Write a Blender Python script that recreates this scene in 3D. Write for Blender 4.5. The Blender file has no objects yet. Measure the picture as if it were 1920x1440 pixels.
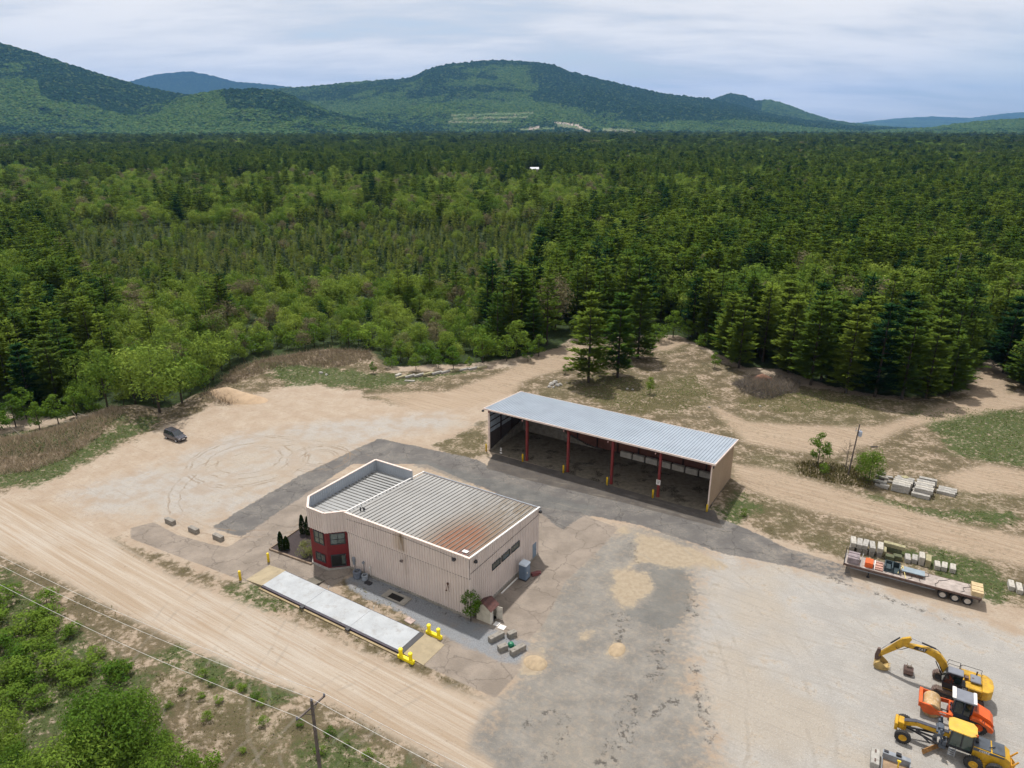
import bpy, math, random
import numpy as np
from mathutils import Vector, Matrix
R = math.radians
SC = bpy.context.scene
COL = SC.collection
# ---------------------------------------------------------------- camera, world, sun, exposure
CAM_H, FPX, HORIZON = 52.0, 1331.0, 235.0
PITCH = math.atan((720 - HORIZON) / FPX)
cam = bpy.data.cameras.new('camera')
cam.sensor_width = 36.0
cam.lens = 36.0 * FPX / 1920
cam.clip_start = 0.5
cam.clip_end = 90000
cam_ob = bpy.data.objects.new('camera', cam)
cam_ob.location = (0, 0, CAM_H)
cam_ob.rotation_euler = (math.pi / 2 - PITCH, 0, 0)
COL.objects.link(cam_ob)
SC.camera = cam_ob
SUN_DIR = Vector((-0.92, 2.87, 6.95)).normalized()      # towards the sun
SC.view_settings.view_transform = 'Standard'
SC.view_settings.look = 'None'
SC.view_settings.exposure = 0.22
SC.view_settings.gamma = 1.0
SC.cycles.max_bounces = 5
SC.cycles.diffuse_bounces = 3
SC.cycles.glossy_bounces = 2
SC.cycles.transmission_bounces = 3
SC.cycles.transparent_max_bounces = 6
SC.cycles.volume_bounces = 0
SC.cycles.caustics_reflective = False
SC.cycles.caustics_refractive = False
SC.cycles.use_adaptive_sampling = True
SC.cycles.adaptive_threshold = 0.02
SC.cycles.use_denoising = True
sun = bpy.data.lights.new('sun', 'SUN')
sun.energy = 4.1
sun.angle = R(2.0)
sun.color = (1.0, 0.955, 0.89)
sun_ob = bpy.data.objects.new('sun', sun)
sun_ob.rotation_euler = (-SUN_DIR).to_track_quat('-Z', 'Y').to_euler()
sun_ob.location = (0, 60, 120)
COL.objects.link(sun_ob)

def lin(c):
    c = c / 255.0
    return c / 12.92 if c <= 0.04045 else ((c + 0.055) / 1.055) ** 2.4
def S(r, g, b, k=0.57):
    """a surface's base colour from the sRGB value it shows in full daylight"""
    return (lin(r) * k, lin(g) * k * 1.02, lin(b) * k * 1.03, 1.0)

# ---------------------------------------------------------------- node helpers
class NT:
    def __init__(s, tree):
        s.t = tree
    def put(s, sock, v):
        if hasattr(v, 'links') or isinstance(v, bpy.types.NodeSocket):
            s.t.links.new(v, sock)
        elif v is not None:
            if isinstance(v, (tuple, list)) and len(v) == 4 and len(sock.default_value) == 3:
                v = v[:3]
            sock.default_value = v
    def math(s, op, a, b=None, c=None, clamp=False):
        n = s.t.nodes.new('ShaderNodeMath'); n.operation = op; n.use_clamp = clamp
        s.put(n.inputs[0], a)
        if b is not None: s.put(n.inputs[1], b)
        if c is not None: s.put(n.inputs[2], c)
        return n.outputs[0]
    def noise(s, vec, scale, detail=4.0, rough=0.55, dist=0.0):
        n = s.t.nodes.new('ShaderNodeTexNoise')
        s.put(n.inputs['Vector'], vec)
        n.inputs['Scale'].default_value = scale; n.inputs['Detail'].default_value = detail
        n.inputs['Roughness'].default_value = rough; n.inputs['Distortion'].default_value = dist
        return n.outputs[0]
    def voro(s, vec, scale, out='Distance'):
        n = s.t.nodes.new('ShaderNodeTexVoronoi')
        s.put(n.inputs['Vector'], vec); n.inputs['Scale'].default_value = scale
        return n.outputs[out]
    def mix(s, f, a, b, mode='MIX'):
        n = s.t.nodes.new('ShaderNodeMix'); n.data_type = 'RGBA'; n.blend_type = mode
        s.put(n.inputs[0], f); s.put(n.inputs[6], a); s.put(n.inputs[7], b)
        return n.outputs[2]
    def mapv(s, vec, rot=(0, 0, 0), scale=(1, 1, 1), loc=(0, 0, 0)):
        n = s.t.nodes.new('ShaderNodeMapping')
        s.put(n.inputs[0], vec)
        n.inputs[1].default_value = loc; n.inputs[2].default_value = rot; n.inputs[3].default_value = scale
        return n.outputs[0]
    def attr(s, name, out='Fac'):
        n = s.t.nodes.new('ShaderNodeAttribute'); n.attribute_name = name
        return n.outputs[out]
    def step(s, v, lo, hi):
        n = s.t.nodes.new('ShaderNodeMapRange'); n.interpolation_type = 'SMOOTHSTEP'; n.clamp = True
        s.put(n.inputs[0], v); n.inputs[1].default_value = lo; n.inputs[2].default_value = hi
        return n.outputs[0]
    def coord(s, which='Object'):
        return s.t.nodes.new('ShaderNodeTexCoord').outputs[which]
    def pos(s):
        return s.t.nodes.new('ShaderNodeNewGeometry').outputs['Position']
    def sep(s, v):
        n = s.t.nodes.new('ShaderNodeSeparateXYZ'); s.put(n.inputs[0], v); return n.outputs
    def bump(s, h, strength=0.3, dist=0.05):
        n = s.t.nodes.new('ShaderNodeBump'); s.put(n.inputs['Height'], h)
        n.inputs['Strength'].default_value = strength; n.inputs['Distance'].default_value = dist
        return n.outputs[0]

MATS = {}
def new_mat(name):
    m = bpy.data.materials.new(name); m.use_nodes = True
    nt = NT(m.node_tree)
    b = m.node_tree.nodes['Principled BSDF']
    return m, nt, b
def mat(name, col, rough=0.6, metal=0.0, var=0.25, scale=1.5, dirt=None, dirt_amt=0.35, bump=0.0, bscale=20.0, spec=0.4, coat=0.0, fine=0.0):
    """weathered solid surface: base colour with broad and fine mottling, patches of dirt and a little relief"""
    if name in MATS: return MATS[name]
    m, nt, b = new_mat(name)
    co = nt.coord()
    n1 = nt.noise(co, scale, 5, 0.6)
    dark = tuple(c * (1 - var) for c in col[:3]) + (1,)
    lite = tuple(min(c * (1 + var * 0.6), 1) for c in col[:3]) + (1,)
    c = nt.mix(nt.step(n1, 0.3, 0.7), dark, lite)
    if fine:
        n3 = nt.noise(co, scale * 14, 3, 0.7)
        c = nt.mix(nt.math('MULTIPLY', nt.step(n3, 0.45, 0.75), fine), c, tuple(x * 0.45 for x in col[:3]) + (1,))
    if dirt is not None:
        n2 = nt.noise(co, scale * 2.7, 6, 0.65)
        c = nt.mix(nt.math('MULTIPLY', nt.step(n2, 0.48, 0.72), dirt_amt), c, dirt)
    nt.put(b.inputs['Base Color'], c)
    nt.put(b.inputs['Roughness'], nt.math('ADD', nt.math('MULTIPLY', n1, 0.25), rough - 0.12))
    b.inputs['Metallic'].default_value = metal
    b.inputs['Specular IOR Level'].default_value = spec
    b.inputs['Coat Weight'].default_value = coat
    if bump:
        nt.put(b.inputs['Normal'], nt.bump(nt.noise(co, bscale, 4, 0.6), bump, 0.03))
    MATS[name] = m
    return m

# ---------------------------------------------------------------- world: thin bright overcast over a blue sky
w = bpy.data.worlds.new('World'); SC.world = w; w.use_nodes = True
wt = NT(w.node_tree)
sky = w.node_tree.nodes.new('ShaderNodeTexSky')
sky.sky_type = 'NISHITA'; sky.sun_disc = False
sky.sun_elevation = math.asin(SUN_DIR.z); sky.sun_rotation = math.atan2(SUN_DIR.x, SUN_DIR.y)
sky.air_density = 1.0; sky.dust_density = 0.6
bg = w.node_tree.nodes['Background']
bg.inputs[1].default_value = 0.10
gen = wt.coord('Generated')
sx, sy, sz = wt.sep(gen)
den = wt.math('ADD', wt.math('MAXIMUM', sz, 0.0), 0.16)
cmb = w.node_tree.nodes.new('ShaderNodeCombineXYZ')
wt.put(cmb.inputs[0], wt.math('DIVIDE', sx, den)); wt.put(cmb.inputs[1], wt.math('DIVIDE', sy, den))
cl = wt.mapv(cmb.outputs[0], rot=(0, 0, 0.35), scale=(0.55, 1.25, 1), loc=(3.1, 1.7, 0))
n1 = wt.noise(cl, 1.1, 7, 0.55, 0.35)
n2 = wt.noise(cl, 3.4, 6, 0.6, 0.2)
nn = wt.math('ADD', wt.math('MULTIPLY', n1, 0.7), wt.math('MULTIPLY', n2, 0.3))
cover = wt.step(nn, 0.16, 0.50)
gap = wt.step(wt.math('SUBTRACT', sx, wt.math('MULTIPLY', sz, 1.6)), 0.30, 0.56)   # thinner cloud low on the right
cover = wt.math('MULTIPLY', cover, wt.math('SUBTRACT', 1.0, wt.math('MULTIPLY', gap, 0.62)))
cover = wt.math('ADD', wt.math('MULTIPLY', cover, 0.88), 0.08)
ccol = wt.mix(wt.step(nn, 0.38, 0.60), (6.6, 6.7, 6.9, 1), (9.0, 8.7, 8.4, 1))
wt.put(bg.inputs[0], wt.mix(cover, sky.outputs[0], ccol))

# ---------------------------------------------------------------- placement
def at(u, v, z=0.0):
    """ground point (or point at height z) that the 1920 px wide photo shows at (u, v)"""
    x = (u - 960) / FPX; y = (v - 720) / FPX
    dy = math.cos(PITCH) - y * math.sin(PITCH); dz = -math.sin(PITCH) - y * math.cos(PITCH)
    s = (CAM_H - z) / (-dz)
    return Vector((x * s, dy * s, z))
def atY(u, v, Y):
    x = (u - 960) / FPX; y = (v - 720) / FPX
    dy = math.cos(PITCH) - y * math.sin(PITCH); dz = -math.sin(PITCH) - y * math.cos(PITCH)
    s = Y / dy
    return Vector((x * s, Y, CAM_H + dz * s))
def px(x, y, z=0.0):
    X, Y, Z = x, y, z - CAM_H
    zc = Y * math.cos(PITCH) - Z * math.sin(PITCH)
    yc = -(Y * math.sin(PITCH) + Z * math.cos(PITCH))
    return 960 + FPX * X / zc, 720 + FPX * yc / zc
HAZE = 3.2e-5
TH = R(-32)
E1 = Vector((math.cos(TH), math.sin(TH), 0)); E2 = Vector((-math.sin(TH), math.cos(TH), 0))

# ---------------------------------------------------------------- mesh builder
class MB:
    def __init__(s): s.v = []; s.f = []
    def add(s, vs, fs):
        o = len(s.v); s.v += [tuple(p) for p in vs]; s.f += [tuple(i + o for i in f) for f in fs]; return s
    def bx(s, x0, x1, y0, y1, z0, z1):
        return s.add([(x0, y0, z0), (x1, y0, z0), (x1, y1, z0), (x0, y1, z0), (x0, y0, z1), (x1, y0, z1), (x1, y1, z1), (x0, y1, z1)],
                     [(0, 3, 2, 1), (4, 5, 6, 7), (0, 1, 5, 4), (1, 2, 6, 5), (2, 3, 7, 6), (3, 0, 4, 7)])
    def box(s, c, d, M=None):
        hx, hy, hz = d[0] / 2, d[1] / 2, d[2] / 2
        m = MB().bx(-hx, hx, -hy, hy, -hz, hz)
        M = M or Matrix(); c = Vector(c)
        return s.add([M.to_3x3() @ Vector(p) + c for p in m.v], m.f)
    def cham(s, x0, x1, y0, y1, z0, z1, b):
        """box with its top and vertical edges chamfered"""
        def ring(z, i): 
            a, c, d, e = x0 + i, x1 - i, y0 + i, y1 - i
            k = b
            return [(a + k, d, z), (c - k, d, z), (c, d + k, z), (c, e - k, z), (c - k, e, z), (a + k, e, z), (a, e - k, z), (a, d + k, z)]
        vs = ring(z0, 0) + ring(z1 - b, 0) + ring(z1, b * 0.8)
        fs = [tuple(range(7, -1, -1)), tuple(range(16, 24))]
        for r in (0, 8):
            for i in range(8): fs.append((r + i, r + (i + 1) % 8, r + 8 + (i + 1) % 8, r + 8 + i))
        return s.add(vs, fs)
    def prism(s, pts, z0, z1):
        n = len(pts)
        a = sum(pts[i][0] * pts[(i + 1) % n][1] - pts[(i + 1) % n][0] * pts[i][1] for i in range(n))
        if a < 0: pts = pts[::-1]
        vs = [(p[0], p[1], z0) for p in pts] + [(p[0], p[1], z1) for p in pts]
        return s.add(vs, [tuple(range(n - 1, -1, -1)), tuple(range(n, 2 * n))] + [(i, (i + 1) % n, n + (i + 1) % n, n + i) for i in range(n)])
    def ext(s, pts, y0, y1, inset=None):
        """side profile of (x, z) points extruded across y"""
        n = len(pts)
        a = sum(pts[i][0] * pts[(i + 1) % n][1] - pts[(i + 1) % n][0] * pts[i][1] for i in range(n))
        if a < 0: pts = pts[::-1]
        vs = [(p[0], y0, p[1]) for p in pts] + [(p[0], y1, p[1]) for p in pts]
        return s.add(vs, [tuple(range(n)), tuple(range(2 * n - 1, n - 1, -1))] + [(i, n + i, n + (i + 1) % n, (i + 1) % n) for i in range(n)])
    def cyl(s, p0, p1, r0, r1=None, n=10, cap=True):
        p0 = Vector(p0); p1 = Vector(p1); r1 = r0 if r1 is None else r1
        d = (p1 - p0).normalized()
        a = d.orthogonal().normalized(); b = d.cross(a)
        vs = []
        for p, r in ((p0, r0), (p1, r1)):
            for i in range(n):
                t = 2 * math.pi * i / n
                vs.append(p + (a * math.cos(t) + b * math.sin(t)) * r)
        fs = [(i, (i + 1) % n, n + (i + 1) % n, n + i) for i in range(n)]
        if cap: fs += [tuple(range(n - 1, -1, -1)), tuple(range(n, 2 * n))]
        return s.add(vs, fs)
    def tube(s, pts, r, n=6):
        for a, b in zip(pts[:-1], pts[1:]):
            s.cyl(a, b, r, r, n)
        return s
    def bar(s, p0, p1, w, h):
        p0 = Vector(p0); p1 = Vector(p1); d = (p1 - p0); L = d.length; d.normalize()
        up = Vector((0, 0, 1)) if abs(d.z) < 0.95 else Vector((1, 0, 0))
        y = up.cross(d).normalized(); z = d.cross(y)
        M = Matrix((d, y, z)).transposed()
        return s.box((p0 + p1) / 2, (L, w, h), M)
    def lathe(s, prof, c=(0, 0, 0), axis='y', n=20):
        """profile of (radius, along-axis) pairs turned about an axis through c"""
        vs = []; fs = []
        for i in range(n):
            t = 2 * math.pi * i / n; ct, st = math.cos(t), math.sin(t)
            for r, a in prof:
                p = {'y': (r * ct, a, r * st), 'z': (r * ct, r * st, a), 'x': (a, r * ct, r * st)}[axis]
                vs.append((p[0] + c[0], p[1] + c[1], p[2] + c[2]))
        m = len(prof)
        for i in range(n):
            for j in range(m - 1):
                a = i * m + j; b = ((i + 1) % n) * m + j
                fs.append((a, a + 1, b + 1, b))
        return s.add(vs, fs)
    def build(s, name, material, parent=None, smooth=False, bevel=0.0):
        me = bpy.data.meshes.new(name)
        me.from_pydata([tuple(p) for p in s.v], [], s.f)
        me.materials.append(material)
        if smooth: me.shade_smooth()
        o = bpy.data.objects.new(name, me)
        COL.objects.link(o)
        if parent: o.parent = parent
        if bevel:
            md = o.modifiers.new('edges', 'BEVEL'); md.width = bevel; md.segments = 2; md.limit_method = 'ANGLE'
        return o
def fixn(o):
    import bmesh
    bm = bmesh.new(); bm.from_mesh(o.data)
    bmesh.ops.remove_doubles(bm, verts=bm.verts, dist=1e-5)
    bmesh.ops.recalc_face_normals(bm, faces=bm.faces)
    bm.to_mesh(o.data); bm.free(); return o
def big_mesh(name, V, F, material, attrs=None, parent=None, nside=4):
    me = bpy.data.meshes.new(name)
    me.vertices.add(len(V)); me.vertices.foreach_set('co', np.ascontiguousarray(V, dtype=np.float32).ravel())
    me.loops.add(F.size); me.loops.foreach_set('vertex_index', F.ravel().astype(np.int32))
    me.polygons.add(len(F))
    me.polygons.foreach_set('loop_start', np.arange(0, F.size, nside, dtype=np.int32))
    me.update(calc_edges=True); me.validate()
    for k, a in (attrs or {}).items():
        at_ = me.attributes.new(k, 'FLOAT', 'POINT'); at_.data.foreach_set('value', a.astype(np.float32))
    me.materials.append(material)
    o = bpy.data.objects.new(name, me); COL.objects.link(o)
    if parent: o.parent = parent
    return o
def tag(o, label=None, cat=None, group=None, kind=None):
    if label: o['label'] = label
    if cat: o['category'] = cat
    if group: o['group'] = group
    if kind: o['kind'] = kind
    elif cat: o['kind'] = 'thing'
    return o
def thing(name, label, cat, loc=(0, 0, 0), rz=0.0, group=None):
    o = bpy.data.objects.new(name, None); COL.objects.link(o)
    o.empty_display_size = 0.3
    o.location = loc; o.rotation_euler = (0, 0, rz)
    return tag(o, label, cat, group)
def dup(o, loc=None, rz=None, label=None, scale=None):
    def cp(x, par):
        c = x.copy(); COL.objects.link(c)
        if par is not None: c.parent = par
        for ch in x.children: cp(ch, c)
        return c
    c = cp(o, None)
    if loc is not None: c.location = loc
    if rz is not None: c.rotation_euler = (0, 0, rz)
    if label: c['label'] = label
    if scale is not None: c.scale = (scale,) * 3 if isinstance(scale, (int, float)) else scale
    return c

# ---------------------------------------------------------------- numpy noise
def vnoise(x, y, seed=0):
    xi = np.floor(x).astype(np.int64); yi = np.floor(y).astype(np.int64)
    xf = x - xi; yf = y - yi
    def h(a, b):
        n = (a * 374761393 + b * 668265263 + seed * 1442695041) & 0xffffffff
        n = ((n ^ (n >> 13)) * 1274126177) & 0xffffffff
        return ((n ^ (n >> 16)) & 0xffff) / 65535.0
    u = xf * xf * (3 - 2 * xf); v = yf * yf * (3 - 2 * yf)
    return (h(xi, yi) * (1 - u) + h(xi + 1, yi) * u) * (1 - v) + (h(xi, yi + 1) * (1 - u) + h(xi + 1, yi + 1) * u) * v
def fbm(x, y, scale, octs=4, seed=0, gain=0.5):
    x = np.asarray(x, float) * scale; y = np.asarray(y, float) * scale
    s = 0; a = 1; t = 0
    for o in range(octs):
        s = s + a * vnoise(x * 2 ** o + 17.3 * o, y * 2 ** o - 9.1 * o, seed + o); t += a; a *= gain
    return s / t
def sdf(x, y, poly):
    """signed distance to a ground polygon, negative inside"""
    P = np.array([(p[0], p[1]) for p in poly]); n = len(P)
    best = np.full(x.shape, 1e18); inside = np.zeros(x.shape, bool)
    for i in range(n):
        a = P[i]; b = P[(i + 1) % n]
        ex, ey = b - a; L = ex * ex + ey * ey + 1e-12
        t = np.clip(((x - a[0]) * ex + (y - a[1]) * ey) / L, 0, 1)
        best = np.minimum(best, (x - a[0] - t * ex) ** 2 + (y - a[1] - t * ey) ** 2)
        c = ((a[1] > y) != (b[1] > y)) & (x < (b[0] - a[0]) * (y - a[1]) / ((b[1] - a[1]) if b[1] != a[1] else 1e-12) + a[0])
        inside ^= c
    d = np.sqrt(best)
    return np.where(inside, -d, d)
def lsdf(x, y, line, w):
    """distance to a ground polyline of half-width w"""
    best = np.full(x.shape, 1e18)
    for a, b in zip(line[:-1], line[1:]):
        ex, ey = b[0] - a[0], b[1] - a[1]; L = ex * ex + ey * ey + 1e-12
        t = np.clip(((x - a[0]) * ex + (y - a[1]) * ey) / L, 0, 1)
        best = np.minimum(best, (x - a[0] - t * ex) ** 2 + (y - a[1] - t * ey) ** 2)
    return np.sqrt(best) - w
def G(*pts): return [at(u, v) for u, v in pts]
# ---------------------------------------------------------------- ground: polygons traced on the ground plane
CLEAR = G((-500, 1000), (-150, 800), (0, 775), (100, 785), (200, 768), (300, 772), (380, 742), (430, 705), (520, 668), (620, 658), (690, 662), (720, 688),
          (880, 682), (960, 672), (1040, 655), (1075, 632), (1270, 628), (1330, 655), (1400, 690), (1460, 692), (1560, 725), (1650, 742), (1740, 748),
          (1815, 730), (1835, 690), (1860, 672), (1900, 715), (2100, 790), (2700, 900), (2700, 2400), (-1500, 2400))
LY = {}
LY['sand'] = [CLEAR]
LY['scrub'] = [G((1040, 655), (1075, 640), (1270, 632), (1400, 700), (1650, 752), (1815, 735), (1840, 690), (1900, 715), (2100, 790), (2700, 900), (2700, 1400), (1920, 1145), (1800, 1090),
                 (1590, 1050), (1480, 1015), (1400, 985), (1350, 960), (1330, 890), (1130, 800), (980, 740), (930, 735), (840, 735), (760, 760), (680, 745), (700, 700), (960, 690)),
               G((210, 1012), (330, 1058), (500, 1118), (640, 1170), (750, 1225), (880, 1290), (900, 1306), (830, 1280), (640, 1196), (480, 1130), (330, 1082), (232, 1036)),
               G((-300, 930), (0, 1035), (200, 1130), (350, 1210), (480, 1270), (640, 1330), (760, 1390), (860, 1440), (1200, 1700), (1200, 2400), (-1500, 2400), (-1500, 930)),
               G((-300, 850), (0, 830), (230, 770), (300, 775), (380, 745), (430, 705), (520, 668), (690, 662), (740, 700), (690, 735), (560, 715), (500, 735), (400, 760), (300, 800), (200, 850), (100, 895), (0, 925), (-300, 930)),
               G((820, 835), (905, 790), (915, 850), (880, 862), (835, 850)), G((620, 1150), (640, 1085), (700, 1110), (790, 1170), (800, 1190), (700, 1140))]
LY['grass'] = [G((1700, 775), (1800, 765), (1920, 770), (2300, 780), (2300, 930), (1960, 880), (1850, 865), (1790, 850), (1760, 810)),
               G((-300, 880), (0, 890), (110, 862), (200, 818), (280, 785), (300, 792), (210, 838), (110, 895), (60, 912), (-300, 920)),
               G((-300, 850), (-300, 800), (0, 815), (160, 785), (240, 795), (120, 850), (0, 870)),
               G((500, 690), (600, 690), (700, 700), (800, 704), (900, 695), (700, 730), (600, 720), (540, 722), (510, 705)),
               G((-1500, 1060), (0, 1070), (100, 1150), (180, 1220), (260, 1260), (300, 1330), (290, 1440), (200, 1600), (-1500, 2400)),
               G((280, 1240), (340, 1215), (480, 1290), (560, 1320), (520, 1330), (420, 1290), (330, 1270)),
               G((560, 1420), (640, 1380), (760, 1440), (900, 1600), (600, 1800), (520, 1600)),
               G((1690, 1035), (1760, 1025), (1860, 1065), (1900, 1110), (1880, 1130), (1780, 1090)),
               G((420, 1105), (480, 1100), (560, 1135), (520, 1150), (450, 1125)),
               G((1350, 965), (1395, 925), (1420, 950), (1380, 985)), G((1620, 925), (1640, 930), (1750, 960), (1900, 960), (1900, 985), (1760, 975), (1620, 935))]
LY['olive'] = [
               G((1380, 760), (1450, 725), (1560, 735), (1700, 755), (1600, 770), (1480, 775)),
               G((1060, 720), (1130, 700), (1240, 720), (1300, 700), (1340, 745), (1270, 775), (1180, 775), (1100, 745))]
LY['tracks'] = [G((1375, 872), (1450, 880), (1500, 895), (1600, 925), (1700, 955), (1800, 985), (1920, 1008), (2400, 1130), (2400, 1220), (1920, 1062), (1800, 1035), (1700, 1008), (1600, 975), (1500, 950), (1440, 932), (1385, 912)),
                G((840, 735), (940, 700), (1035, 655), (1090, 645), (1110, 660), (1060, 690), (980, 715), (960, 738), (880, 765), (780, 770), (700, 740), (760, 735)),
                G((1330, 760), (1400, 790), (1520, 800), (1650, 800), (1800, 752), (1960, 728), (1960, 755), (1840, 775), (1700, 800), (1640, 830), (1560, 850), (1480, 845), (1400, 830)),
                G((1820, 740), (1850, 690), (1880, 705), (1900, 760), (1830, 765)), G((1230, 630), (1290, 640), (1260, 655), (1210, 660)),
                G((1760, 895), (1850, 870), (1940, 890), (1940, 930), (1860, 925), (1800, 920)), G((410, 738), (470, 738), (500, 752), (460, 765), (400, 752))]
LY['lot'] = [G((130, 925), (300, 870), (440, 815), (620, 790), (830, 775), (880, 800), (720, 818), (640, 850), (400, 985), (300, 970), (180, 960))]
LY['pale'] = [G((1215, 1010), (1330, 1040), (1450, 1055), (1600, 1095), (1830, 1165), (2300, 1310), (2300, 2000), (1400, 2000), (1345, 1440), (1300, 1270), (1290, 1190), (1310, 1120), (1300, 1060), (1215, 1060))]
LY['road'] = [G((-600, 880), (0, 938), (110, 950), (215, 1018), (330, 1088), (480, 1145), (640, 1215), (760, 1262), (880, 1308), (930, 1318), (900, 1330), (880, 1400), (1000, 1500), (1300, 1900), (1150, 1900), (860, 1440),
                (760, 1390), (640, 1330), (480, 1270), (350, 1210), (200, 1130), (100, 1075), (0, 1035), (-600, 860))]
LY['crush'] = [G((1040, 1085), (1075, 1050), (1120, 1010), (1165, 995), (1200, 988), (1320, 1010), (1310, 1060), (1300, 1150), (1285, 1200), (1300, 1280), (1345, 1440), (1400, 1900), (1050, 1900), (830, 1410), (845, 1370), (930, 1310), (985, 1245), (1000, 1200), (960, 1190), (945, 1160))]
LY['pave'] = [G((245, 990), (288, 979), (335, 1004), (400, 1021), (428, 1026), (455, 1008), (560, 930), (600, 905), (700, 880), (1000, 960), (1095, 966), (1060, 1010), (1000, 1120), (930, 1190), (880, 1165),
                (655, 1075), (618, 1105), (500, 1062), (462, 1092), (400, 1068), (245, 1010)),
              G((1005, 960), (1095, 966), (1160, 990), (1120, 1035), (1060, 1090), (1020, 1170), (975, 1215), (880, 1170), (1000, 1080)),
              G((832, 1192), (862, 1192), (985, 1245), (930, 1310), (795, 1247))]
LY['asphalt'] = [G((397, 988), (560, 893), (710, 822), (780, 836), (895, 862), (912, 872), (960, 885), (1150, 930), (1330, 970), (1400, 990), (1480, 1030), (1590, 1060), (1600, 1092), (1480, 1062), (1350, 1036), (1200, 985),
                   (1095, 965), (1055, 995), (1010, 960), (800, 870), (660, 870), (560, 935), (452, 1008))]
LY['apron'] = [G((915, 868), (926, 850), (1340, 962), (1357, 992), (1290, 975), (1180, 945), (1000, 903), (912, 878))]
LY['floor'] = [G((916, 846), (960, 760), (1372, 895), (1328, 962))]
LY['stone'] = [G((650, 1082), (690, 1076), (720, 1088), (883, 1163), (990, 1208), (975, 1245), (940, 1240), (800, 1180), (740, 1142), (690, 1125), (655, 1100))]
LY['darkpatch'] = [G((1190, 1095), (1215, 1068), (1260, 1055), (1300, 1082), (1300, 1120), (1280, 1170), (1240, 1185), (1195, 1165), (1170, 1145), (1215, 1130), (1225, 1100)),
                   G((750, 860), (800, 865), (1000, 920), (1120, 950), (1100, 962), (1010, 950), (800, 880))]
LY['spoil'] = [G((1146, 1075), (1180, 1064), (1212, 1072), (1226, 1105), (1200, 1130), (1165, 1140), (1145, 1115)), G((1195, 1000), (1230, 1005), (1320, 1035), (1360, 1062), (1260, 1062), (1188, 1055)),
               G((1143, 1215), (1158, 1200), (1175, 1220), (1165, 1236), (1148, 1230)), G((983, 1232), (1015, 1222), (1028, 1245), (1012, 1262), (982, 1258)), G((1158, 992), (1175, 988), (1178, 998), (1162, 1000)),
               G((1090, 1190), (1110, 1185), (1105, 1200), (1085, 1205))]
LINES = {'tar': [(G((1245, 1200), (1232, 1225), (1236, 1245), (1222, 1278)), 0.7), (G((1190, 1312), (1180, 1345), (1165, 1370), (1172, 1385), (1150, 1400), (1135, 1425)), 0.8), (G((1262, 1315), (1240, 1330), (1220, 1340)), 0.35),
                 (G((990, 1355), (1045, 1335), (1060, 1360), (1050, 1395), (1025, 1430)), 0.5), (G((1150, 1150), (1175, 1165), (1165, 1185), (1160, 1205)), 0.6), (G((1290, 1110), (1300, 1125), (1298, 1150)), 0.7),
                 (G((1185, 1020), (1188, 1045), (1200, 1058)), 0.35), (G((1300, 1250), (1320, 1330), (1345, 1400)), 0.6), (G((1560, 1085), (1650, 1118), (1730, 1145), (1800, 1170)), 0.25),
                 (G((680, 1075), (790, 1130), (880, 1165)), 0.35)]}

def grow(a, b, step, far, k=1.16):
    mid = list(np.arange(a, b + step * .5, step)); lo = []; hi = []; s = step; x = a
    while x > -far: s *= k; x -= s; lo.append(x)
    s = step; x = b
    while x < far: s *= k; x += s; hi.append(x)
    return np.array(lo[::-1] + mid + hi)
gx = grow(-115.0, 135.0, 0.55, 60000); gy = grow(26.0, 196.0, 0.55, 60000)
X, Y = np.meshgrid(gx, gy)
near = (X > -240) & (X < 260) & (Y > -40) & (Y < 330)
def berm_h(x, y):
    """earth banks round the edge of the clearing, plus gentle unevenness off the yard"""
    z = np.zeros_like(x)
    for pts, wd, ht in (((( -60, 862), (60, 845), (170, 812), (235, 782)), 4.5, 2.1), (((500, 690), (600, 672), (690, 672)), 5.0, 1.2), (((385, 748), (425, 742)), 3.0, 1.3),
                        (((1350, 955), (1385, 905)), 2.5, .5), (((1395, 735), (1450, 735)), 3.5, 1.0), (((1220, 752), (1250, 745)), 4.0, 1.3), (((300, 1300), (520, 1385)), 6, .9)):
        d = lsdf(x, y, G(*pts), 0.0)
        z += ht * np.exp(-(d / wd) ** 2)
    return z
def ground_z(x, y):
    x = np.asarray(x, float); y = np.asarray(y, float)
    yard = np.minimum(sdf(x, y, YARD), 60)
    k = np.clip(yard / 6, 0, 1)
    return berm_h(x, y) + k * (fbm(x, y, 0.16, 3, 5) - 0.5) * 0.5
YARD = G((-600, 880), (0, 925), (100, 900), (300, 800), (620, 750), (840, 735), (925, 735), (985, 725), (1390, 810), (1400, 900), (1350, 975), (1600, 1040), (1800, 1090), (1930, 1150), (2300, 1280), (2300, 2000), (1200, 1900),
         (860, 1440), (640, 1330), (480, 1270), (200, 1130), (0, 1035), (-600, 900))
Z = np.zeros_like(X)
xn, yn = X[near], Y[near]
Z[near] = ground_z(xn, yn)
ATT = {}
for k, polys in LY.items():
    a = np.full(X.shape, 40.0); d = np.full(xn.shape, 40.0)
    for p in polys: d = np.minimum(d, sdf(xn, yn, p))
    a[near] = d; ATT['d_' + k] = a
for k, ls in LINES.items():
    a = np.full(X.shape, 40.0); d = np.full(xn.shape, 40.0)
    for p, wd in ls: d = np.minimum(d, lsdf(xn, yn, p, wd))
    a[near] = d; ATT['d_' + k] = a

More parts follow.
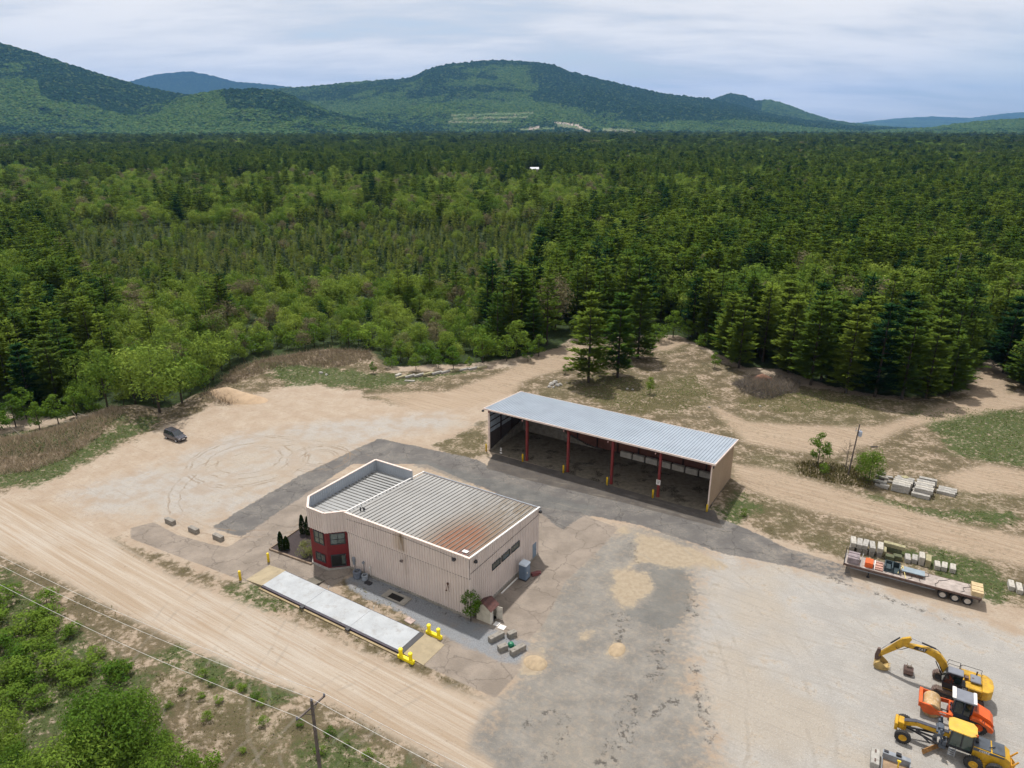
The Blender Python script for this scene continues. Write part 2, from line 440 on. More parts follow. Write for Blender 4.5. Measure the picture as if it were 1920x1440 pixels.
# one material over the whole ground; each surface's outline is broken up by noise in the shader
gm, nt, gb = new_mat('ground_surfaces')
P = nt.pos()
nA = nt.noise(P, 0.35, 6, 0.6); nB = nt.noise(P, 1.6, 5, 0.62); nC = nt.noise(P, 7.0, 4, 0.65); nD = nt.noise(P, 0.06, 4, 0.5)
nE = nt.noise(P, 15.0, 3, 0.7); nF = nt.noise(P, 3.6, 5, 0.72, 0.4)
spk = nt.voro(P, 3.2)
Pr = nt.mapv(P, rot=(0, 0, -R(33)), scale=(1, 1, 1))
Pr = nt.t.nodes.new('ShaderNodeVectorRotate'); Pr.rotation_type = 'Z_AXIS'; Pr.inputs['Angle'].default_value = R(33); nt.put(Pr.inputs['Vector'], P); Pr = Pr.outputs[0]
streak = nt.noise(nt.mapv(Pr, scale=(0.035, 1.5, 1)), 1.0, 5, 0.6, 0.15)
streak2 = nt.noise(nt.mapv(Pr, scale=(0.10, 3.4, 1)), 1.0, 4, 0.6, 0.3)
streak3 = nt.noise(nt.mapv(Pr, scale=(0.05, 6.5, 1)), 1.0, 4, 0.65, 0.2)
def layer_fac(name, amp=1.4, soft=0.25, amp2=0.5):
    e = nt.math('ADD', nt.math('MULTIPLY', nt.math('SUBTRACT', nB, 0.5), amp), nt.math('MULTIPLY', nt.math('SUBTRACT', nC, 0.5), amp2))
    e = nt.math('ADD', e, nt.math('MULTIPLY', nt.math('SUBTRACT', nA, 0.5), amp * 1.6))
    return nt.step(nt.math('SUBTRACT', e, nt.attr('d_' + name)), -soft, soft)
def AND(a, b): return NT((a if isinstance(a, bpy.types.NodeSocket) else b).id_data).math('MULTIPLY', a, b)
def two(n, lo, hi, a, b): return nt.mix(nt.step(n, lo, hi), a, b)
# forest floor
c = two(nB, 0.35, 0.65, (0.026, 0.034, 0.014, 1), (0.036, 0.060, 0.018, 1))
# bare sand and dirt, pinkish to buff, with grey fines
sand = two(nA, 0.3, 0.7, S(194, 172, 150), S(213, 195, 175))
sand = nt.mix(AND(nt.step(nB, 0.5, 0.72), 0.6), sand, S(176, 150, 128))
sand = nt.mix(AND(nt.step(streak2, 0.5, 0.75), 0.35), sand, S(168, 143, 120))
sand = nt.mix(AND(nt.step(nC, 0.50, 0.68), 0.4), sand, S(224, 206, 184))
sand = nt.mix(AND(AND(nt.step(nF, 0.52, 0.66), nt.step(nA, .4, .6)), 0.6), sand, S(158, 136, 112))
sand = nt.mix(AND(nt.step(nE, 0.50, 0.66), 0.3), sand, S(170, 150, 130))
c = nt.mix(layer_fac('sand', 2.5, 0.6), c, sand)
# dry weeds, straw and low scrub over the sand
straw = two(nC, 0.38, 0.62, S(98, 86, 62), S(148, 130, 100))
straw = nt.mix(nt.step(nE, 0.5, 0.7), straw, S(84, 80, 50))
sp = nt.step(nt.math('ADD', nt.math('MULTIPLY', nB, 0.55), nt.math('MULTIPLY', nA, 0.55)), 0.435, 0.57)
c = nt.mix(AND(AND(layer_fac('scrub', 3.5, 1.0), sp), 0.88), c, straw)
sp2 = nt.step(nt.math('ADD', nt.math('MULTIPLY', nC, 0.6), nt.math('MULTIPLY', nA, 0.4)), 0.49, 0.58)
c = nt.mix(AND(AND(layer_fac('scrub', 3.5, 1.0), sp2), 0.75), c, S(92, 84, 58))
c = nt.mix(AND(AND(layer_fac('scrub', 3.5, 1.0), nt.step(nD, .5, .62)), nt.math('MULTIPLY', nt.step(nF, .42, .6), .6)), c, S(98, 100, 62))
# green grass
green = two(nC, 0.35, 0.65, S(62, 82, 40), S(100, 112, 66))
green = nt.mix(nt.step(nE, 0.52, 0.68), green, S(120, 118, 84))
c = nt.mix(AND(layer_fac('grass', 4.5, 1.2, 1.6), nt.step(nt.math('ADD', nt.math('MULTIPLY', nB, 0.6), nt.math('MULTIPLY', nC, 0.4)), 0.36, 0.52)), c, green)
ol = two(nC, 0.38, 0.62, S(86, 84, 52), S(134, 122, 88))
c = nt.mix(AND(layer_fac('olive', 5.0, 2.0, 1.6), nt.step(nt.math('ADD', nt.math('MULTIPLY', nB, 0.6), nt.math('MULTIPLY', nF, 0.4)), 0.38, 0.52)), c, ol)
# vehicle tracks over the scrub
trk = two(streak2, 0.35, 0.65, S(184, 160, 136), S(208, 187, 163))
trk = nt.mix(AND(nt.step(nC, 0.45, 0.7), 0.35), trk, S(160, 134, 112))
c = nt.mix(AND(layer_fac('tracks', 3.4, 1.0), nt.math('ADD', .6, nt.math('MULTIPLY', nt.step(nB, .35, .55), .4))), c, trk)
# pale crushed gravel
pale = two(nA, 0.32, 0.68, S(190, 186, 181), S(208, 203, 197))
pale = nt.mix(AND(nt.step(nD, 0.48, 0.62), 0.6), pale, S(204, 188, 167))
pale = nt.mix(AND(AND(nt.step(nA, 0.54, 0.66), nt.step(nB, .4, .6)), 0.5), pale, S(200, 176, 146))
pale = nt.mix(AND(nt.step(streak2, 0.5, 0.72), 0.45), pale, S(176, 166, 156))
pale = nt.mix(AND(nt.step(nE, 0.48, 0.64), 0.55), pale, S(158, 154, 150))
pale = nt.mix(AND(nt.step(nC, 0.52, 0.68), 0.5), pale, S(230, 226, 220))
pale = nt.mix(AND(AND(nt.step(nF, 0.55, 0.66), nt.step(nA, .42, .6)), 0.6), pale, S(150, 142, 134))
c = nt.mix(AND(layer_fac('lot', 5.0, 3.0), nt.math('ADD', .35, nt.math('MULTIPLY', nt.step(nA, .36, .60), .45))), c, pale)
c = nt.mix(AND(layer_fac('pale', 6.0, 2.2, 1.2), 0.92), c, pale)
# crushed asphalt
cr = two(nA, 0.35, 0.65, S(148, 143, 137), S(172, 166, 158))
cr = nt.mix(AND(nt.step(nD, 0.47, 0.60), 0.5), cr, S(182, 172, 158))
cr = nt.mix(AND(nt.step(nE, 0.46, 0.64), 0.6), cr, S(122, 119, 115))
cr = nt.mix(AND(nt.step(nC, 0.54, 0.70), 0.35), cr, S(196, 188, 176))
cr = nt.mix(AND(nt.step(nF, 0.54, 0.68), 0.5), cr, S(190, 176, 156))
cr = nt.mix(AND(AND(nt.step(streak2, 0.54, 0.7), nt.step(nA, .45, .6)), 0.45), cr, S(132, 126, 120))
c = nt.mix(AND(layer_fac('crush', 6.5, 2.4, 2.5), nt.math('ADD', 0.72, nt.math('MULTIPLY', nt.step(nB, .35, .55), .28))), c, cr)
# worn pavement
pv = two(nA, 0.3, 0.7, S(158, 145, 133), S(186, 171, 157))
pv = nt.mix(AND(nt.step(nC, 0.48, 0.7), 0.3), pv, S(124, 115, 108))
pv = nt.mix(AND(nt.step(nB, 0.56, 0.74), 0.35), pv, S(184, 166, 148))
c = nt.mix(layer_fac('pave', 0.25, 0.12, 0.1), c, pv)
# dirt road, streaked along its length
rd = two(streak, 0.32, 0.68, S(196, 174, 150), S(218, 202, 184))
rd = nt.mix(AND(nt.step(nD, 0.46, 0.58), 0.55), rd, S(220, 208, 194))
rd = nt.mix(AND(nt.step(streak2, 0.46, 0.70), 0.55), rd, S(188, 160, 132))
rd = nt.mix(AND(nt.step(streak3, 0.52, 0.66), 0.5), rd, S(178, 152, 128))
rd = nt.mix(AND(nt.step(nC, 0.5, 0.72), 0.3), rd, S(170, 152, 134))
rd = nt.mix(AND(nt.step(nE, 0.52, 0.7), 0.3), rd, S(226, 210, 192))
rd = nt.mix(AND(AND(nt.step(nB, 0.58, 0.7), nt.step(nA, 0.5, 0.62)), 0.6), rd, S(160, 138, 112))
c = nt.mix(layer_fac('road', 1.6, 0.8), c, rd)
# asphalt
asp = two(nA, 0.35, 0.65, S(126, 121, 118), S(142, 137, 133))
asp = nt.mix(AND(nt.step(nE, 0.45, 0.65), 0.4), asp, S(108, 105, 103))
asp = nt.mix(AND(nt.step(nB, 0.56, 0.72), 0.3), asp, S(160, 152, 143))
crk = nt.t.nodes.new('ShaderNodeTexVoronoi'); crk.feature = 'DISTANCE_TO_EDGE'; crk.inputs['Scale'].default_value = 0.22
wv = nt.t.nodes.new('ShaderNodeVectorMath'); wv.operation = 'ADD'
nv = nt.t.nodes.new('ShaderNodeTexNoise'); nv.inputs['Scale'].default_value = 0.5; nv.inputs['Detail'].default_value = 4; nt.put(nv.inputs['Vector'], P)
sc_ = nt.t.nodes.new('ShaderNodeVectorMath'); sc_.operation = 'SCALE'; nt.put(sc_.inputs[0], nv.outputs['Color']); sc_.inputs['Scale'].default_value = 3.0
nt.put(wv.inputs[0], P); nt.put(wv.inputs[1], sc_.outputs[0]); nt.put(crk.inputs['Vector'], wv.outputs[0])
crack = nt.math('SUBTRACT', 1.0, nt.step(crk.outputs['Distance'], 0.006, 0.022))
asp = nt.mix(AND(crack, 0.55), asp, S(92, 88, 85))
asp = nt.mix(AND(AND(nt.step(nF, .46, .64), nt.step(nA, .44, .62)), .55), asp, S(178, 166, 150))
fa = AND(layer_fac('asphalt', 0.8, 0.14, 0.6), nt.math('SUBTRACT', 1.0, nt.math('MULTIPLY', nt.step(nt.math('ADD', nt.sep(P)[0], nt.math('MULTIPLY', nA, 14)), 38.0, 56.0), nt.step(nB, .42, .56))))
c = nt.mix(fa, c, asp)
c = nt.mix(AND(AND(layer_fac('pave', 0.25, 0.12, 0.1), crack), AND(0.4, nt.math('SUBTRACT', 1.0, fa))), c, S(104, 96, 90))
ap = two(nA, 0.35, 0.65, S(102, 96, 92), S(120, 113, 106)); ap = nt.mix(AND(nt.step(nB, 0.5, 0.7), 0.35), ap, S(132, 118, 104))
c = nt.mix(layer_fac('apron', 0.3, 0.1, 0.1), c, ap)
fl = two(nB, 0.35, 0.65, S(128, 118, 104), S(150, 140, 124)); fl = nt.mix(AND(nt.step(nA, 0.52, 0.62), nt.step(nC, 0.42, 0.55)), fl, S(52, 48, 44))
c = nt.mix(layer_fac('floor', 0.05, 0.05, 0.0), c, fl)
# blue-grey crushed stone with sandy wear
st = two(nE, 0.36, 0.64, S(118, 121, 126), S(196, 197, 200)); st = nt.mix(AND(nt.step(nA, 0.5, 0.68), 0.45), st, S(172, 158, 148)); st = nt.mix(AND(nt.step(nC, 0.5, 0.62), 0.45), st, S(108, 110, 114))
c = nt.mix(layer_fac('stone', 1.2, 0.3), c, st)
dp = two(nA, 0.35, 0.65, S(120, 120, 118), S(132, 131, 128)); dp = nt.mix(AND(nt.step(nE, 0.48, 0.66), 0.4), dp, S(106, 106, 104))
c = nt.mix(AND(layer_fac('darkpatch', 2.0, 0.4, 1.0), 0.6), c, dp)
so = two(nB, 0.35, 0.65, S(190, 170, 144), S(206, 188, 162)); so = nt.mix(AND(nt.step(nC, 0.5, 0.7), 0.3), so, S(170, 150, 126))
c = nt.mix(AND(layer_fac('spoil', 2.4, 0.5, 1.6), 0.9), c, so)
tar = AND(layer_fac('tar', 1.6, 0.3, 2.0), nt.step(nt.noise(P, 1.15, 8, 0.78), 0.515, 0.565))
c = nt.mix(AND(tar, 0.75), c, S(84, 78, 74))
# circular tyre tracks turned into the left-hand lot
for (u, v, radii, wd) in ((468, 862, (5.2, 6.9, 9.1, 9.8), 0.16), (598, 858, (2.6, 3.2, 4.6, 5.2), 0.15), (520, 905, (14.0, 15.6), 0.12), (940, 1230, (23.5, 25.3, 30.5, 32.4, 37.8, 39.6), 0.16), (1330, 1900, (33, 34.9, 39.5, 41.3), 0.16)):
    cc = at(u, v)
    dn = nt.t.nodes.new('ShaderNodeVectorMath'); dn.operation = 'DISTANCE'; nt.put(dn.inputs[0], P); dn.inputs[1].default_value = cc
    dd = nt.math('ADD', dn.outputs['Value'], nt.math('MULTIPLY', nt.math('SUBTRACT', nA if u < 700 else nD, 0.5), 2.2 if u < 700 else 5.0))
    tot = None
    for r_ in radii:
        t_ = nt.math('SUBTRACT', 1.0, nt.step(nt.math('ABSOLUTE', nt.math('SUBTRACT', dd, r_)), wd * 0.4, wd * 1.6))
        tot = t_ if tot is None else nt.math('MAXIMUM', tot, t_)
    c = nt.mix(AND(AND(tot, nt.step(nA, 0.42, 0.6)), 0.6 if u < 700 else 0.30), c, S(160, 136, 112) if u < 700 else S(166, 156, 144))
nt.put(gb.inputs['Base Color'], c)
gb.inputs['Roughness'].default_value = 0.95
gb.inputs['Specular IOR Level'].default_value = 0.15
hh = nt.math('ADD', nt.math('MULTIPLY', nF, 0.9), nt.math('ADD', nt.math('MULTIPLY', nE, 0.25), nt.math('MULTIPLY', streak2, 0.5)))
nt.put(gb.inputs['Normal'], nt.bump(hh, 0.8, 0.16))

ny_, nx_ = X.shape
idx = np.arange(ny_ * nx_).reshape(ny_, nx_)
Fq = np.stack([idx[:-1, :-1].ravel(), idx[:-1, 1:].ravel(), idx[1:, 1:].ravel(), idx[1:, :-1].ravel()], 1)
cen = lambda a: (a.ravel()[Fq].mean(1))
V = np.stack([X.ravel(), Y.ravel(), Z.ravel()], 1)
cls = np.zeros(len(Fq), int)
dpave = cen(np.minimum(np.minimum(ATT['d_asphalt'], ATT['d_pave']), ATT['d_apron']))
cls[cen(np.minimum(np.minimum(ATT['d_pale'], ATT['d_lot']), ATT['d_crush'])) < 0] = 3
cls[cen(ATT['d_road']) < 0] = 1
cls[cen(ATT['d_tracks']) < 0] = 4
cls[dpave < 0] = 2
for k, (nm, ) in {0: ('ground',), 1: ('dirt_road',), 2: ('asphalt_pavement',), 3: ('gravel_yard',), 4: ('dirt_track',)}.items():
    fs = Fq[cls == k]
    used = np.unique(fs); rm = np.full(len(V), -1); rm[used] = np.arange(len(used))
    o = big_mesh(nm, V[used], rm[fs], gm, {a: ATT[a].ravel()[used] for a in ATT})
    o['kind'] = 'structure'

# ---------------------------------------------------------------- hills
def hill(name, prof, Yr, Yf, rough, seed, cols=700, rows=150, dark=None, back=1.25, base=-10, bandlight=None, power=1.15):
    us = np.linspace(prof[0][0], prof[-1][0], cols)
    vs = np.interp(us, [p[0] for p in prof], [p[1] for p in prof])
    xr = np.empty(cols); zr = np.empty(cols)
    for i in range(cols):
        p = atY(us[i], vs[i], Yr); xr[i] = p.x; zr[i] = p.z
    t = np.concatenate([np.linspace(0, 1, rows), np.linspace(1, 2, rows // 4)[1:]])
    T, K = np.meshgrid(t, np.arange(cols), indexing='ij')
    Yd = np.where(T <= 1, Yf + (Yr - Yf) * T, Yr + (Yr * back - Yr) * (T - 1))
    Xd = xr[K] * Yd / Yr
    tt = np.where(T <= 1, T, 2 - T)
    H = zr[K]
    gull = fbm(Xd, Yd, 1 / (Yr * 0.10), 4, seed)
    zz = base + (H - base) * np.clip(tt, 0, 1) ** (power + 0.5 * (gull - 0.5))
    edge = np.clip((1 - np.abs(T - 1)) * 1, 0, 1)
    zz = zz + (gull - 0.5) * (H + 20) * 0.55 * np.clip(4 * tt * (1 - tt), 0, 1)
    ds = max(14.0, Yr / 330)
    zz = zz + (fbm(Xd, Yd, 1 / ds, 2, seed + 9) - 0.5) * rough * np.clip(tt * 12, 0, 1)
    V = np.stack([Xd.ravel(), Yd.ravel(), zz.ravel()], 1)
    r_, c_ = Xd.shape
    ix = np.arange(r_ * c_).reshape(r_, c_)
    F = np.stack([ix[:-1, :-1].ravel(), ix[:-1, 1:].ravel(), ix[1:, 1:].ravel(), ix[1:, :-1].ravel()], 1)
    # share of dark conifers over the slope
    uu = us[K]; hrel = np.clip(zz / np.maximum(H, 1), 0, 1)
    dk = dark(uu, hrel, Xd, Yd) if dark else fbm(Xd, Yd, 1 / 600, 3, seed + 3)
    dk = dk + .75 * np.clip(1 - hrel / (.05 + .14 * fbm(Xd, Yd, 1 / (Yr * .035), 3, seed + 21)), 0, 1)
    U_, V_ = px(Xd, Yd, zz); fld_ = np.zeros_like(zz); bar_ = np.zeros_like(zz); wob = (fbm(Xd, Yd, 1 / 60, 2, 77) - .5) * 2.4
    if name == 'main_mountain':
        for (u0, v0, u1, v1, hw) in ((845, 216, 1000, 212, .9), (850, 222, 990, 219, .8), (840, 229, 960, 228, .7), (975, 243, 1040, 240, .8), (1130, 243, 1190, 246, 2.0), (1045, 233, 1090, 240, 2.2), (560, 236, 640, 240, 1.0)):
            lv = v0 + (v1 - v0) * np.clip((U_ - u0) / (u1 - u0), 0, 1) + wob
            fld_ = np.maximum(fld_, ((U_ > u0) & (U_ < u1) & (np.abs(V_ - lv) < hw + .8)) * 1.0)
        for (u0, v0, u1, v1, hw) in ((992, 242, 1012, 238, 1.0), (1040, 229, 1085, 235, 1.0), (1082, 236, 1106, 247, 1.2), (1150, 247, 1192, 249, .8)):
            lv = v0 + (v1 - v0) * np.clip((U_ - u0) / (u1 - u0), 0, 1) + wob * .5
            bar_ = np.maximum(bar_, ((U_ > u0) & (U_ < u1) & (np.abs(V_ - lv) < hw + .5)) * 1.0)
    o = big_mesh(name, V, F, hill_mat, {'conifer': dk.ravel(), 'field': fld_.ravel(), 'bare': bar_.ravel()})
    o.data.shade_smooth()
    return tag(o, kind='structure')
hill_mat, nt, hb = new_mat('forested_slope')
P = nt.pos()
tr = nt.noise(P, 0.055, 3, 0.7); tr2 = nt.noise(P, 0.012, 4, 0.6)
vv = nt.voro(nt.mapv(P, scale=(1, 1, 0.6)), 0.075, 'Color'); vr = nt.sep(vv)[0]
cf = nt.math('ADD', nt.attr('conifer'), nt.math('ADD', nt.math('MULTIPLY', nt.math('SUBTRACT', vr, 0.5), 0.42), nt.math('MULTIPLY', nt.math('SUBTRACT', tr2, 0.5), 1.3)))
darkc = nt.mix(nt.step(tr, 0.35, 0.65), (0.009, 0.026, 0.018, 1), (0.022, 0.052, 0.026, 1))
litec = nt.mix(nt.step(tr, 0.35, 0.65), (0.026, 0.064, 0.022, 1), (0.078, 0.128, 0.038, 1))
cc = nt.mix(nt.step(cf, 0.38, 0.62), litec, darkc)
cc = nt.mix(AND(nt.step(vr, 0.80, 0.95), 0.5), cc, (0.10, 0.14, 0.05, 1))
cc = nt.mix(nt.attr('field'), cc, nt.mix(nt.step(tr2, .4, .6), (.13, .19, .09, 1), (.20, .21, .13, 1)))
cc = nt.mix(nt.attr('bare'), cc, (.42, .36, .31, 1))
nt.put(hb.inputs['Base Color'], cc)
hb.inputs['Roughness'].default_value = 1.0; hb.inputs['Specular IOR Level'].default_value = 0.0
nt.put(hb.inputs['Normal'], nt.bump(nt.math('ADD', nt.voro(P, 0.075), nt.math('MULTIPLY', tr, 0.8)), 0.9, 18.0))

def dk_D(u, h, x, y):
    n = fbm(x, y, 1 / 900, 4, 31) - 0.5; n2 = fbm(x, y, 1 / 260, 3, 33) - 0.5
    d = np.where(h > 0.50 + n * 0.9, 0.95, 0.28)
    d = np.where((h > 0.80 + n * 0.3), 0.9, d)
    d = np.where((u > 1000) & (h > 0.42 + n * 0.5), 1.05, d)
    d = np.where((u > 740) & (u < 1010) & (h > 0.55 + n) & (h < 0.93), 0.65 + n2, d)
    d = np.where(u < 760, np.where(h > 0.6 + n, 0.7, 0.35) , d)
    return d + n2 * 1.0
def dk_A(u, h, x, y):
    n = fbm(x, y, 1 / 500, 4, 41) - 0.5; n2 = fbm(x, y, 1 / 150, 3, 43) - 0.5
    d = np.where(h > 0.75 + n * 0.9, 0.85, 0.2)
    d = np.where((u > 60) & (u < 330) & (h > 0.42 + n * 0.6), 0.9, d)
    return d + n2 * 0.9
hill('blue_mountain_ridge', [(150, 190), (200, 170), (245, 152), (290, 140), (330, 135), (360, 134), (400, 142), (440, 153), (500, 158), (545, 163), (600, 190), (680, 225)], 14000, 11000, 22, 61, 420, 90, lambda u, h, x, y: 1.0 + (fbm(x, y, 1 / 900, 3, 4) - .5) * .9)
hill('main_mountain', [(380, 200), (470, 172), (530, 165), (600, 160), (680, 152), (750, 148), (775, 143), (800, 130), (830, 121), (880, 115), (935, 112), (1000, 116), (1040, 122), (1070, 134), (1130, 149), (1200, 165),
      (1250, 176), (1330, 185), (1380, 196), (1430, 210), (1500, 223), (1600, 236), (1750, 242)], 6600, 3900, 26, 62, 1000, 230, dk_D)
hill('left_mountain', [(-1500, 232), (-1150, 190), (-800, 110), (-420, 52), (-200, 40), (-60, 66), (0, 80), (60, 97), (130, 120), (200, 142), (260, 159), (320, 172), (360, 178), (400, 186), (500, 205), (620, 232), (700, 244)], 4600, 2900, 20, 63, 1050, 200, dk_A)
hill('left_foothill', [(150, 236), (260, 205), (330, 184), (390, 171), (430, 167), (480, 165), (530, 172), (575, 190), (625, 210), (700, 229), (750, 240), (800, 245)], 3900, 2900, 18, 64, 520, 160,
     lambda u, h, x, y: np.where((u > 420) & (h > 0.55), 0.75, 0.30) + (fbm(x, y, 1 / 200, 3, 7) - 0.5) * 1.1)
hill('right_peaks', [(1260, 225), (1335, 186), (1370, 174), (1395, 179), (1418, 188), (1445, 187), (1480, 197), (1520, 213), (1560, 225), (1620, 233), (1700, 240)], 8600, 6000, 24, 65, 420, 120,
     lambda u, h, x, y: np.where(u < 1430, 0.9, 0.35) + (fbm(x, y, 1 / 500, 3, 8) - 0.5) * 0.8)
hill('far_blue_hills', [(1540, 238), (1600, 231), (1680, 222), (1750, 218), (1820, 221), (1880, 213), (1920, 210), (2000, 206), (2300, 214), (2500, 232)], 19000, 16000, 20, 66, 260, 60)
hill('right_green_rise', [(1640, 244), (1750, 238), (1800, 231), (1850, 226), (1920, 221), (2050, 214), (2300, 212), (2600, 222), (3000, 240)], 5200, 3600, 18, 67, 380, 90,
     lambda u, h, x, y: 0.35 + (fbm(x, y, 1 / 300, 3, 9) - 0.5) * 1.0)
# ---------------------------------------------------------------- trees
def leaf_mat(name, lo, hi, alt=None, alt_share=0.15, trans=0.25):
    """foliage whose green differs from tree to tree (object random) and from clump to clump (tint)"""
    m = bpy.data.materials.new(name); m.use_nodes = True; nt = NT(m.node_tree)
    for n in list(m.node_tree.nodes):
        if n.type == 'BSDF_PRINCIPLED': m.node_tree.nodes.remove(n)
    rnd = m.node_tree.nodes.new('ShaderNodeObjectInfo').outputs['Random']
    ti = nt.attr('tint')
    f = nt.math('ADD', nt.math('MULTIPLY', rnd, 0.65), nt.math('MULTIPLY', ti, 0.35))
    c = nt.mix(f, lo, hi)
    if alt:
        r2 = nt.math('FRACT', nt.math('MULTIPLY', rnd, 37.7))
        c = nt.mix(nt.step(r2, 1 - alt_share, 1 - alt_share * 0.6), c, alt)
    c = nt.mix(0.5, c, nt.mix(ti, tuple(0.0 for _ in range(3)) + (1,), (1, 1, 1, 1)), 'OVERLAY') if False else c
    d = m.node_tree.nodes.new('ShaderNodeBsdfDiffuse'); t = m.node_tree.nodes.new('ShaderNodeBsdfTranslucent')
    nt.put(d.inputs[0], c); nt.put(t.inputs[0], c)
    mx = m.node_tree.nodes.new('ShaderNodeMixShader'); mx.inputs[0].default_value = trans
    m.node_tree.links.new(d.outputs[0], mx.inputs[1]); m.node_tree.links.new(t.outputs[0], mx.inputs[2])
    m.node_tree.links.new(mx.outputs[0], m.node_tree.nodes['Material Output'].inputs[0])
    return m
PINE = leaf_mat('pine_needles', (0.026, 0.070, 0.013, 1), (0.160, 0.215, 0.030, 1), (0.016, 0.046, 0.016, 1), 0.22, 0.2)
LEAF = leaf_mat('spring_leaves', (0.060, 0.135, 0.020, 1), (0.270, 0.340, 0.062, 1), (0.190, 0.170, 0.095, 1), 0.15, 0.3)
FIR = leaf_mat('young_conifer_needles', (0.030, 0.070, 0.016, 1), (0.185, 0.205, 0.040, 1), (0.008, 0.024, 0.009, 1), 0.36, 0.2)
BRIGHT = leaf_mat('bright_sapling_leaves', (0.044, 0.108, 0.014, 1), (0.180, 0.260, 0.040, 1), None, 0, 0.3)
CEDAR = leaf_mat('dark_clipped_evergreen', (0.014, 0.030, 0.010, 1), (0.030, 0.050, 0.014, 1))
BARK = mat('bark', (0.050, 0.040, 0.032, 1), 0.95, var=0.4, scale=3)
BIRCH = mat('pale_bark', (0.42, 0.38, 0.33, 1), 0.9, var=0.3, scale=3)

class Tris:
    def __init__(s): s.a = []; s.t = []
    def tri(s, p, q, r, t): s.a.append((p, q, r)); s.t.append(t)
    def data(s):
        V = np.array(s.a, dtype=np.float32).reshape(-1, 3)
        return V, np.arange(len(V)).reshape(-1, 3), np.repeat(np.array(s.t), 3)
def rv(r, s=1.0):
    while True:
        v = (r.uniform(-1, 1), r.uniform(-1, 1), r.uniform(-1, 1))
        d = v[0] ** 2 + v[1] ** 2 + v[2] ** 2
        if 0.01 < d < 1: d = s / math.sqrt(d); return (v[0] * d, v[1] * d, v[2] * d)
def pine_crown(seed, H=19.0, Rm=4.4, z0=0.16, dens=1.05, leafl=0.78, nb0=6):
    r = random.Random(seed); T = Tris()
    n = int(17 * H / 19 + 3); zs = [H * (z0 + (0.97 - z0) * (i + r.uniform(-.5, .5)) / n) for i in range(n)]
    lop = r.uniform(0, 6.28)
    for z in zs:
        t = max(0.0, min(1.0, (z / H - z0) / (1 - z0)))
        rad = Rm * min(1.0, (1.06 - t) ** 0.78) * (0.72 + 0.28 * min(1, t * 5)) + 0.35
        nb = nb0 if t < .6 else nb0 - 1
        a0 = r.uniform(0, 6.28)
        for k in range(nb):
            a = a0 + 6.283 * k / nb + r.uniform(-.35, .35)
            L = rad * r.uniform(0.62, 1.12) * (1 + 0.14 * math.cos(a - lop))
            if r.random() < 0.07: L *= 0.35
            sl = r.uniform(-0.02, 0.16) + 0.35 * t
            ca, sa = math.cos(a), math.sin(a)
            zb = r.uniform(-.35, .35) * (1 - t); s = 0.30 * L if t < .8 else 0.0
            step_ = 0.50 / dens
            tb = r.random()
            while s < L:
                wdt = 0.36 * (L - s) + 0.28
                for q in range(5):
                    w_ = r.uniform(-1, 1) * wdt
                    x = ca * s - sa * w_; y = sa * s + ca * w_
                    zz = z + zb + sl * s + r.uniform(-.10, .16) - 0.03 * s * s / max(L, 1)
                    da = a + math.atan2(w_, 1.2) * 1.1 + r.uniform(-.4, .4)
                    ln = leafl * r.uniform(.7, 1.25); up = r.uniform(0.0, .42)
                    dx, dy = math.cos(da) * ln, math.sin(da) * ln
                    wx, wy = -math.sin(da) * leafl * .30, math.cos(da) * leafl * .30
                    tl = r.uniform(-.08, .08)
                    T.tri((x + wx, y + wy, zz + tl), (x - wx, y - wy, zz - tl), (x + dx, y + dy, zz + up * ln), min(1, max(0, tb * .6 + r.random() * .4)))
                s += step_ * r.uniform(.8, 1.2)
    for k in range(14):
        a = r.uniform(0, 6.28); z = H * r.uniform(.93, 1.0)
        T.tri((.1 * math.cos(a + 1.5), .1 * math.sin(a + 1.5), z - .2), (-.1 * math.cos(a + 1.5), -.1 * math.sin(a + 1.5), z - .2), (.3 * math.cos(a), .3 * math.sin(a), z + .45), r.random())
    return T
def fir_crown(seed, H=5.0, Rm=1.15):
    r = random.Random(seed); T = Tris(); n = 11
    for i in range(n):
        t = i / n; z = H * (0.06 + 0.9 * t); rad = Rm * (1 - t) ** 0.9 + 0.10
        for k in range(6):
            a = r.uniform(0, 6.28); L = rad * r.uniform(.7, 1.15); tb = r.random()
            for q in range(4):
                s = L * (q + .5) / 4; w_ = r.uniform(-.3, .3) * (L - s + .25)
                x = math.cos(a) * s - math.sin(a) * w_; y = math.sin(a) * s + math.cos(a) * w_
                da = a + r.uniform(-.7, .7); ln = .42 * r.uniform(.7, 1.2)
                wx, wy = -math.sin(da) * .12, math.cos(da) * .12
                zz = z + .15 * s
                T.tri((x + wx, y + wy, zz), (x - wx, y - wy, zz + .05), (x + math.cos(da) * ln, y + math.sin(da) * ln, zz + r.uniform(-.05, .22)), tb * .6 + r.random() * .4)
    return T
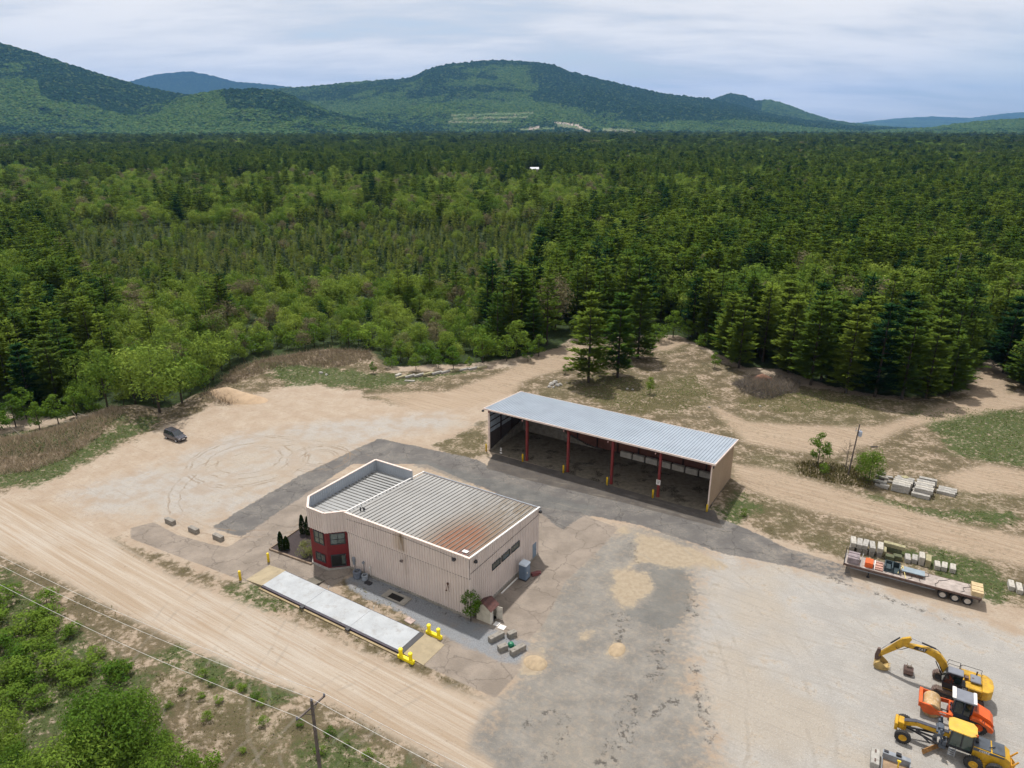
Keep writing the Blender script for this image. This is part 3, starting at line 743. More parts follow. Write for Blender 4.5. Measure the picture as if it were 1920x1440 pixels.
def broad_crown(seed, H=10.0, Rm=3.4, z0=0.22, nblob=30, per=85, leaf=0.30, shape=1.0, open_=0.0):
    r = random.Random(seed); T = Tris()
    cz = H * (z0 + 1) / 2; hz_ = H * (1 - z0) / 2
    for b in range(nblob):
        while True:
            x, y, z = r.uniform(-1, 1), r.uniform(-1, 1), r.uniform(-1, 1)
            d = math.sqrt(x * x + y * y + z * z)
            if 0.35 < d < 1: break
        f = 0.80 / d * r.uniform(.72, 1.0); x *= f; y *= f; z *= f
        wz = 1.0 - 0.30 * shape * z
        bx_, by_, bz_ = x * Rm * wz, y * Rm * wz, cz + z * hz_ * .95
        br = Rm * r.uniform(.26, .44); tb = r.random()
        for k in range(per):
            n = rv(r); q = br * r.uniform(.72, 1.05) if r.random() > open_ else br * r.uniform(.9, 1.35)
            p = (bx_ + n[0] * q, by_ + n[1] * q, bz_ + n[2] * q * .8)
            u = rv(r, leaf); v2 = rv(r, leaf); n = (n[0], n[1], n[2] + .35)
            du = (u[0] * n[0] + u[1] * n[1] + u[2] * n[2]) * .75; dv = (v2[0] * n[0] + v2[1] * n[1] + v2[2] * n[2]) * .75
            u = (u[0] - du * n[0], u[1] - du * n[1], u[2] - du * n[2]); v2 = (v2[0] - dv * n[0], v2[1] - dv * n[1], v2[2] - dv * n[2])
            T.tri((p[0] + u[0], p[1] + u[1], p[2] + u[2]), (p[0] + v2[0], p[1] + v2[1], p[2] + v2[2]), (p[0] - u[0] * .4 - v2[0] * .5, p[1] - u[1] * .4 - v2[1] * .5, p[2] - u[2] * .4 - v2[2] * .5), tb * .6 + r.random() * .4)
    return T
def trunk_mb(H, r0, seed, limbs=5, spread=2.5, z0=.3, lean=0.0):
    r = random.Random(seed); m = MB(); pts = []
    for i in range(5):
        t = i / 4; pts.append((lean * t * H + r.uniform(-.05, .05) * H * .04, r.uniform(-.05, .05) * H * .04, H * .92 * t - (.4 if i == 0 else 0)))
    for i in range(4): m.cyl(pts[i], pts[i + 1], r0 * (1 - i / 4.6), r0 * (1 - (i + 1) / 4.6), 6, cap=False)
    for k in range(limbs):
        z = H * r.uniform(z0, .8); a = r.uniform(0, 6.28); L = spread * r.uniform(.5, 1) * (1.1 - z / H)
        b = (lean * z, 0, z); e = (lean * z + math.cos(a) * L, math.sin(a) * L, z + L * r.uniform(.15, .9))
        m.cyl(b, e, r0 * .32, r0 * .1, 5, cap=False)
    return m
PROTO = {}
def proto(kind, i, T, material, tr=None, bark=None):
    V, F, t = T.data()
    me = bpy.data.meshes.new(kind + '_crown')
    me.vertices.add(len(V)); me.vertices.foreach_set('co', V.ravel())
    me.loops.add(F.size); me.loops.foreach_set('vertex_index', F.ravel().astype(np.int32))
    me.polygons.add(len(F)); me.polygons.foreach_set('loop_start', np.arange(0, F.size, 3, dtype=np.int32))
    me.update(calc_edges=True)
    a = me.attributes.new('tint', 'FLOAT', 'POINT'); a.data.foreach_set('value', t.astype(np.float32))
    me.materials.append(material)
    tm = None
    if tr:
        tm = bpy.data.meshes.new(kind + '_trunk'); tm.from_pydata([tuple(p) for p in tr.v], [], tr.f); tm.materials.append(bark or BARK)
    PROTO.setdefault(kind, []).append((me, tm))
for i in range(8): proto('pine', i, pine_crown(100 + i, (19, 18, 20, 19, 17.5, 19, 18.5, 19)[i], (4.4, 4.9, 3.7, 5.1, 4.2, 3.5, 4.7, 4.0)[i], (.06, .12, .20, .09, .16, .10, .25, .14)[i], (1.05, 1.0, 1.1, .85, 1.05, 1.15, .8, 1.0)[i], .70), PINE, trunk_mb(19, .28, i, 8, 3.2, .1))
for i in range(3): proto('bigpine', i, pine_crown(150 + i, 19, 4.3 + .3 * i, (.10, .06, .13)[i], 1.45, .80, 8), PINE, trunk_mb(19, .30, i + 3, 10, 3.0, .1))
for i in range(5): proto('broad', i, broad_crown(200 + i, 10, 3.3 + .2 * (i % 3), .2, (30, 26, 34, 24, 30)[i], 62, .33, 1.0, .12 * (i % 3)), LEAF, trunk_mb(10, .17, i + 9, 7, 3.0, .2))
for i in range(4): proto('fir', i, fir_crown(300 + i, 5, .78 + .12 * i), FIR, None)
for i in range(3): proto('bush', i, broad_crown(400 + i, 3.2, 1.5, .02, 16, 46, .20, .7, .2), BRIGHT, trunk_mb(2.6, .05, i + 40, 6, 1.4, .05))
for i in range(3): proto('sapling', i, broad_crown(420 + i, 6.0, 1.6, .06, 22, 60, .21, 1.6, .2), BRIGHT, trunk_mb(5.5, .08, i + 50, 8, 1.6, .08))
for i in range(2): proto('near', i, broad_crown(460 + i, 7, 3.0, .05, 46, 120, .19, .6, .15), BRIGHT, trunk_mb(6.5, .12, i + 70, 9, 2.6, .1))
for i in range(2): proto('bare', i, broad_crown(440 + i, 6.0, 2.2, .25, 12, 22, .12, .8, .6), leaf_mat('budding_twigs', (.11, .085, .06, 1), (.17, .14, .07, 1)), trunk_mb(6.5, .09, i + 60, 34, 2.8, .08), mat('grey_twigs', (.16, .13, .11, 1), .95, var=.3))
FIRST = {}
def tree(kind, x, y, H, seed, name, label, cat, group=None, parts=True, z=None, wide=1.0):
    r = random.Random(seed); vi = (seed * 7 + seed // 5) % len(PROTO[kind]); me, tm = PROTO[kind][vi]
    nat = {'pine': 19, 'bigpine': 19, 'broad': 10, 'fir': 5, 'bush': 3.2, 'sapling': 6, 'bare': 6, 'near': 7}[kind]
    s = H / nat; zz = float(ground_z(np.array([x]), np.array([y]))[0]) if z is None else z
    if parts and tm:
        e = thing(name, label, cat, (x, y, zz), r.uniform(0, 6.28), group)
        e.scale = (s * wide, s * wide, s)
        cr = bpy.data.objects.new('crown', me); COL.objects.link(cr); cr.parent = e
        tk = bpy.data.objects.new('trunk', tm); COL.objects.link(tk); tk.parent = e
    else:
        e = bpy.data.objects.new(name, me); COL.objects.link(e); e.location = (x, y, zz); e.rotation_euler = (0, 0, r.uniform(0, 6.28)); e.scale = (s * wide, s * wide, s)
        tag(e, label, cat, group); cr = e
    FIRST.setdefault((kind, vi), cr)
    return e

# --- single trees one can point to
def hero(kind, u, v, H, name, label, cat, seed=None, wide=1.0, group=None):
    if kind == 'pine' and H > 12: kind = 'bigpine'
    p = at(u, v); HERO.append((p.x, p.y, H * .17))
    return tree(kind, p.x, p.y, H, int(u * 7 + v) if seed is None else seed, name, label, cat, group, wide=wide)
HERO = []
hero('pine', 1103, 718, 20.5, 'pine_tree', 'tall white pine standing free behind the open shed, the one nearer its left end', 'tree', 100)
hero('pine', 1158, 708, 19.5, 'pine_tree', 'white pine close beside another free-standing pine behind the middle of the open shed', 'tree', 103)
hero('pine', 1196, 672, 19.5, 'pine_tree', 'white pine set back at the bend of the sandy track, behind the free-standing pair', 'tree', 101)
hero('broad', 205, 778, 13, 'broadleaf_tree', 'dark green rounded tree at the forest edge above the brown reed bank', 'tree', 200, .95)
hero('broad', 300, 776, 14.5, 'broadleaf_tree', 'large bright green rounded tree at the forest edge just above the parked car', 'tree', 201, 1.15)
hero('broad', 342, 758, 11.5, 'broadleaf_tree', 'rounded green tree on the sand-mound side of the large tree above the parked car', 'tree', 203, 1.1)
hero('broad', 255, 760, 13, 'broadleaf_tree', 'tall leafy tree filling the gap in the clump above the reed bank', 'tree', 204, 1.1)
hero('broad', 400, 712, 11.5, 'broadleaf_tree', 'umbrella-shaped tree with bare grey lower branches beside the low brown mound', 'tree', 202, 1.15)
hero('sapling', 385, 742, 6.5, 'young_tree', 'small pale green tree by the sand mound, below the clump above the car', 'tree')
hero('pine', 978, 640, 20, 'pine_tree', 'big dark pine at the left side of the track where it enters the forest', 'tree', 102, 1.1)
for k, (u, v, H) in enumerate([(1000, 655, 13), (1385, 690, 17), (1365, 672, 16), (1478, 700, 18), (1520, 722, 20), (1585, 738, 19), (1640, 745, 20), (1560, 700, 18), (1690, 750, 19), (1735, 748, 17), (1780, 742, 13), (1610, 712, 19), (1680, 715, 20), (1740, 715, 20),
                               (1880, 700, 18), (1925, 730, 18), (1985, 745, 18), (1465, 660, 18), (1420, 660, 17), (60, 770, 14), (110, 760, 15), (20, 740, 14), (150, 745, 13), (-40, 790, 14), (90, 700, 15)]):
    hero('pine', u, v, H, 'pine_tree', 'edge pine rising straight from the open sandy ground along the forest margin', 'tree', None, 1.0, 'pines along the edge of the clearing')
for k, (u, v, H) in enumerate([(735, 690, 4), (752, 680, 6), (780, 694, 4.5), (800, 682, 6), (822, 690, 4), (850, 692, 6), (845, 672, 7), (880, 690, 3), (905, 680, 9), (925, 668, 8), (950, 678, 7), (968, 668, 10), (905, 655, 9), (990, 678, 5), (1010, 668, 6), (700, 655, 9), (655, 655, 8),
                               (1020, 640, 6), (1215, 650, 5), (1060, 700, 2.5), (1340, 690, 4), (1235, 640, 7), (1262, 632, 8), (1290, 636, 6), (1320, 650, 5), (1180, 640, 6), (1145, 634, 7), (1110, 632, 8), (1080, 634, 7), (700, 700, 3), (560, 655, 7), (590, 652, 7), (520, 650, 6), (490, 662, 7), (460, 672, 7)]):
    hero('sapling' if k % 3 else 'bush', u, v, H * (1 if k % 3 else .8), 'young_tree', 'bright green young tree on the forest edge between the sand lot and the pines', 'tree', None, 1.25, 'young trees along the edge of the lot')
for k, (u, v, H) in enumerate([(30, 800, 7), (75, 805, 6), (110, 795, 6.5), (145, 785, 7), (0, 820, 6), (180, 785, 5), (-30, 815, 7), (50, 785, 7)]):
    hero('sapling', u, v, H, 'young_tree', 'thin young birch-like tree in the tangle behind the reed bank', 'tree', None, 1.3, 'young trees behind the reed bank')
hero('sapling', 1533, 870, 6.2, 'young_tree', 'thin-crowned young pine on the left of the weedy island round the transformer pole', 'tree', 420, 1.1)
hero('near', 1628, 903, 5.8, 'pine_tree', 'bushy young pine on the right of the transformer pole, beside the broken slabs', 'tree', 100, .95)
hero('bush', 1545, 888, 2.0, 'shrub', 'low dark green shrub at the front of the weedy island near the transformer pole', 'shrub')
hero('bare', 1585, 880, 5.5, 'bare_tree', 'reddish half-bare small tree just left of the transformer pole', 'tree')
hero('sapling', 1218, 748, 4.0, 'young_tree', 'lone bright green sapling growing on the scrub behind the right half of the shed', 'tree')
hero('bush', 1395, 968, 1.3, 'shrub', 'low weedy shrub against the closed end wall of the open shed', 'shrub')
# near corner of the picture: leafy growth seen from above
for k, (u, v, H, kd) in enumerate([(215, 1440, 7.5, 'near'), (150, 1500, 7, 'near'), (255, 1400, 5.5, 'near'), (190, 1400, 6, 'near'), (330, 1490, 5, 'near'), (60, 1530, 6, 'near'), (0, 1420, 5, 'near'), (-40, 1330, 4.5, 'near'),
                                   (30, 1470, 4, 'near'), (290, 1450, 4.5, 'near'), (380, 1475, 3.5, 'bush')]):
    hero(kd, u, v, H, 'broadleaf_tree', ['tallest leafy green tree in the near corner below the power line', 'leafy tree in the near corner, half hidden under the tallest one'][min(k, 1)], 'tree', None, 1.15, 'leafy trees in the near corner')
rb = random.Random(5)
thk = G((-60, 1085), (60, 1085), (110, 1150), (170, 1200), (235, 1265), (215, 1300), (150, 1290), (60, 1330), (-80, 1380))
kk = 0
while kk < 64:
    u, v = rb.uniform(-80, 240), rb.uniform(1085, 1390); p = at(u, v)
    if float(sdf(np.array([p.x]), np.array([p.y]), thk)[0]) > 0: continue
    hero('bush', u, v, rb.uniform(1.0, 2.4), 'shrub', 'bright green shrub in the thicket between the power line and the near corner', 'shrub', None, 1.6, 'shrubs in the near thicket'); kk += 1
for k, (u, v) in enumerate([(382, 1280), (400, 1296), (436, 1298), (455, 1305), (345, 1314), (380, 1325), (411, 1330), (480, 1320), (492, 1335), (392, 1362), (312, 1392), (565, 1372), (497, 1372), (455, 1422), (320, 1340), (620, 1385), (650, 1400), (600, 1420), (690, 1420)]):
    hero('bush', u, v, rb.uniform(.5, .9), 'shrub', 'small round green bush dotted on the sandy bank below the power line', 'shrub', None, 1.5, 'small bushes on the sandy bank')
# dead leaning birch stems behind the reed bank
for k, (p, q, h) in enumerate([((158, 800), (135, 770), 5.5), ((185, 785), (145, 775), 4.5), ((60, 835), (20, 800), 5.0), ((200, 792), (120, 790), 2.0), ((45, 850), (-20, 835), 1.5)]):
    a = at(*p); b2 = at(*q, h); m = MB().cyl(a, b2, .10, .04, 6)
    tag(m.build('fallen_birch', BIRCH), ['pale birch stem leaning up out of the thicket above the reeds', 'second pale birch stem leaning beside the first one', 'pale birch stem slanting up at the near end of the thicket', 'pale dead stem lying almost flat over the reed bank', 'pale dead stem lying on the grass below the thicket'][k], 'dead tree')
a = at(1772, 592); m = MB().cyl((0, 0, 0), (.8, 0, 18.2), .22, .08, 6)
for k in range(7): m.cyl((.045 * (11 + k), 0, 11 + k), (.045 * (11 + k) + (1.1 if k % 2 else -1.0) * (1.2 - k * .1), .3 * (k % 3 - 1), 12.3 + k), .05, .02, 5)
o = m.build('dead_tree', mat('grey_deadwood', (.26, .24, .21, 1), .9, var=.3)); o.location = a; tag(o, 'bare pale dead tree standing among the tall pines', 'dead tree')

# --- the forest: a position, a kind and a height for every tree
rng = np.random.default_rng(11)
pts = []
D = 96.0
while D < 4200:
    sp = 3.0 if D < 330 else (3.0 + (D - 330) * .010 if D < 700 else 6.7 + (D - 700) * .0085)
    nang = int(2 * math.atan(1.12) * D / sp)
    th = np.linspace(-math.atan(1.12), math.atan(1.12), nang) + rng.uniform(-.5, .5, nang) * sp / D
    dd = D + rng.uniform(-.5, .5, nang) * sp
    pts.append(np.stack([np.sin(th) * dd, np.cos(th) * dd, np.full(nang, sp)], 1))
    D += sp
pts = np.concatenate(pts)
x, y, spc = pts.T
zc = y * math.cos(PITCH) + CAM_H * math.sin(PITCH); yc = -(y * math.sin(PITCH) - CAM_H * math.cos(PITCH))
u = 960 + FPX * x / zc; v = 720 + FPX * yc / zc
dcl = np.full(x.shape, 50.0); nr = y < 260
dcl[nr] = sdf(x[nr], y[nr], CLEAR)
ok = (u > -470) & (u < 2390) & (dcl > 1.2) & (y > 60)
for hx, hy, hr in HERO: ok &= (x - hx) ** 2 + (y - hy) ** 2 > (hr * .8) ** 2
x, y, spc, u, v, dcl = [q[ok] for q in (x, y, spc, u, v, dcl)]
n = len(x)
n1_ = fbm(x, y, 1 / 45, 3, 71); n2_ = fbm(x, y, 1 / 110, 3, 72); r1 = rng.random(n); r2 = rng.random(n); r3 = rng.random(n)
bound = np.interp(v, [330, 345, 380, 450, 560, 620, 700], [200, 1150, 1230, 1010, 950, 930, 900]) + (n1_ - .5) * 260     # left of this line: mixed young growth
mixed = (v > 322 + (n2_ - .5) * 30) & (u < bound)
leftpine = (v > 440) & (u < np.interp(v, [440, 560, 640, 800], [60, 190, 230, 120]) + (n1_ - .5) * 120)
plant = mixed & ~leftpine & (v > 428 + (n2_ - .5) * 40) & (v < 562 + (n1_ - .5) * 30) & (u > 120)
kind = np.zeros(n, int); H = np.zeros(n)     # 0 pine 1 broadleaf 2 young conifer
keep = np.ones(n, bool)
tall = ~mixed | leftpine
kind[tall] = 0
dec = tall & (r1 < np.where(v < 300, .06, .12) + np.where(n1_ > .60, .42, 0) + np.where((u > 1100) & (v > 280) & (v < 440), .14, 0))
kind[dec] = 1
H[tall] = 12.5 + 8.5 * r2[tall] ** .8; H[dec] = 11 + 5 * r2[dec]
H[leftpine] *= .84
keep &= ~(tall & (spc < 5) & (r3 > (spc / 5.2) ** 2))
mx = mixed & ~leftpine & ~plant
clus = fbm(x, y, 1 / 16, 2, 75)
k_ = np.where(clus > .60, 1, np.where(clus < .46, 2, np.where(r1 < .38, 1, 2)))
k_ = np.where((r1 > .94) | (n1_ < .33), 0, k_)
k_ = np.where((v > 562) & (r1 < .8), 1, k_)
kind[mx] = k_[mx]
H[mx] = np.where(k_ == 1, 6.5 + 4.5 * r2, np.where(k_ == 2, 5 + 4.5 * r2, 12 + 5 * r2))[mx]
H[mx & (v < 430)] *= 1.2
keep &= ~(mx & (k_ == 1) & (spc < 4.4) & (r3 > .48)) & ~(mx & (k_ == 0) & (r3 > .35)) & ~(mx & (k_ == 2) & (r3 > .85))
k2 = np.where(r1 < .91, 2, np.where(r1 < .97, 1, 3))
kind[plant] = np.where(k2 == 3, 2, k2)[plant]
H[plant] = np.where(k2 == 1, 4.5 + 2.5 * r2, 3.6 + 3.6 * r2 ** 1.6)[plant]
edge = dcl < 5
farh = np.hypot(x, y) > 1800
H[farh] *= rng.uniform(.75, 1.5, int(farh.sum()))
H[edge & mixed] *= .7
lowz = mixed & ~leftpine & (v > 585) & (u > 440)
H[lowz] = np.minimum(H[lowz] * .8, 7.5)
sc_far = np.clip(spc / 6.5, 1, 3.2)
x, y, kind, H, u, v, sc_far, spc = [q[keep] for q in (x, y, kind, H, u, v, sc_far, spc)]
# the house roof that shows through the forest needs its gap
hp = at(1002, 322); hx_ = hp.x * y / hp.y; cor = (np.abs(x - hx_) < 11) & (y < hp.y) & (y > hp.y - 230); hcap = 4.0 + (hp.y - y) * .052
H = np.where(cor, np.minimum(H, hcap), H); hk = ~((np.abs(x - hp.x) < 13) & (np.abs(y - hp.y) < 16))
x, y, kind, H, u, v, sc_far, spc = [q[hk] for q in (x, y, kind, H, u, v, sc_far, spc)]
dist = np.hypot(x, y)
single = np.zeros(len(x), bool)
inview = (u > -30) & (u < 1950)
used = {0: 34, 1: 20, 2: 0}
for k, lim in ((0, 262), (1, 262), (2, 296)):
    c_ = np.where((kind == k) & inview)[0]; c_ = c_[np.argsort(dist[c_])][:lim]
    single[c_] = True
NAMES = {0: ('pine', 'pine_tree', 'tree', 'tall green pine in the dense stand behind the clearing', 'pines of the near forest'),
         1: ('broad', 'broadleaf_tree', 'tree', 'light green leafy tree in the young growth behind the clearing', 'leafy trees of the near forest'),
         2: ('fir', 'young_conifer', 'tree', 'slim young conifer in the regrowing plot behind the leafy forest edge', 'young conifers in the regrowing plot')}
NAT = {0: 19, 1: 10, 2: 5}
for i in np.where(single)[0]:
    kd, nm, ct, lb, gp = NAMES[int(kind[i])]
    tree(kd, float(x[i]), float(y[i]), float(H[i]), int(i), nm, lb, ct, gp, z=0.0 if y[i] > 200 else None, parts=(kind[i] != 2))
def scatter(name, sel, kd, label=None):
    """the uncounted rest of the wood: one object, crowns instanced on its points"""
    idx = np.where(sel)[0]
    me = bpy.data.meshes.new(name); me.vertices.add(len(idx))
    me.vertices.foreach_set('co', np.stack([x[idx], y[idx], np.zeros(len(idx)) - .1], 1).astype(np.float32).ravel())
    s = H[idx] / NAT[kd]
    for nm, val in (('sw', s * sc_far[idx] * rng.uniform(.85, 1.15, len(idx))), ('sh', s), ('rz', rng.uniform(0, 6.28, len(idx)))):
        a = me.attributes.new(nm, 'FLOAT', 'POINT'); a.data.foreach_set('value', val.astype(np.float32))
    vars_ = [k for k in FIRST if k[0] == NAMES[kd][0]]
    a = me.attributes.new('pi', 'INT', 'POINT'); a.data.foreach_set('value', rng.integers(0, len(vars_), len(idx)).astype(np.int32))
    ob = bpy.data.objects.new(name, me); COL.objects.link(ob); ob['kind'] = 'stuff'
    ng = bpy.data.node_groups.new(name, 'GeometryNodeTree')
    ng.interface.new_socket('Geometry', in_out='INPUT', socket_type='NodeSocketGeometry')
    ng.interface.new_socket('Geometry', in_out='OUTPUT', socket_type='NodeSocketGeometry')
    gi = ng.nodes.new('NodeGroupInput'); go = ng.nodes.new('NodeGroupOutput')
    iop = ng.nodes.new('GeometryNodeInstanceOnPoints'); jn = ng.nodes.new('GeometryNodeJoinGeometry')
    ng.links.new(gi.outputs[0], iop.inputs['Points'])
    for k in vars_:
        oi = ng.nodes.new('GeometryNodeObjectInfo'); oi.inputs['Object'].default_value = FIRST[k]
        gti = ng.nodes.new('GeometryNodeGeometryToInstance')
        ng.links.new(oi.outputs['Geometry'], gti.inputs[0]); ng.links.new(gti.outputs[0], jn.inputs[0])
    ng.links.new(jn.outputs[0], iop.inputs['Instance'])
    iop.inputs['Pick Instance'].default_value = True
    def na(nm, ty):
        q = ng.nodes.new('GeometryNodeInputNamedAttribute'); q.data_type = ty; q.inputs[0].default_value = nm; return q.outputs[0]
    ng.links.new(na('pi', 'INT'), iop.inputs['Instance Index'])
    c1 = ng.nodes.new('ShaderNodeCombineXYZ'); ng.links.new(na('rz', 'FLOAT'), c1.inputs[2]); ng.links.new(c1.outputs[0], iop.inputs['Rotation'])
    c2 = ng.nodes.new('ShaderNodeCombineXYZ'); sw_ = na('sw', 'FLOAT')
    ng.links.new(sw_, c2.inputs[0]); ng.links.new(sw_, c2.inputs[1]); ng.links.new(na('sh', 'FLOAT'), c2.inputs[2]); ng.links.new(c2.outputs[0], iop.inputs['Scale'])
    ng.links.new(iop.outputs[0], go.inputs[0])
    md = ob.modifiers.new('trees', 'NODES'); md.node_group = ng
    return ob
scatter('pine_forest', (kind == 0) & ~single, 0)
scatter('broadleaf_forest', (kind == 1) & ~single, 1)
scatter('young_conifer_growth', (kind == 2) & ~single, 2)
print('TREES', [(int((kind == k).sum())) for k in (0, 1, 2)], int(single.sum()))
# ---------------------------------------------------------------- main metal-clad building
K0 = Vector((-4.607, 65.81, 0))
def KW(x, y, z=0): return K0 + E1 * x + E2 * y + Vector((0, 0, z))
SID = (0.64, 0.555, 0.515, 1)
def siding(name, col, rust=None):
    m, nt, b = new_mat(name); co = nt.coord()
    n1 = nt.noise(co, .35, 4, .6); n2 = nt.noise(nt.mapv(co, scale=(3, 3, .25)), 1.0, 4, .6)
    c = nt.mix(nt.step(n1, .3, .7), tuple(k * .88 for k in col[:3]) + (1,), col)
    c = nt.mix(nt.math('MULTIPLY', nt.step(n2, .5, .8), .35), c, tuple(k * .70 for k in col[:3]) + (1,))
    if rust:
        x, y, z = nt.sep(co)
        for (cx, wx, z0, z1, colr, a) in rust:
            f = nt.math('SUBTRACT', 1, nt.step(nt.math('ABSOLUTE', nt.math('SUBTRACT', x, cx)), wx * .2, wx))
            g_ = AND(nt.step(z, z0, z0 + .5), nt.math('SUBTRACT', 1, nt.step(z, z1 - .4, z1 + .1)))
            c = nt.mix(AND(AND(f, g_), nt.math('MULTIPLY', nt.step(n2, .2, .6), a)), c, colr)
    nt.put(b.inputs['Base Color'], c); b.inputs['Roughness'].default_value = .5; b.inputs['Specular IOR Level'].default_value = .35
    return m
M_SID = siding('cream_metal_siding', SID, [(-9.5, .55, 5.4, 8.1, (.10, .07, .04, 1), .95), (-9.9, 1.5, 5.4, 8.0, (.36, .26, .16, 1), .5), (-9.2, .5, 2.2, 5.2, (.38, .30, .24, 1), .35)])
M_SIDR = siding('cream_metal_siding_end', SID)
M_INN = siding('galvanised_inner_face', (.36, .39, .43, 1))
M_COP = mat('pale_coping', (.68, .56, .50, 1), .5, var=.12, scale=2, dirt=(.40, .30, .25, 1), dirt_amt=.4)
M_COPW = mat('white_coping', (.70, .68, .66, 1), .5, var=.12, scale=2, dirt=(.42, .36, .32, 1), dirt_amt=.4)
M_RED = mat('red_painted_panel', (.135, .008, .012, 1), .5, var=.15)
M_GLASS = mat('dark_window_glass', (.03, .045, .045, 1), .12, var=.2, spec=.7)
M_GLASS2 = mat('green_grey_glass', (.075, .095, .085, 1), .15, var=.2, spec=.7)
M_FRAME = mat('dark_window_frame', (.035, .04, .045, 1), .5)
M_CONC = mat('old_concrete', S(186, 178, 166), .9, var=.2, scale=1.2, fine=.25, bump=.3)
M_CONCW = mat('pale_concrete', S(206, 200, 192), .9, var=.22, scale=1.5, dirt=S(120, 112, 100), dirt_amt=.5, fine=.25, bump=.3)
M_DARK = mat('dark_metal', (.03, .03, .035, 1), .5, var=.2)
M_GREYM = mat('grey_metal', (.22, .24, .27, 1), .45, var=.2)
M_BLUED = mat('blue_grey_door', (.16, .22, .29, 1), .5, var=.15)
M_YEL = mat('yellow_paint', (.78, .56, .02, 1), .5, var=.18, scale=3, dirt=(.25, .2, .08, 1), dirt_amt=.4)
M_YEL2 = mat('deep_yellow_paint', (.62, .40, .01, 1), .5, var=.2, scale=3, dirt=(.2, .15, .05, 1), dirt_amt=.4)
# roof sheet: grey panels, rust at the low corner, moss and dirt to the right
def roof_mat(name, col, seamdir, rusty):
    m, nt, b = new_mat(name); co = nt.coord(); x, y, z = nt.sep(co)
    n1 = nt.noise(co, .25, 4, .6); n2 = nt.noise(co, 2.2, 5, .65); n3 = nt.noise(nt.mapv(co, scale=(4, .5, 1)), 1.0, 5, .65)
    c = nt.mix(nt.step(n1, .3, .7), tuple(k * .86 for k in col[:3]) + (1,), col)
    c = nt.mix(AND(nt.step(n3, .52, .75), .35), c, tuple(k * .6 for k in col[:3]) + (1,))
    if rusty:
        f = nt.step(nt.math('ADD', x, nt.math('MULTIPLY', nt.math('SUBTRACT', n1, .5), 6)), -12.0, -.5)
        c = nt.mix(AND(nt.math('MULTIPLY', f, .9), nt.step(n3, .26, .58)), c, (.135, .098, .058, 1))
        d = nt.t.nodes.new('ShaderNodeVectorMath'); d.operation = 'DISTANCE'
        nt.put(d.inputs[0], nt.mapv(co, scale=(1.0, .62, 1))); d.inputs[1].default_value = (-3.3, 1.75, 7.6)
        rr = nt.math('ADD', nt.math('ADD', d.outputs['Value'], nt.math('MULTIPLY', nt.math('SUBTRACT', n2, .5), 2.2)), nt.math('MULTIPLY', nt.math('SUBTRACT', n3, .5), 3.5))
        c = nt.mix(AND(nt.math('SUBTRACT', 1, nt.step(rr, 2.2, 6.0)), .65), c, (.15, .085, .042, 1))
        c = nt.mix(AND(AND(nt.math('SUBTRACT', 1, nt.step(rr, 1.4, 3.2)), nt.step(n2, .25, .45)), .88), c, (.18, .068, .028, 1))
        d2 = nt.math('SUBTRACT', 1, nt.step(nt.math('ADD', nt.math('ABSOLUTE', nt.math('ADD', x, 1.3)), nt.math('MULTIPLY', y, .5)), .7, 1.5))
        c = nt.mix(AND(d2, .85), c, (.12, .05, .045, 1))
    nt.put(b.inputs['Base Color'], c); b.inputs['Roughness'].default_value = .55; b.inputs['Metallic'].default_value = 0.0; b.inputs['Specular IOR Level'].default_value = .4
    return m
M_ROOF = roof_mat('standing_seam_roof_sheet', (.30, .295, .285, 1), 0, True)
M_ROOF2 = roof_mat('bay_roof_sheet', (.29, .295, .295, 1), 0, False)

def corr(p0, p1, z0, z1a, z1b=None, pitch=.38, dep=.085, flip=False, cut=None):
    """ribbed sheet wall from p0 to p1 (outside on the right-hand side), its top running from z1a to z1b"""
    m = MB(); z1b = z1a if z1b is None else z1b
    dx, dy = p1[0] - p0[0], p1[1] - p0[1]; L = math.hypot(dx, dy); tx, ty = dx / L, dy / L; nx, ny = ty, -tx
    if flip: nx, ny = -nx, -ny
    n = max(1, round(L / pitch)); pt = L / n; st = []
    for i in range(n):
        st += [(i * pt, 0), (i * pt + .62 * pt, 0), (i * pt + .70 * pt, dep), (i * pt + .92 * pt, dep)]
    st.append((L, 0)); vs = []; fs = []
    for s, d in st:
        X_, Y_ = p0[0] + tx * s + nx * d, p0[1] + ty * s + ny * d
        vs += [(X_, Y_, z0), (X_, Y_, z1a + (z1b - z1a) * s / L)]
    for i in range(len(st) - 1): fs.append((2 * i, 2 * i + 2, 2 * i + 3, 2 * i + 1) if not flip else (2 * i, 2 * i + 1, 2 * i + 3, 2 * i + 2))
    return m.add(vs, fs)
bld = thing('workshop_building', 'cream ribbed-metal workshop with rusty sheet roof, roof parapet and red two-storey corner bay', 'building', K0, TH)
A_, B_, C_, D_, E_, F_ = (-18.4, 0), (-20.3, -1.8), (-23.1, -1.8), (-25.05, .2), (-25.05, 12.7), (-18.5, 12.75)
core = MB().prism([(-18.36, .04), (-.06, .04), (-.06, 14.94), (-18.36, 14.94)], .02, 6.55)
core.prism([(-18.38, .1), (-20.28, -1.66), (-23.04, -1.66), (-24.94, .26), (-24.94, 12.6), (-18.5, 12.65)], .02, 6.1)
core.build('inner_wall', M_SIDR, bld)
corr((-18.36, 0), (0, 0), .28, 5.35).build('wall', M_SID, bld)
sk = corr((-18.4, -.14), (.02, -.14), 5.3, 7.9)
sk.build('upper_wall', M_SID, bld)
MB().bx(-18.4, .04, -.14, .06, 5.24, 5.30).bx(.06, .11, .0, 14.96, 5.9, 5.93).build('lap_trim', mat('dark_trim', (.10, .085, .08, 1), .7), bld)
corr((0.0, 0), (0.0, 15), .28, 7.9, 6.8).build('wall', M_SIDR, bld)
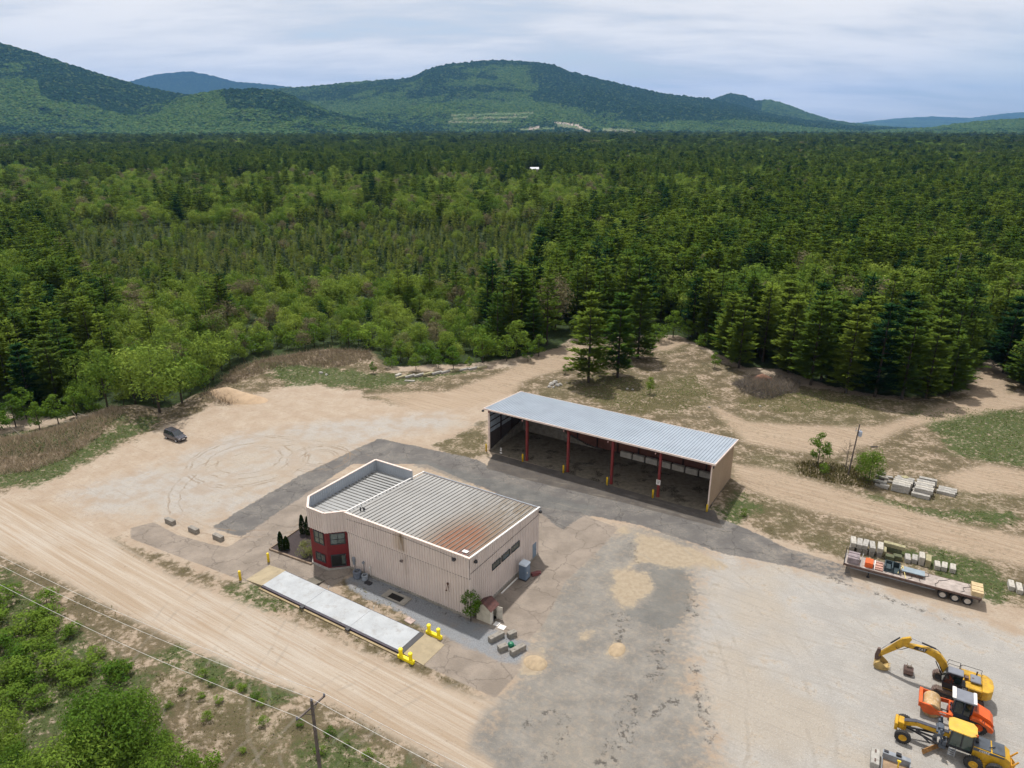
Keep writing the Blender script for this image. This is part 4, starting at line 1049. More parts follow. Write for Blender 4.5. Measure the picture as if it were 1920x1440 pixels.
corr((0, 15.0), (-18.4, 15.0), .28, 6.8).build('wall', M_SIDR, bld)
corr(E_, D_, .02, 5.3).build('wall', M_SIDR, bld)
corr(F_, E_, .02, 5.3).build('wall', M_SIDR, bld)
MB().bx(-18.36, .07, -.09, .0, .0, .28).bx(.0, .09, .0, 15, .0, .28).build('plinth', M_CONC, bld)
# main roof: slopes from 7.75 m at the front to 6.7 m at the back
def rz_(y): return 7.78 - 1.08 * (y / 15.0)
rm = MB().add([(-18.3, .05, rz_(.05)), (-.05, .05, rz_(.05)), (-.05, 15.15, rz_(15.15)), (-18.3, 15.15, rz_(15.15)),
               (-18.3, .05, 6.5), (-.05, .05, 6.5), (-.05, 15.15, 6.5), (-18.3, 15.15, 6.5)], [(0, 1, 2, 3), (4, 7, 6, 5), (0, 4, 5, 1), (1, 5, 6, 2), (2, 6, 7, 3), (3, 7, 4, 0)])
roof = rm.build('roof', M_ROOF, bld)
sm = MB(); k = 0
for i in range(1, 30):
    xx = -18.3 + i * 18.25 / 30
    sm.bar((xx, .1, rz_(.1) + .035), (xx, 15.15, rz_(15.15) + .035), .07, .09)
sm.build('seam', mat('roof_seam', (.195, .19, .18, 1), .6, var=.3, scale=.6, dirt=(.12, .08, .05, 1), dirt_amt=.5), roof)  # darker than the sheets: rib shadow and dirt both put into the colour
MB().box((-17.4, 1.55, 7.9), (.12, .12, .5)).box((-17.2, 1.75, 8.1), (.5, .06, .06)).box((-17.0, 1.75, 7.95), (.25, .2, .2)).build('roof_bracket', M_DARK, roof)
MB().box((-1.25, 1.0, 7.80), (.7, .5, .04), Matrix.Rotation(-.07, 3, 'X')).build('roof_patch', M_COPW, roof)
# copings
MB().bx(-18.45, .14, -.22, .04, 7.9, 8.02).build('coping', M_COP, bld)
c2 = MB(); c2.bar((.06, .04, 7.96), (.06, 15.15, 6.87), .20, .12); c2.build('coping', M_COPW, bld)
c3 = MB(); c3.bar((-18.4, .04, 7.96), (-18.4, 15.15, 6.87), .16, .12); c3.build('coping', M_COPW, bld)
MB().bx(-18.45, .16, 15.10, 15.28, 6.60, 6.80).build('gutter', M_GREYM, bld)
# parapet round the bay roof
pts = [A_, B_, C_, D_, E_, F_]
po = MB(); pi_ = MB(); cp_ = MB(); inset = []
cx_, cy_ = -21.7, 5.5
for p in pts:
    vx, vy = p[0] - cx_, p[1] - cy_; inset.append((p[0] - (.17 if vx < -1 else -.0 if vx > 2.5 else 0) * (-1 if vx < 0 else 1) , p[1] - .17 * (1 if vy > 0 else -1)))
inset = [(-18.45, .22), (-20.23, -1.62), (-23.02, -1.62), (-24.88, .28), (-24.88, 12.53), (-18.5, 12.58)]
for i in range(5):
    j = i + 1
    c_ = corr(pts[j], pts[i], 5.28, 8.0); po.add(c_.v, c_.f)
    c_ = corr(inset[i], inset[j], 6.1, 8.0, dep=.03); pi_.add(c_.v, c_.f)
    a = ((pts[i][0] + inset[i][0]) / 2, (pts[i][1] + inset[i][1]) / 2, 8.04); b = ((pts[j][0] + inset[j][0]) / 2, (pts[j][1] + inset[j][1]) / 2, 8.04)
    cp_.bar(a, b, .27, .09 + .002 * i)
po.prism([A_, B_, C_, D_, (-24.5, .3), (-18.4, .3)], 5.262, 5.30)
pr_ = po.build('parapet', M_SID, bld); pi_.build('inner_face', M_INN, pr_); cp_.build('coping', M_COP, pr_)
MB().bx(-18.58, -18.45, 12.58, 12.76, 6.1, 8.0).build('end_post', M_INN, pr_)
br = MB().add([(-18.5, .1, 6.62), (-18.5, 12.62, 6.52), (-24.92, 12.62, 6.42), (-24.92, .2, 6.52), (-23.05, -1.66, 6.54), (-20.26, -1.66, 6.62)], [(0, 1, 2, 3, 4, 5)])
bro = br.build('bay_roof', M_ROOF2, bld)
s2 = MB()
for i in range(1, 22):
    yy = -1.6 + i * .62; x0 = -24.86 if yy > .3 else -24.86 + (.3 - yy) * 1.0; x1 = -18.52 if yy > .2 else -18.52 + (-.2 + yy) * 1.05
    s2.bar((x0, yy, 6.50), (x1, yy, 6.64), .07, .10)
s2.build('seam', MATS['roof_seam'], bro)
# red corner bay under the parapet
def panel(p, q, z0, z1, th=.1):
    dx, dy = q[0] - p[0], q[1] - p[1]; L = math.hypot(dx, dy); nx, ny = dy / L * th, -dx / L * th
    return [(p[0], p[1]), (q[0], q[1]), (q[0] - nx, q[1] - ny), (p[0] - nx, p[1] - ny)]
ia = [(-18.42, .02), (-20.33, -1.74), (-23.06, -1.74), (-24.96, .18)]
rp = MB()
rp.prism([ia[0], ia[1], ia[2], ia[3], (-24.9, .4), (-18.5, .4)], .26, 5.26)
bay = rp.build('red_bay', M_RED, bld)
MB().prism([(-18.4, -.12), (-20.36, -1.9), (-23.1, -1.9), (-25.05, .1), (-24.9, .4), (-18.5, .4)], 0, .26).build('plinth', M_CONCW, bay)
rd_ = MB()
def onface(p, q, s, z, out): 
    dx, dy = q[0] - p[0], q[1] - p[1]; L = math.hypot(dx, dy); tx, ty = dx / L, dy / L; nx, ny = -ty, tx
    return Vector((p[0] + tx * s + nx * out, p[1] + ty * s + ny * out, z))
def window(p, q, s0, s1, z0, z1, nx_, nz_, parent, name='window', glass=None, fr=.09, zs=None, sgn=1):
    a, b = (s0 + s1) / 2, (z0 + z1) / 2
    dx, dy = q[0] - p[0], q[1] - p[1]; M = Matrix.Rotation(math.atan2(dy, dx), 3, 'Z')
    f = MB(); W, H_ = s1 - s0, z1 - z0
    for zz in (z0 + fr / 2, z1 - fr / 2): f.box(onface(p, q, a, zz, .03 * sgn), (W, .12, fr), M)
    for ss in (s0 + fr / 2, s1 - fr / 2): f.box(onface(p, q, ss, b, .03 * sgn), (fr, .12, H_ - 2 * fr), M)
    for i in range(1, nx_): f.box(onface(p, q, s0 + W * i / nx_, b, .025 * sgn), (.07, .10, H_ - 2 * fr), M)
    zsl = zs if zs else [z0 + H_ * i / nz_ for i in range(1, nz_)]
    for zz in zsl: f.box(onface(p, q, a, zz, .02 * sgn), (W - 2 * fr, .09, .07), M)
    fo = f.build(name, M_FRAME, parent)
    MB().box(onface(p, q, a, b, .0), (W - fr, .06, H_ - fr), M).build('pane', glass or M_GLASS2, fo)
    return fo
# faces run so that the outside is to the left of p -> q
f1p, f1q = ia[0], ia[1]; f2p, f2q = ia[1], ia[2]
def rev(p, q): return (q, p)
def facewin(p, q, *a, **k): return window(p, q, *a, sgn=1, **k)
L1 = math.hypot(ia[1][0] - ia[0][0], ia[1][1] - ia[0][1])
def onface(p, q, s, z, out):
    dx, dy = q[0] - p[0], q[1] - p[1]; L = math.hypot(dx, dy); tx, ty = dx / L, dy / L
    nx, ny = -ty, tx                       # left of travel
    return Vector((p[0] + tx * s + nx * out, p[1] + ty * s + ny * out, z))
# travelling A -> B -> C -> D keeps the outside on the left
facewin(ia[0], ia[1], .30, 2.12, 3.55, 5.14, 2, 2, bay, zs=[4.25])
facewin(ia[0], ia[1], .42, 2.22, .42, 2.12, 1, 1, bay, name='doorway', glass=mat('doorway_shade', (.012, .014, .014, 1), .4), zs=None)  # near-black pane: the shade inside the doorway is put into its colour
MB().box(onface(ia[0], ia[1], .72, 1.35, .05), (.42, .05, 1.2), Matrix.Rotation(math.atan2(-1.76, -1.91), 3, 'Z')).build('pane', M_GLASS2, bay)
facewin(ia[1], ia[2], .35, 2.05, 3.40, 5.14, 2, 2, bay, zs=[4.2])
facewin(ia[1], ia[2], .40, 2.05, .88, 2.02, 2, 1, bay, glass=M_GLASS)
# right-hand end wall: three strip windows and a blue door; outside is to the right, so travel back to front
for y0, y1 in ((4.22, 5.97), (6.28, 8.12), (8.38, 10.23)):
    w_ = window((.075, 15), (.075, 0), 15 - y1, 15 - y0, 3.86, 4.70, 1, 1, bld, glass=M_GLASS, fr=.06)
    MB().bx(.09, .19, y0 - .05, y1 + .05, 3.78, 3.85).build('sill', M_COP, w_)
dr = MB().bx(.02, .11, 13.45, 14.38, .28, 2.28).build('door', M_BLUED, bld)
MB().bx(.112, .16, 14.18, 14.27, 1.2, 1.3).build('handle', M_DARK, dr)
MB().bx(.02, .09, 13.36, 13.44, .28, 2.36).bx(.02, .09, 14.39, 14.47, .28, 2.36).bx(.02, .09, 13.36, 14.47, 2.29, 2.37).build('door_frame', M_COP, dr)
for (x_, y_, z_, rzz) in ((-1.9, -.3, 7.3, 0), (.24, .8, 7.15, 1.57), (.26, 15.0, 6.35, 1.57), (-25.2, .9, 7.0, 1.57)):
    l_ = MB().box((x_, y_, z_), (.42, .22, .22), Matrix.Rotation(rzz, 3, 'Z')).box((x_ + (0 if rzz == 0 else (.1 if x_ > -5 else -.1)), y_ - (.12 if rzz == 0 else 0), z_ - .1), (.3, .16, .12), Matrix.Rotation(rzz, 3, 'Z'))
    l_.build('wall_lamp', M_DARK, bld)
v_ = MB().cyl((-9.7, -.1, 4.15), (-9.45, -.62, 4.55), .10, .10, 10).cyl((-9.45, -.62, 4.55), (-9.1, -.66, 4.72), .13, .13, 10).box((-9.75, -.08, 4.1), (.3, .08, .3))
v_.build('exhaust_pipe', mat('brown_pipe', (.13, .10, .09, 1), .6), bld)
v_ = MB().box((-3.05, -.1, 3.55), (.25, .08, .25)).bar((-3.05, -.12, 3.55), (-2.75, -.75, 3.2), .05, .05).bar((-3.05, -.12, 3.6), (-2.5, -.6, 3.5), .04, .04).bar((-3.0, -.1, 3.4), (-2.7, -.3, 2.7), .04, .04).box((-2.72, -.78, 3.2), (.16, .12, .12))
v_.build('wall_bracket', mat('rusty_bracket', (.10, .05, .035, 1), .7), bld)
MB().tube([(-18.2, -.2, 7.15), (-14, -.22, 7.40), (-9, -.22, 7.55), (-4, -.22, 7.48), (-1.95, -.22, 7.38)], .022, 5).build('cable', M_DARK, bld)
m_ = MB().box((-17.5, -.16, 1.62), (.42, .2, .6)).box((-17.55, -.14, 1.05), (.26, .14, .35)).cyl((-17.45, -.1, .0), (-17.45, -.1, 1.3), .04)
m_.build('meter_box', M_GREYM, bld)
m_ = MB().lathe([(0, -.28), (.17, -.28), (.17, -.06), (0, -.06)], (-15.9, 0, 1.75), 'y', 12).cyl((-15.9, -.1, .3), (-15.9, -.1, 1.6), .035)
m_.build('round_meter', M_GREYM, bld)
MB().cyl((-14.9, -.1, .2), (-14.9, -.1, 1.35), .035).box((-14.9, -.13, 1.4), (.16, .16, .2)).build('conduit', M_COPW, bld)

def put(x, y, z=0): return KW(x, y, z)
def ac(x, y, r_, h, col, label):
    t = thing('condenser_unit', label, 'air conditioner', KW(x, y), TH, 'condenser units at the wall')
    b = MB().lathe([(0, .06), (r_, .06), (r_ * 1.02, h - .05), (r_ * .96, h), (r_ * .62, h)], (0, 0, 0), 'z', 18); o = b.build('casing', col, t); fixn(o)
    MB().lathe([(r_ * .62, h - .02), (r_ * .5, h - .10), (0, h - .12)], (0, 0, 0), 'z', 18).build('fan_opening', M_DARK, t)
    g = MB()
    for k in range(4): g.box((0, 0, h + .005), (r_ * 1.25, .02, .02), Matrix.Rotation(k * .785, 3, 'Z'))
    g.lathe([(r_ * .18, h + .01), (0, h + .015)], (0, 0, 0), 'z', 10)
    g.build('grille', M_GREYM, t)
ac(-16.25, -1.0, .52, .92, mat('slate_casing', (.13, .15, .19, 1), .55, var=.25), 'larger grey round condenser unit against the long wall by the red bay')
ac(-15.15, -.85, .40, .68, mat('pale_casing', (.26, .29, .33, 1), .5, var=.25), 'smaller pale-topped condenser unit standing right of the larger one')
tag(MB().cham(0, .9, 0, .6, 0, .12, .02).build('plastic_tray', M_DARK), 'flat dark tray lying on gravel beside the smaller condenser unit', 'tray')
o = bpy.data.objects['plastic_tray']; o.location = KW(-14.75, -1.5); o.rotation_euler.z = TH
# pit in a concrete slab on the gravel
pt_ = thing('pit_cover', 'concrete slab with a dark rectangular pit opening beside the long wall', 'slab', KW(-9.6, -1.55), TH)
MB().bx(-1.7, -.95, -.75, .75, 0, .09).bx(.95, 1.75, -.75, .75, 0, .09).bx(-.95, .95, .42, .75, 0, .09).bx(-.95, .95, -.75, -.50, 0, .09).build('slab', M_CONC, pt_)
MB().bx(-.95, .95, -.5, .42, .005, .03).build('opening', mat('pit_shade', (.012, .010, .009, 1), .9), pt_)  # flat black sheet; its colour stands in for the shade down the pit

# portable toilet
t = thing('portable_toilet', 'blue-grey portable toilet with white roof against the end wall', 'portable toilet', KW(1.2, 9.65), TH)
MB().cham(-.52, .52, -.56, .56, .0, .18, .03).build('skid', M_DARK, t)
M_TOI = mat('blue_plastic', (.12, .17, .24, 1), .5, var=.12)
b = MB().cham(-.50, .50, -.54, .54, .18, 2.12, .05)
for zz in (.75, 1.35): b.bx(-.52, .52, -.56, .56, zz, zz + .05)
b.build('cabin', M_TOI, t)
d_ = MB().bx(.505, .53, -.38, .38, .3, 2.0).build('door', mat('blue_plastic_door', (.15, .20, .27, 1), .5), t)
MB().bx(.531, .56, -.32, -.22, 1.05, 1.25).build('latch', M_COPW, d_)
rf = MB().cham(-.56, .56, -.60, .60, 2.12, 2.34, .12); rf.build('roof', mat('white_translucent_roof', (.55, .62, .70, 1), .4, var=.06), t)
MB().cyl((-.3, .35, 2.3), (-.3, .35, 2.5), .05).build('vent_pipe', M_COPW, t)
tag(MB().box((0, 0, .2), (.9, .5, .35), Matrix.Rotation(.4, 3, 'Z')).box((.5, .4, .12), (.5, .5, .2)).build('red_crate', mat('faded_red', (.16, .05, .05, 1), .7)), 'dull red crate lying in the shade behind the portable toilet', 'crate')
bpy.data.objects['red_crate'].location = KW(1.95, 10.9)
o = MB().bx(-.06, .06, 0, 3.6, 0, .12).build('white_pipe', M_COPW); o.location = KW(.45, 5.6); o.rotation_euler.z = TH; tag(o, 'long white pipe lying at the foot of the end wall', 'pipe')
# little gabled shed at the corner
t = thing('garden_shed', 'small cream gabled shed with brown roof and open door at the building corner', 'shed', KW(1.5, 1.1), TH)
M_SHD = mat('cream_board', (.50, .46, .38, 1), .7, var=.15)
MB().ext([(-.95, 0), (.95, 0), (.95, 1.75), (0, 2.40), (-.95, 1.75)], -.78, -.70).ext([(-.95, 0), (.95, 0), (.95, 1.75), (0, 2.40), (-.95, 1.75)], .70, .78).bx(-.95, -.88, -.69, .69, 0, 1.75).bx(.88, .95, -.69, -.35, 0, 1.75).bx(.88, .95, .5, .69, 0, 1.75).bx(.88, .95, -.35, .5, 1.62, 1.75).build('wall', M_SHD, t)
m_ = MB()
for s_ in (-1, 1): m_.bar((s_ * 0.0, 0, 2.43), (s_ * 1.08, 0, 1.71), 1.72, .05)
m_.build('roof', mat('brown_shingle', (.10, .045, .04, 1), .85, var=.25, scale=4, bump=.4), t)
MB().bx(.955, .99, -.80, -.70, 0, 1.75).bx(.955, .99, -.40, -.33, 0, 1.7).bx(.955, .99, .46, .54, 0, 1.7).build('trim', M_COPW, t)
MB().box((1.28, .52, .86), (.7, .05, 1.6), Matrix.Rotation(.25, 3, 'Z')).build('door', mat('cream_board_door', (.56, .52, .45, 1), .7), t)
MB().bx(-.85, .85, -.66, .66, .01, .06).build('floor', M_DARK, t)
# tree-like climber at the corner
cm = broad_crown(77, 4.6, 1.15, .03, 24, 60, .16, -.3, .25)
V_, F_2, t_2 = cm.data()
e = thing('climbing_shrub', 'dark green climbing shrub growing up the building corner behind the small shed', 'shrub', KW(.25, -.35), 0.5)
o = big_mesh('foliage', V_, F_2, BRIGHT, {'tint': t_2}, e, 3)
trunk_mb(4.4, .07, 9, 9, 1.0, .1).build('stem', BARK, e)
# panels on the ground by the shed
for i, (x_, y_) in enumerate(((2.95, .75), (3.75, .60))):
    o = MB().cham(-.30 - .1 * i, .30 + .1 * i, -.34, .34, 0, .06, .01).build('painted_board', M_COPW); o.location = KW(x_, y_); o.rotation_euler.z = TH + .05
    tag(o, ['smaller white panel lying on the ground in front of the little shed', 'larger white panel lying beside the smaller one near the little shed'][i], 'panel')
o = MB().cham(-.55, .55, -.4, .4, 0, .07, .02).build('paving_slab', mat('pinkish_slab', S(214, 190, 180), .8)); o.location = KW(-5.6, -3.9); o.rotation_euler.z = TH - .1
tag(o, 'pinkish slab lying on the stone strip beside the weighbridge', 'slab')

# ---------------------------------------------------------------- weighbridge
t = thing('weighbridge', 'long pale concrete vehicle weighbridge deck between its two ramps', 'weighbridge', K0, TH)
M_DECK = mat('smooth_pale_deck', (.37, .39, .41, 1), .75, var=.12, scale=.5, dirt=(.25, .24, .225, 1), dirt_amt=.6, fine=.2)
dk = MB()
for a, b in ((-24.4, -17.35), (-17.32, -10.25), (-10.22, -3.2)): dk.bx(a, b, -8.48, -5.12, .10, .36)
dk.build('deck', M_DECK, t)
MB().bx(-3.18, -2.55, -8.48, -5.12, .08, .345).build('end_plate', M_DARK, t)
M_BEAM = mat('dark_purple_steel', (.045, .035, .05, 1), .6, var=.3)
MB().bx(-24.4, -2.6, -8.72, -8.50, .05, .30).build('side_beam', M_BEAM, t)
MB().bx(-24.3, -2.7, -5.10, -4.98, .05, .28).build('side_beam', M_BEAM, t)
MB().bx(-24.6, -2.6, -9.02, -8.80, .0, .14).build('kerb', mat('timber_kerb', S(190, 168, 130), .9, var=.2), t)
for x_ in (-17.3, -10.2):
    MB().box((x_, -8.85, .28), (.5, .42, .22)).box((x_ + .2, -9.0, .36), (.2, .3, .16)).build('load_cell_box', M_DARK, t)
    MB().cyl((x_ + .05, -4.85, .2), (x_ + .12, -4.75, .75), .035).build('cable_stub', M_COPW, t)
def ramp(name, x0, x1, z0, z1, label):
    o = MB().add([(x0, -8.6, 0), (x1, -8.6, 0), (x1, -5.0, 0), (x0, -5.0, 0), (x0, -8.6, z0), (x1, -8.6, z1), (x1, -5.0, z1), (x0, -5.0, z0)],
             [(0, 3, 2, 1), (4, 5, 6, 7), (0, 1, 5, 4), (1, 2, 6, 5), (2, 3, 7, 6), (3, 0, 4, 7)]).build(name, mat('buff_concrete', S(196, 178, 146), .85, var=.15, scale=.6, dirt=S(150, 132, 104), dirt_amt=.4), t)
ramp('ramp', -27.4, -24.42, .04, .35, ''); ramp('ramp', -2.53, .1, .33, .03, '')
# steps up to the weighbridge walk
st = thing('concrete_steps', 'short flight of grey concrete steps between the weighbridge and the red bay', 'steps', KW(-19.9, -4.15), TH)
MB().bx(-.8, .8, -.95, -.45, 0, .32).bx(-.8, .8, -.45, 0, 0, .22).bx(-.8, .8, 0, .5, 0, .12).build('tread', mat('step_concrete', S(132, 124, 112), .9, var=.2), st)

# yellow guard posts
def bollard(p, label, h=1.15, r_=.13, group='yellow bollards before the open shed', m=None):
    b = MB().lathe([(0, -.2), (r_, -.2), (r_, h - .06), (r_ * .8, h - .01), (0, h + .02)], (0, 0, 0), 'z', 14)
    o = fixn(b.build('bollard', m or M_YEL)); o.location = p; o.data.shade_smooth()
    return tag(o, label, 'bollard', group)
bollard(KW(-28.1, -4.55), 'yellow bollard at the left ramp, on the building side', 1.3, .16, 'bollards at the weighbridge ramp')
bollard(KW(-27.95, -8.95), 'yellow bollard at the left ramp, on the dirt road side', 1.3, .16, 'bollards at the weighbridge ramp')
def twin(x, y, label):
    t = thing('twin_bollard', label, 'bollard', KW(x, y), TH, 'yellow twin bollards at the right ramp')
    M_ = mat('bright_yellow_paint', (.86, .68, .01, 1), .45, var=.12)
    MB().cham(-1.05, 1.05, -.2, .2, 0, .36, .05).build('base', M_, t)
    for xx in (-.68, .62):
        o = MB().lathe([(0, .3), (.2, .3), (.2, .95), (.24, .97), (.24, 1.12), (.18, 1.2), (0, 1.22)], (xx, 0, 0), 'z', 14).build('post', M_, t); fixn(o)
twin(-1.9, -8.95, 'bright yellow twin-post guard at the right ramp, on the dirt road side')
twin(-1.75, -4.45, 'bright yellow twin-post guard at the right ramp, on the building side')

# planting bed by the bay
bp = [(-30.1, -2.5), (-30.65, 3.3), (-25.1, 3.6), (-25.1, .2), (-23.1, -2.0)]
o = MB().prism([tuple(KW(*p))[:2] for p in bp], 0, .06).build('planting_bed', mat('dark_mulch', (.045, .034, .034, 1), .95, var=.4, scale=6, bump=.6)); tag(o, 'dark mulch planting bed beside the red corner bay', 'planting bed')
kb = MB(); kb.bar((-30.2, -2.62, .1), (-23.0, -2.12, .1), .22, .24); kb.bar((-30.25, -2.5, .08), (-30.75, 3.3, .08), .12, .18)
o = kb.build('bed_edging', mat('edging_timber', S(170, 148, 128), .9, var=.25)); o.location = K0; o.rotation_euler.z = TH; tag(o, 'low pale timber edging along the front of the dark planting bed', 'edging')
for i, (x_, y_, h_, lb) in enumerate(((-28.6, -.9, 2.7, 'taller clipped column cedar at the outer corner of the planting bed'), (-27.95, -1.15, 2.0, 'shorter column cedar beside the tall one at the outer corner of the bed'),
                                      (-26.6, 3.0, 2.9, 'column cedar at the back of the bed, outer of the pair near the wall'), (-25.85, 2.8, 2.8, 'column cedar at the back of the bed, touching the cream wall'))):
    T = Tris(); r = random.Random(900 + i)
    for k in range(1500):
        z = r.random() ** .8; rad = .42 * math.sin(math.pi * min(1, .12 + z * .88)) ** .55 * (1.05 - .35 * z); a = r.uniform(0, 6.28); q = rad * r.uniform(.75, 1.05)
        p = (math.cos(a) * q, math.sin(a) * q, z * h_); u_ = rv(r, .11); w_ = rv(r, .11)
        T.tri((p[0] + u_[0], p[1] + u_[1], p[2] + abs(u_[2])), (p[0] + w_[0], p[1] + w_[1], p[2] + w_[2]), (p[0] - u_[0], p[1] - u_[1], p[2] - u_[2]), r.random())
    V_, F_2, t_2 = T.data(); e = thing('column_cedar', lb, 'shrub', (lambda q: (q.x, q.y, 0))(at(*((528, 1031), (538, 1031), (568, 1001), (579, 1003))[i])), 0, 'column cedars in the planting bed')
    big_mesh('foliage', V_, F_2, CEDAR, {'tint': t_2}, e, 3); MB().cyl((0, 0, -.1), (0, 0, h_ * .8), .05, .02).build('stem', BARK, e)
V_, F_2, t_2 = broad_crown(78, 2.3, 1.35, .0, 26, 70, .11, .3, .1).data()
e = thing('round_shrub', 'rounded yellow-green rhododendron-like shrub against the red bay', 'shrub', KW(-24.9, -1.1), .4)
big_mesh('foliage', V_, F_2, leaf_mat('shrub_leaves', (.10, .13, .03, 1), (.24, .25, .10, 1)), {'tint': t_2}, e, 3); trunk_mb(1.5, .05, 3, 6, .8, .1).build('stem', BARK, e)
t = thing('sign_post', 'thin post with small white sign at the outer edge of the planting bed', 'sign', KW(-30.4, -.9), TH)
MB().cyl((0, 0, 0), (0, 0, 1.3), .025).build('post', M_GREYM, t); MB().box((0, 0, 1.25), (.22, .04, .5)).build('plate', M_COPW, t)

# ---------------------------------------------------------------- long open-fronted shed
S0 = Vector((28.13, 89.64, 0)); THS = R(-32.3)
F1 = Vector((math.cos(THS), math.sin(THS), 0)); F2 = Vector((-math.sin(THS), math.cos(THS), 0))
def SW(x, y, z=0): return S0 + F1 * x + F2 * y + Vector((0, 0, z))
sh = thing('open_shed', 'long open-fronted storage shed with pale blue sheet roof and red posts', 'shed', S0, THS)
M_BEI = siding('beige_siding', (.36, .265, .185, 1)); M_SHR = siding('pale_blue_roof', (.30, .345, .40, 1)); M_BUNK = mat('stained_bunker_concrete', S(150, 142, 130), .9, var=.3, scale=1.2, dirt=S(90, 82, 70), dirt_amt=.5)
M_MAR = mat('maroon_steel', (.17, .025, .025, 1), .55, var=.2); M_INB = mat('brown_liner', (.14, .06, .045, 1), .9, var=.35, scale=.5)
def hz_(y): return 7.66 - .72 * (y + .5) / 11.6
corr((0, 0), (0, 11), 0.0, hz_(0) - .16, hz_(11) - .16, .30, .035).build('wall', M_BEI, sh)
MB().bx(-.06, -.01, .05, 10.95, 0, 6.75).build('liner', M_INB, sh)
corr((-38, 11), (-38, 0), 0.0, hz_(11) - .16, hz_(0) - .16, .30, .035).build('wall', M_BEI, sh)
corr((0, 11), (-38, 11), 0.0, hz_(11) - .16, None, .30, .035).build('wall', M_BEI, sh)
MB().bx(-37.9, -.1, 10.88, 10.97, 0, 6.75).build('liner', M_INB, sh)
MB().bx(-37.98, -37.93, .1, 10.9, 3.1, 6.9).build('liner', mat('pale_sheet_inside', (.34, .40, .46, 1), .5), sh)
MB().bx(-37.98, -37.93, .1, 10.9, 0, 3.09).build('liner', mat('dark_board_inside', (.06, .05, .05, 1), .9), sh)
MB().ext([(-38.01 + .0, 0), (-37.7, 0), (-37.7, 7.4), (-38.01, 7.4)], -.06, .08).ext([(-.14, 0), (.05, 0), (.05, 7.4), (-.14, 7.4)], -.06, .0).build('corner_trim', M_COP, sh)
g = MB()
for z_ in (3.95, 5.15, 6.2): g.bar((-37.85, .1, z_), (-37.85, 10.8, z_), .12, .14)
for y_ in (3.6, 7.2): g.bar((-37.8, y_, 0), (-37.8, y_, 6.8), .2, .2)
for x_ in (-30.4, -22.8, -15.2, -7.6, -34.2, -26.6, -19, -11.4, -3.8): g.bar((x_, 10.75, 0), (x_, 10.75, 6.6), .18, .18)
g.build('wall_frame', mat('dark_frame', (.03, .018, .02, 1), .7), sh)
g = MB()
for x_ in (-37.8, -30.4, -22.8, -15.2, -7.6, -.2): g.bar((x_, -.2, hz_(-.2) - .45), (x_, 10.8, hz_(10.8) - .45), .2, .5)
for y_ in (0.05, 2.2, 4.4, 6.6, 8.8): g.bar((-37.8, y_, hz_(y_) - .17), (-.1, y_, hz_(y_) - .17), .1, .16)
g.build('roof_frame', M_MAR, sh)
for x_ in (-30.4, -22.8, -15.2, -7.6):
    c_ = MB().bx(x_ - .17, x_ + .17, -.13, -.09, 0, 7.15).bx(x_ - .17, x_ + .17, .21, .25, 0, 7.15).bx(x_ - .03, x_ + .03, -.09, .21, 0, 7.15).bx(x_ - .25, x_ + .25, -.2, .32, 0, .05).bx(x_ - .17, x_ + .17, -.088, .208, 0, 7.1)
    c_.build('column', M_MAR, sh)
    MB().box((x_ - .75, -.2, 7.0), (.14, .2, .22)).build('soffit_lamp', mat('pale_pink_fitting', (.5, .3, .28, 1), .6), sh)
rm = MB(); st_ = []
n = 84; pt = 38.9 / n
for i in range(n): st_ += [(-38.45 + i * pt, 0), (-38.45 + i * pt + .60 * pt, 0), (-38.45 + i * pt + .66 * pt, .085), (-38.45 + i * pt + .94 * pt, .085)]
st_.append((.45, 0)); vs = []; fs = []
for s, d in st_: vs += [(s, -.5, hz_(-.5) + d), (s, 11.15, hz_(11.15) + d)]
for i in range(len(st_) - 1): fs.append((2 * i, 2 * i + 2, 2 * i + 3, 2 * i + 1))
rm.add(vs, fs); rf = rm.build('roof', M_SHR, sh)
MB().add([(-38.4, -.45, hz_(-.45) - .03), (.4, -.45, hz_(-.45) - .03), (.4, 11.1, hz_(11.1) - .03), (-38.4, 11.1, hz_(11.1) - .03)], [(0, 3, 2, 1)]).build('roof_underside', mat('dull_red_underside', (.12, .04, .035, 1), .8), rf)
f_ = MB().bar((-38.55, -.56, hz_(-.5) - .06), (.55, -.56, hz_(-.5) - .06), .12, .26); f_.build('fascia', M_COP, sh)
f_ = MB(); f_.bar((.50, -.49, hz_(-.5) - .03), (.50, 11.2, hz_(11.2) - .03), .12, .24); f_.bar((-38.5, -.49, hz_(-.5) - .03), (-38.5, 11.2, hz_(11.2) - .03), .12, .24); f_.bar((-38.45, 11.2, hz_(11.2) - .05), (.45, 11.2, hz_(11.2) - .05), .1, .2)
f_.build('fascia', M_COP, sh)
MB().box((-38.7, -.5, 7.2), (.3, .3, .3)).box((.35, -.6, 7.2), (.16, .18, .3)).build('gutter_end', M_DARK, sh)
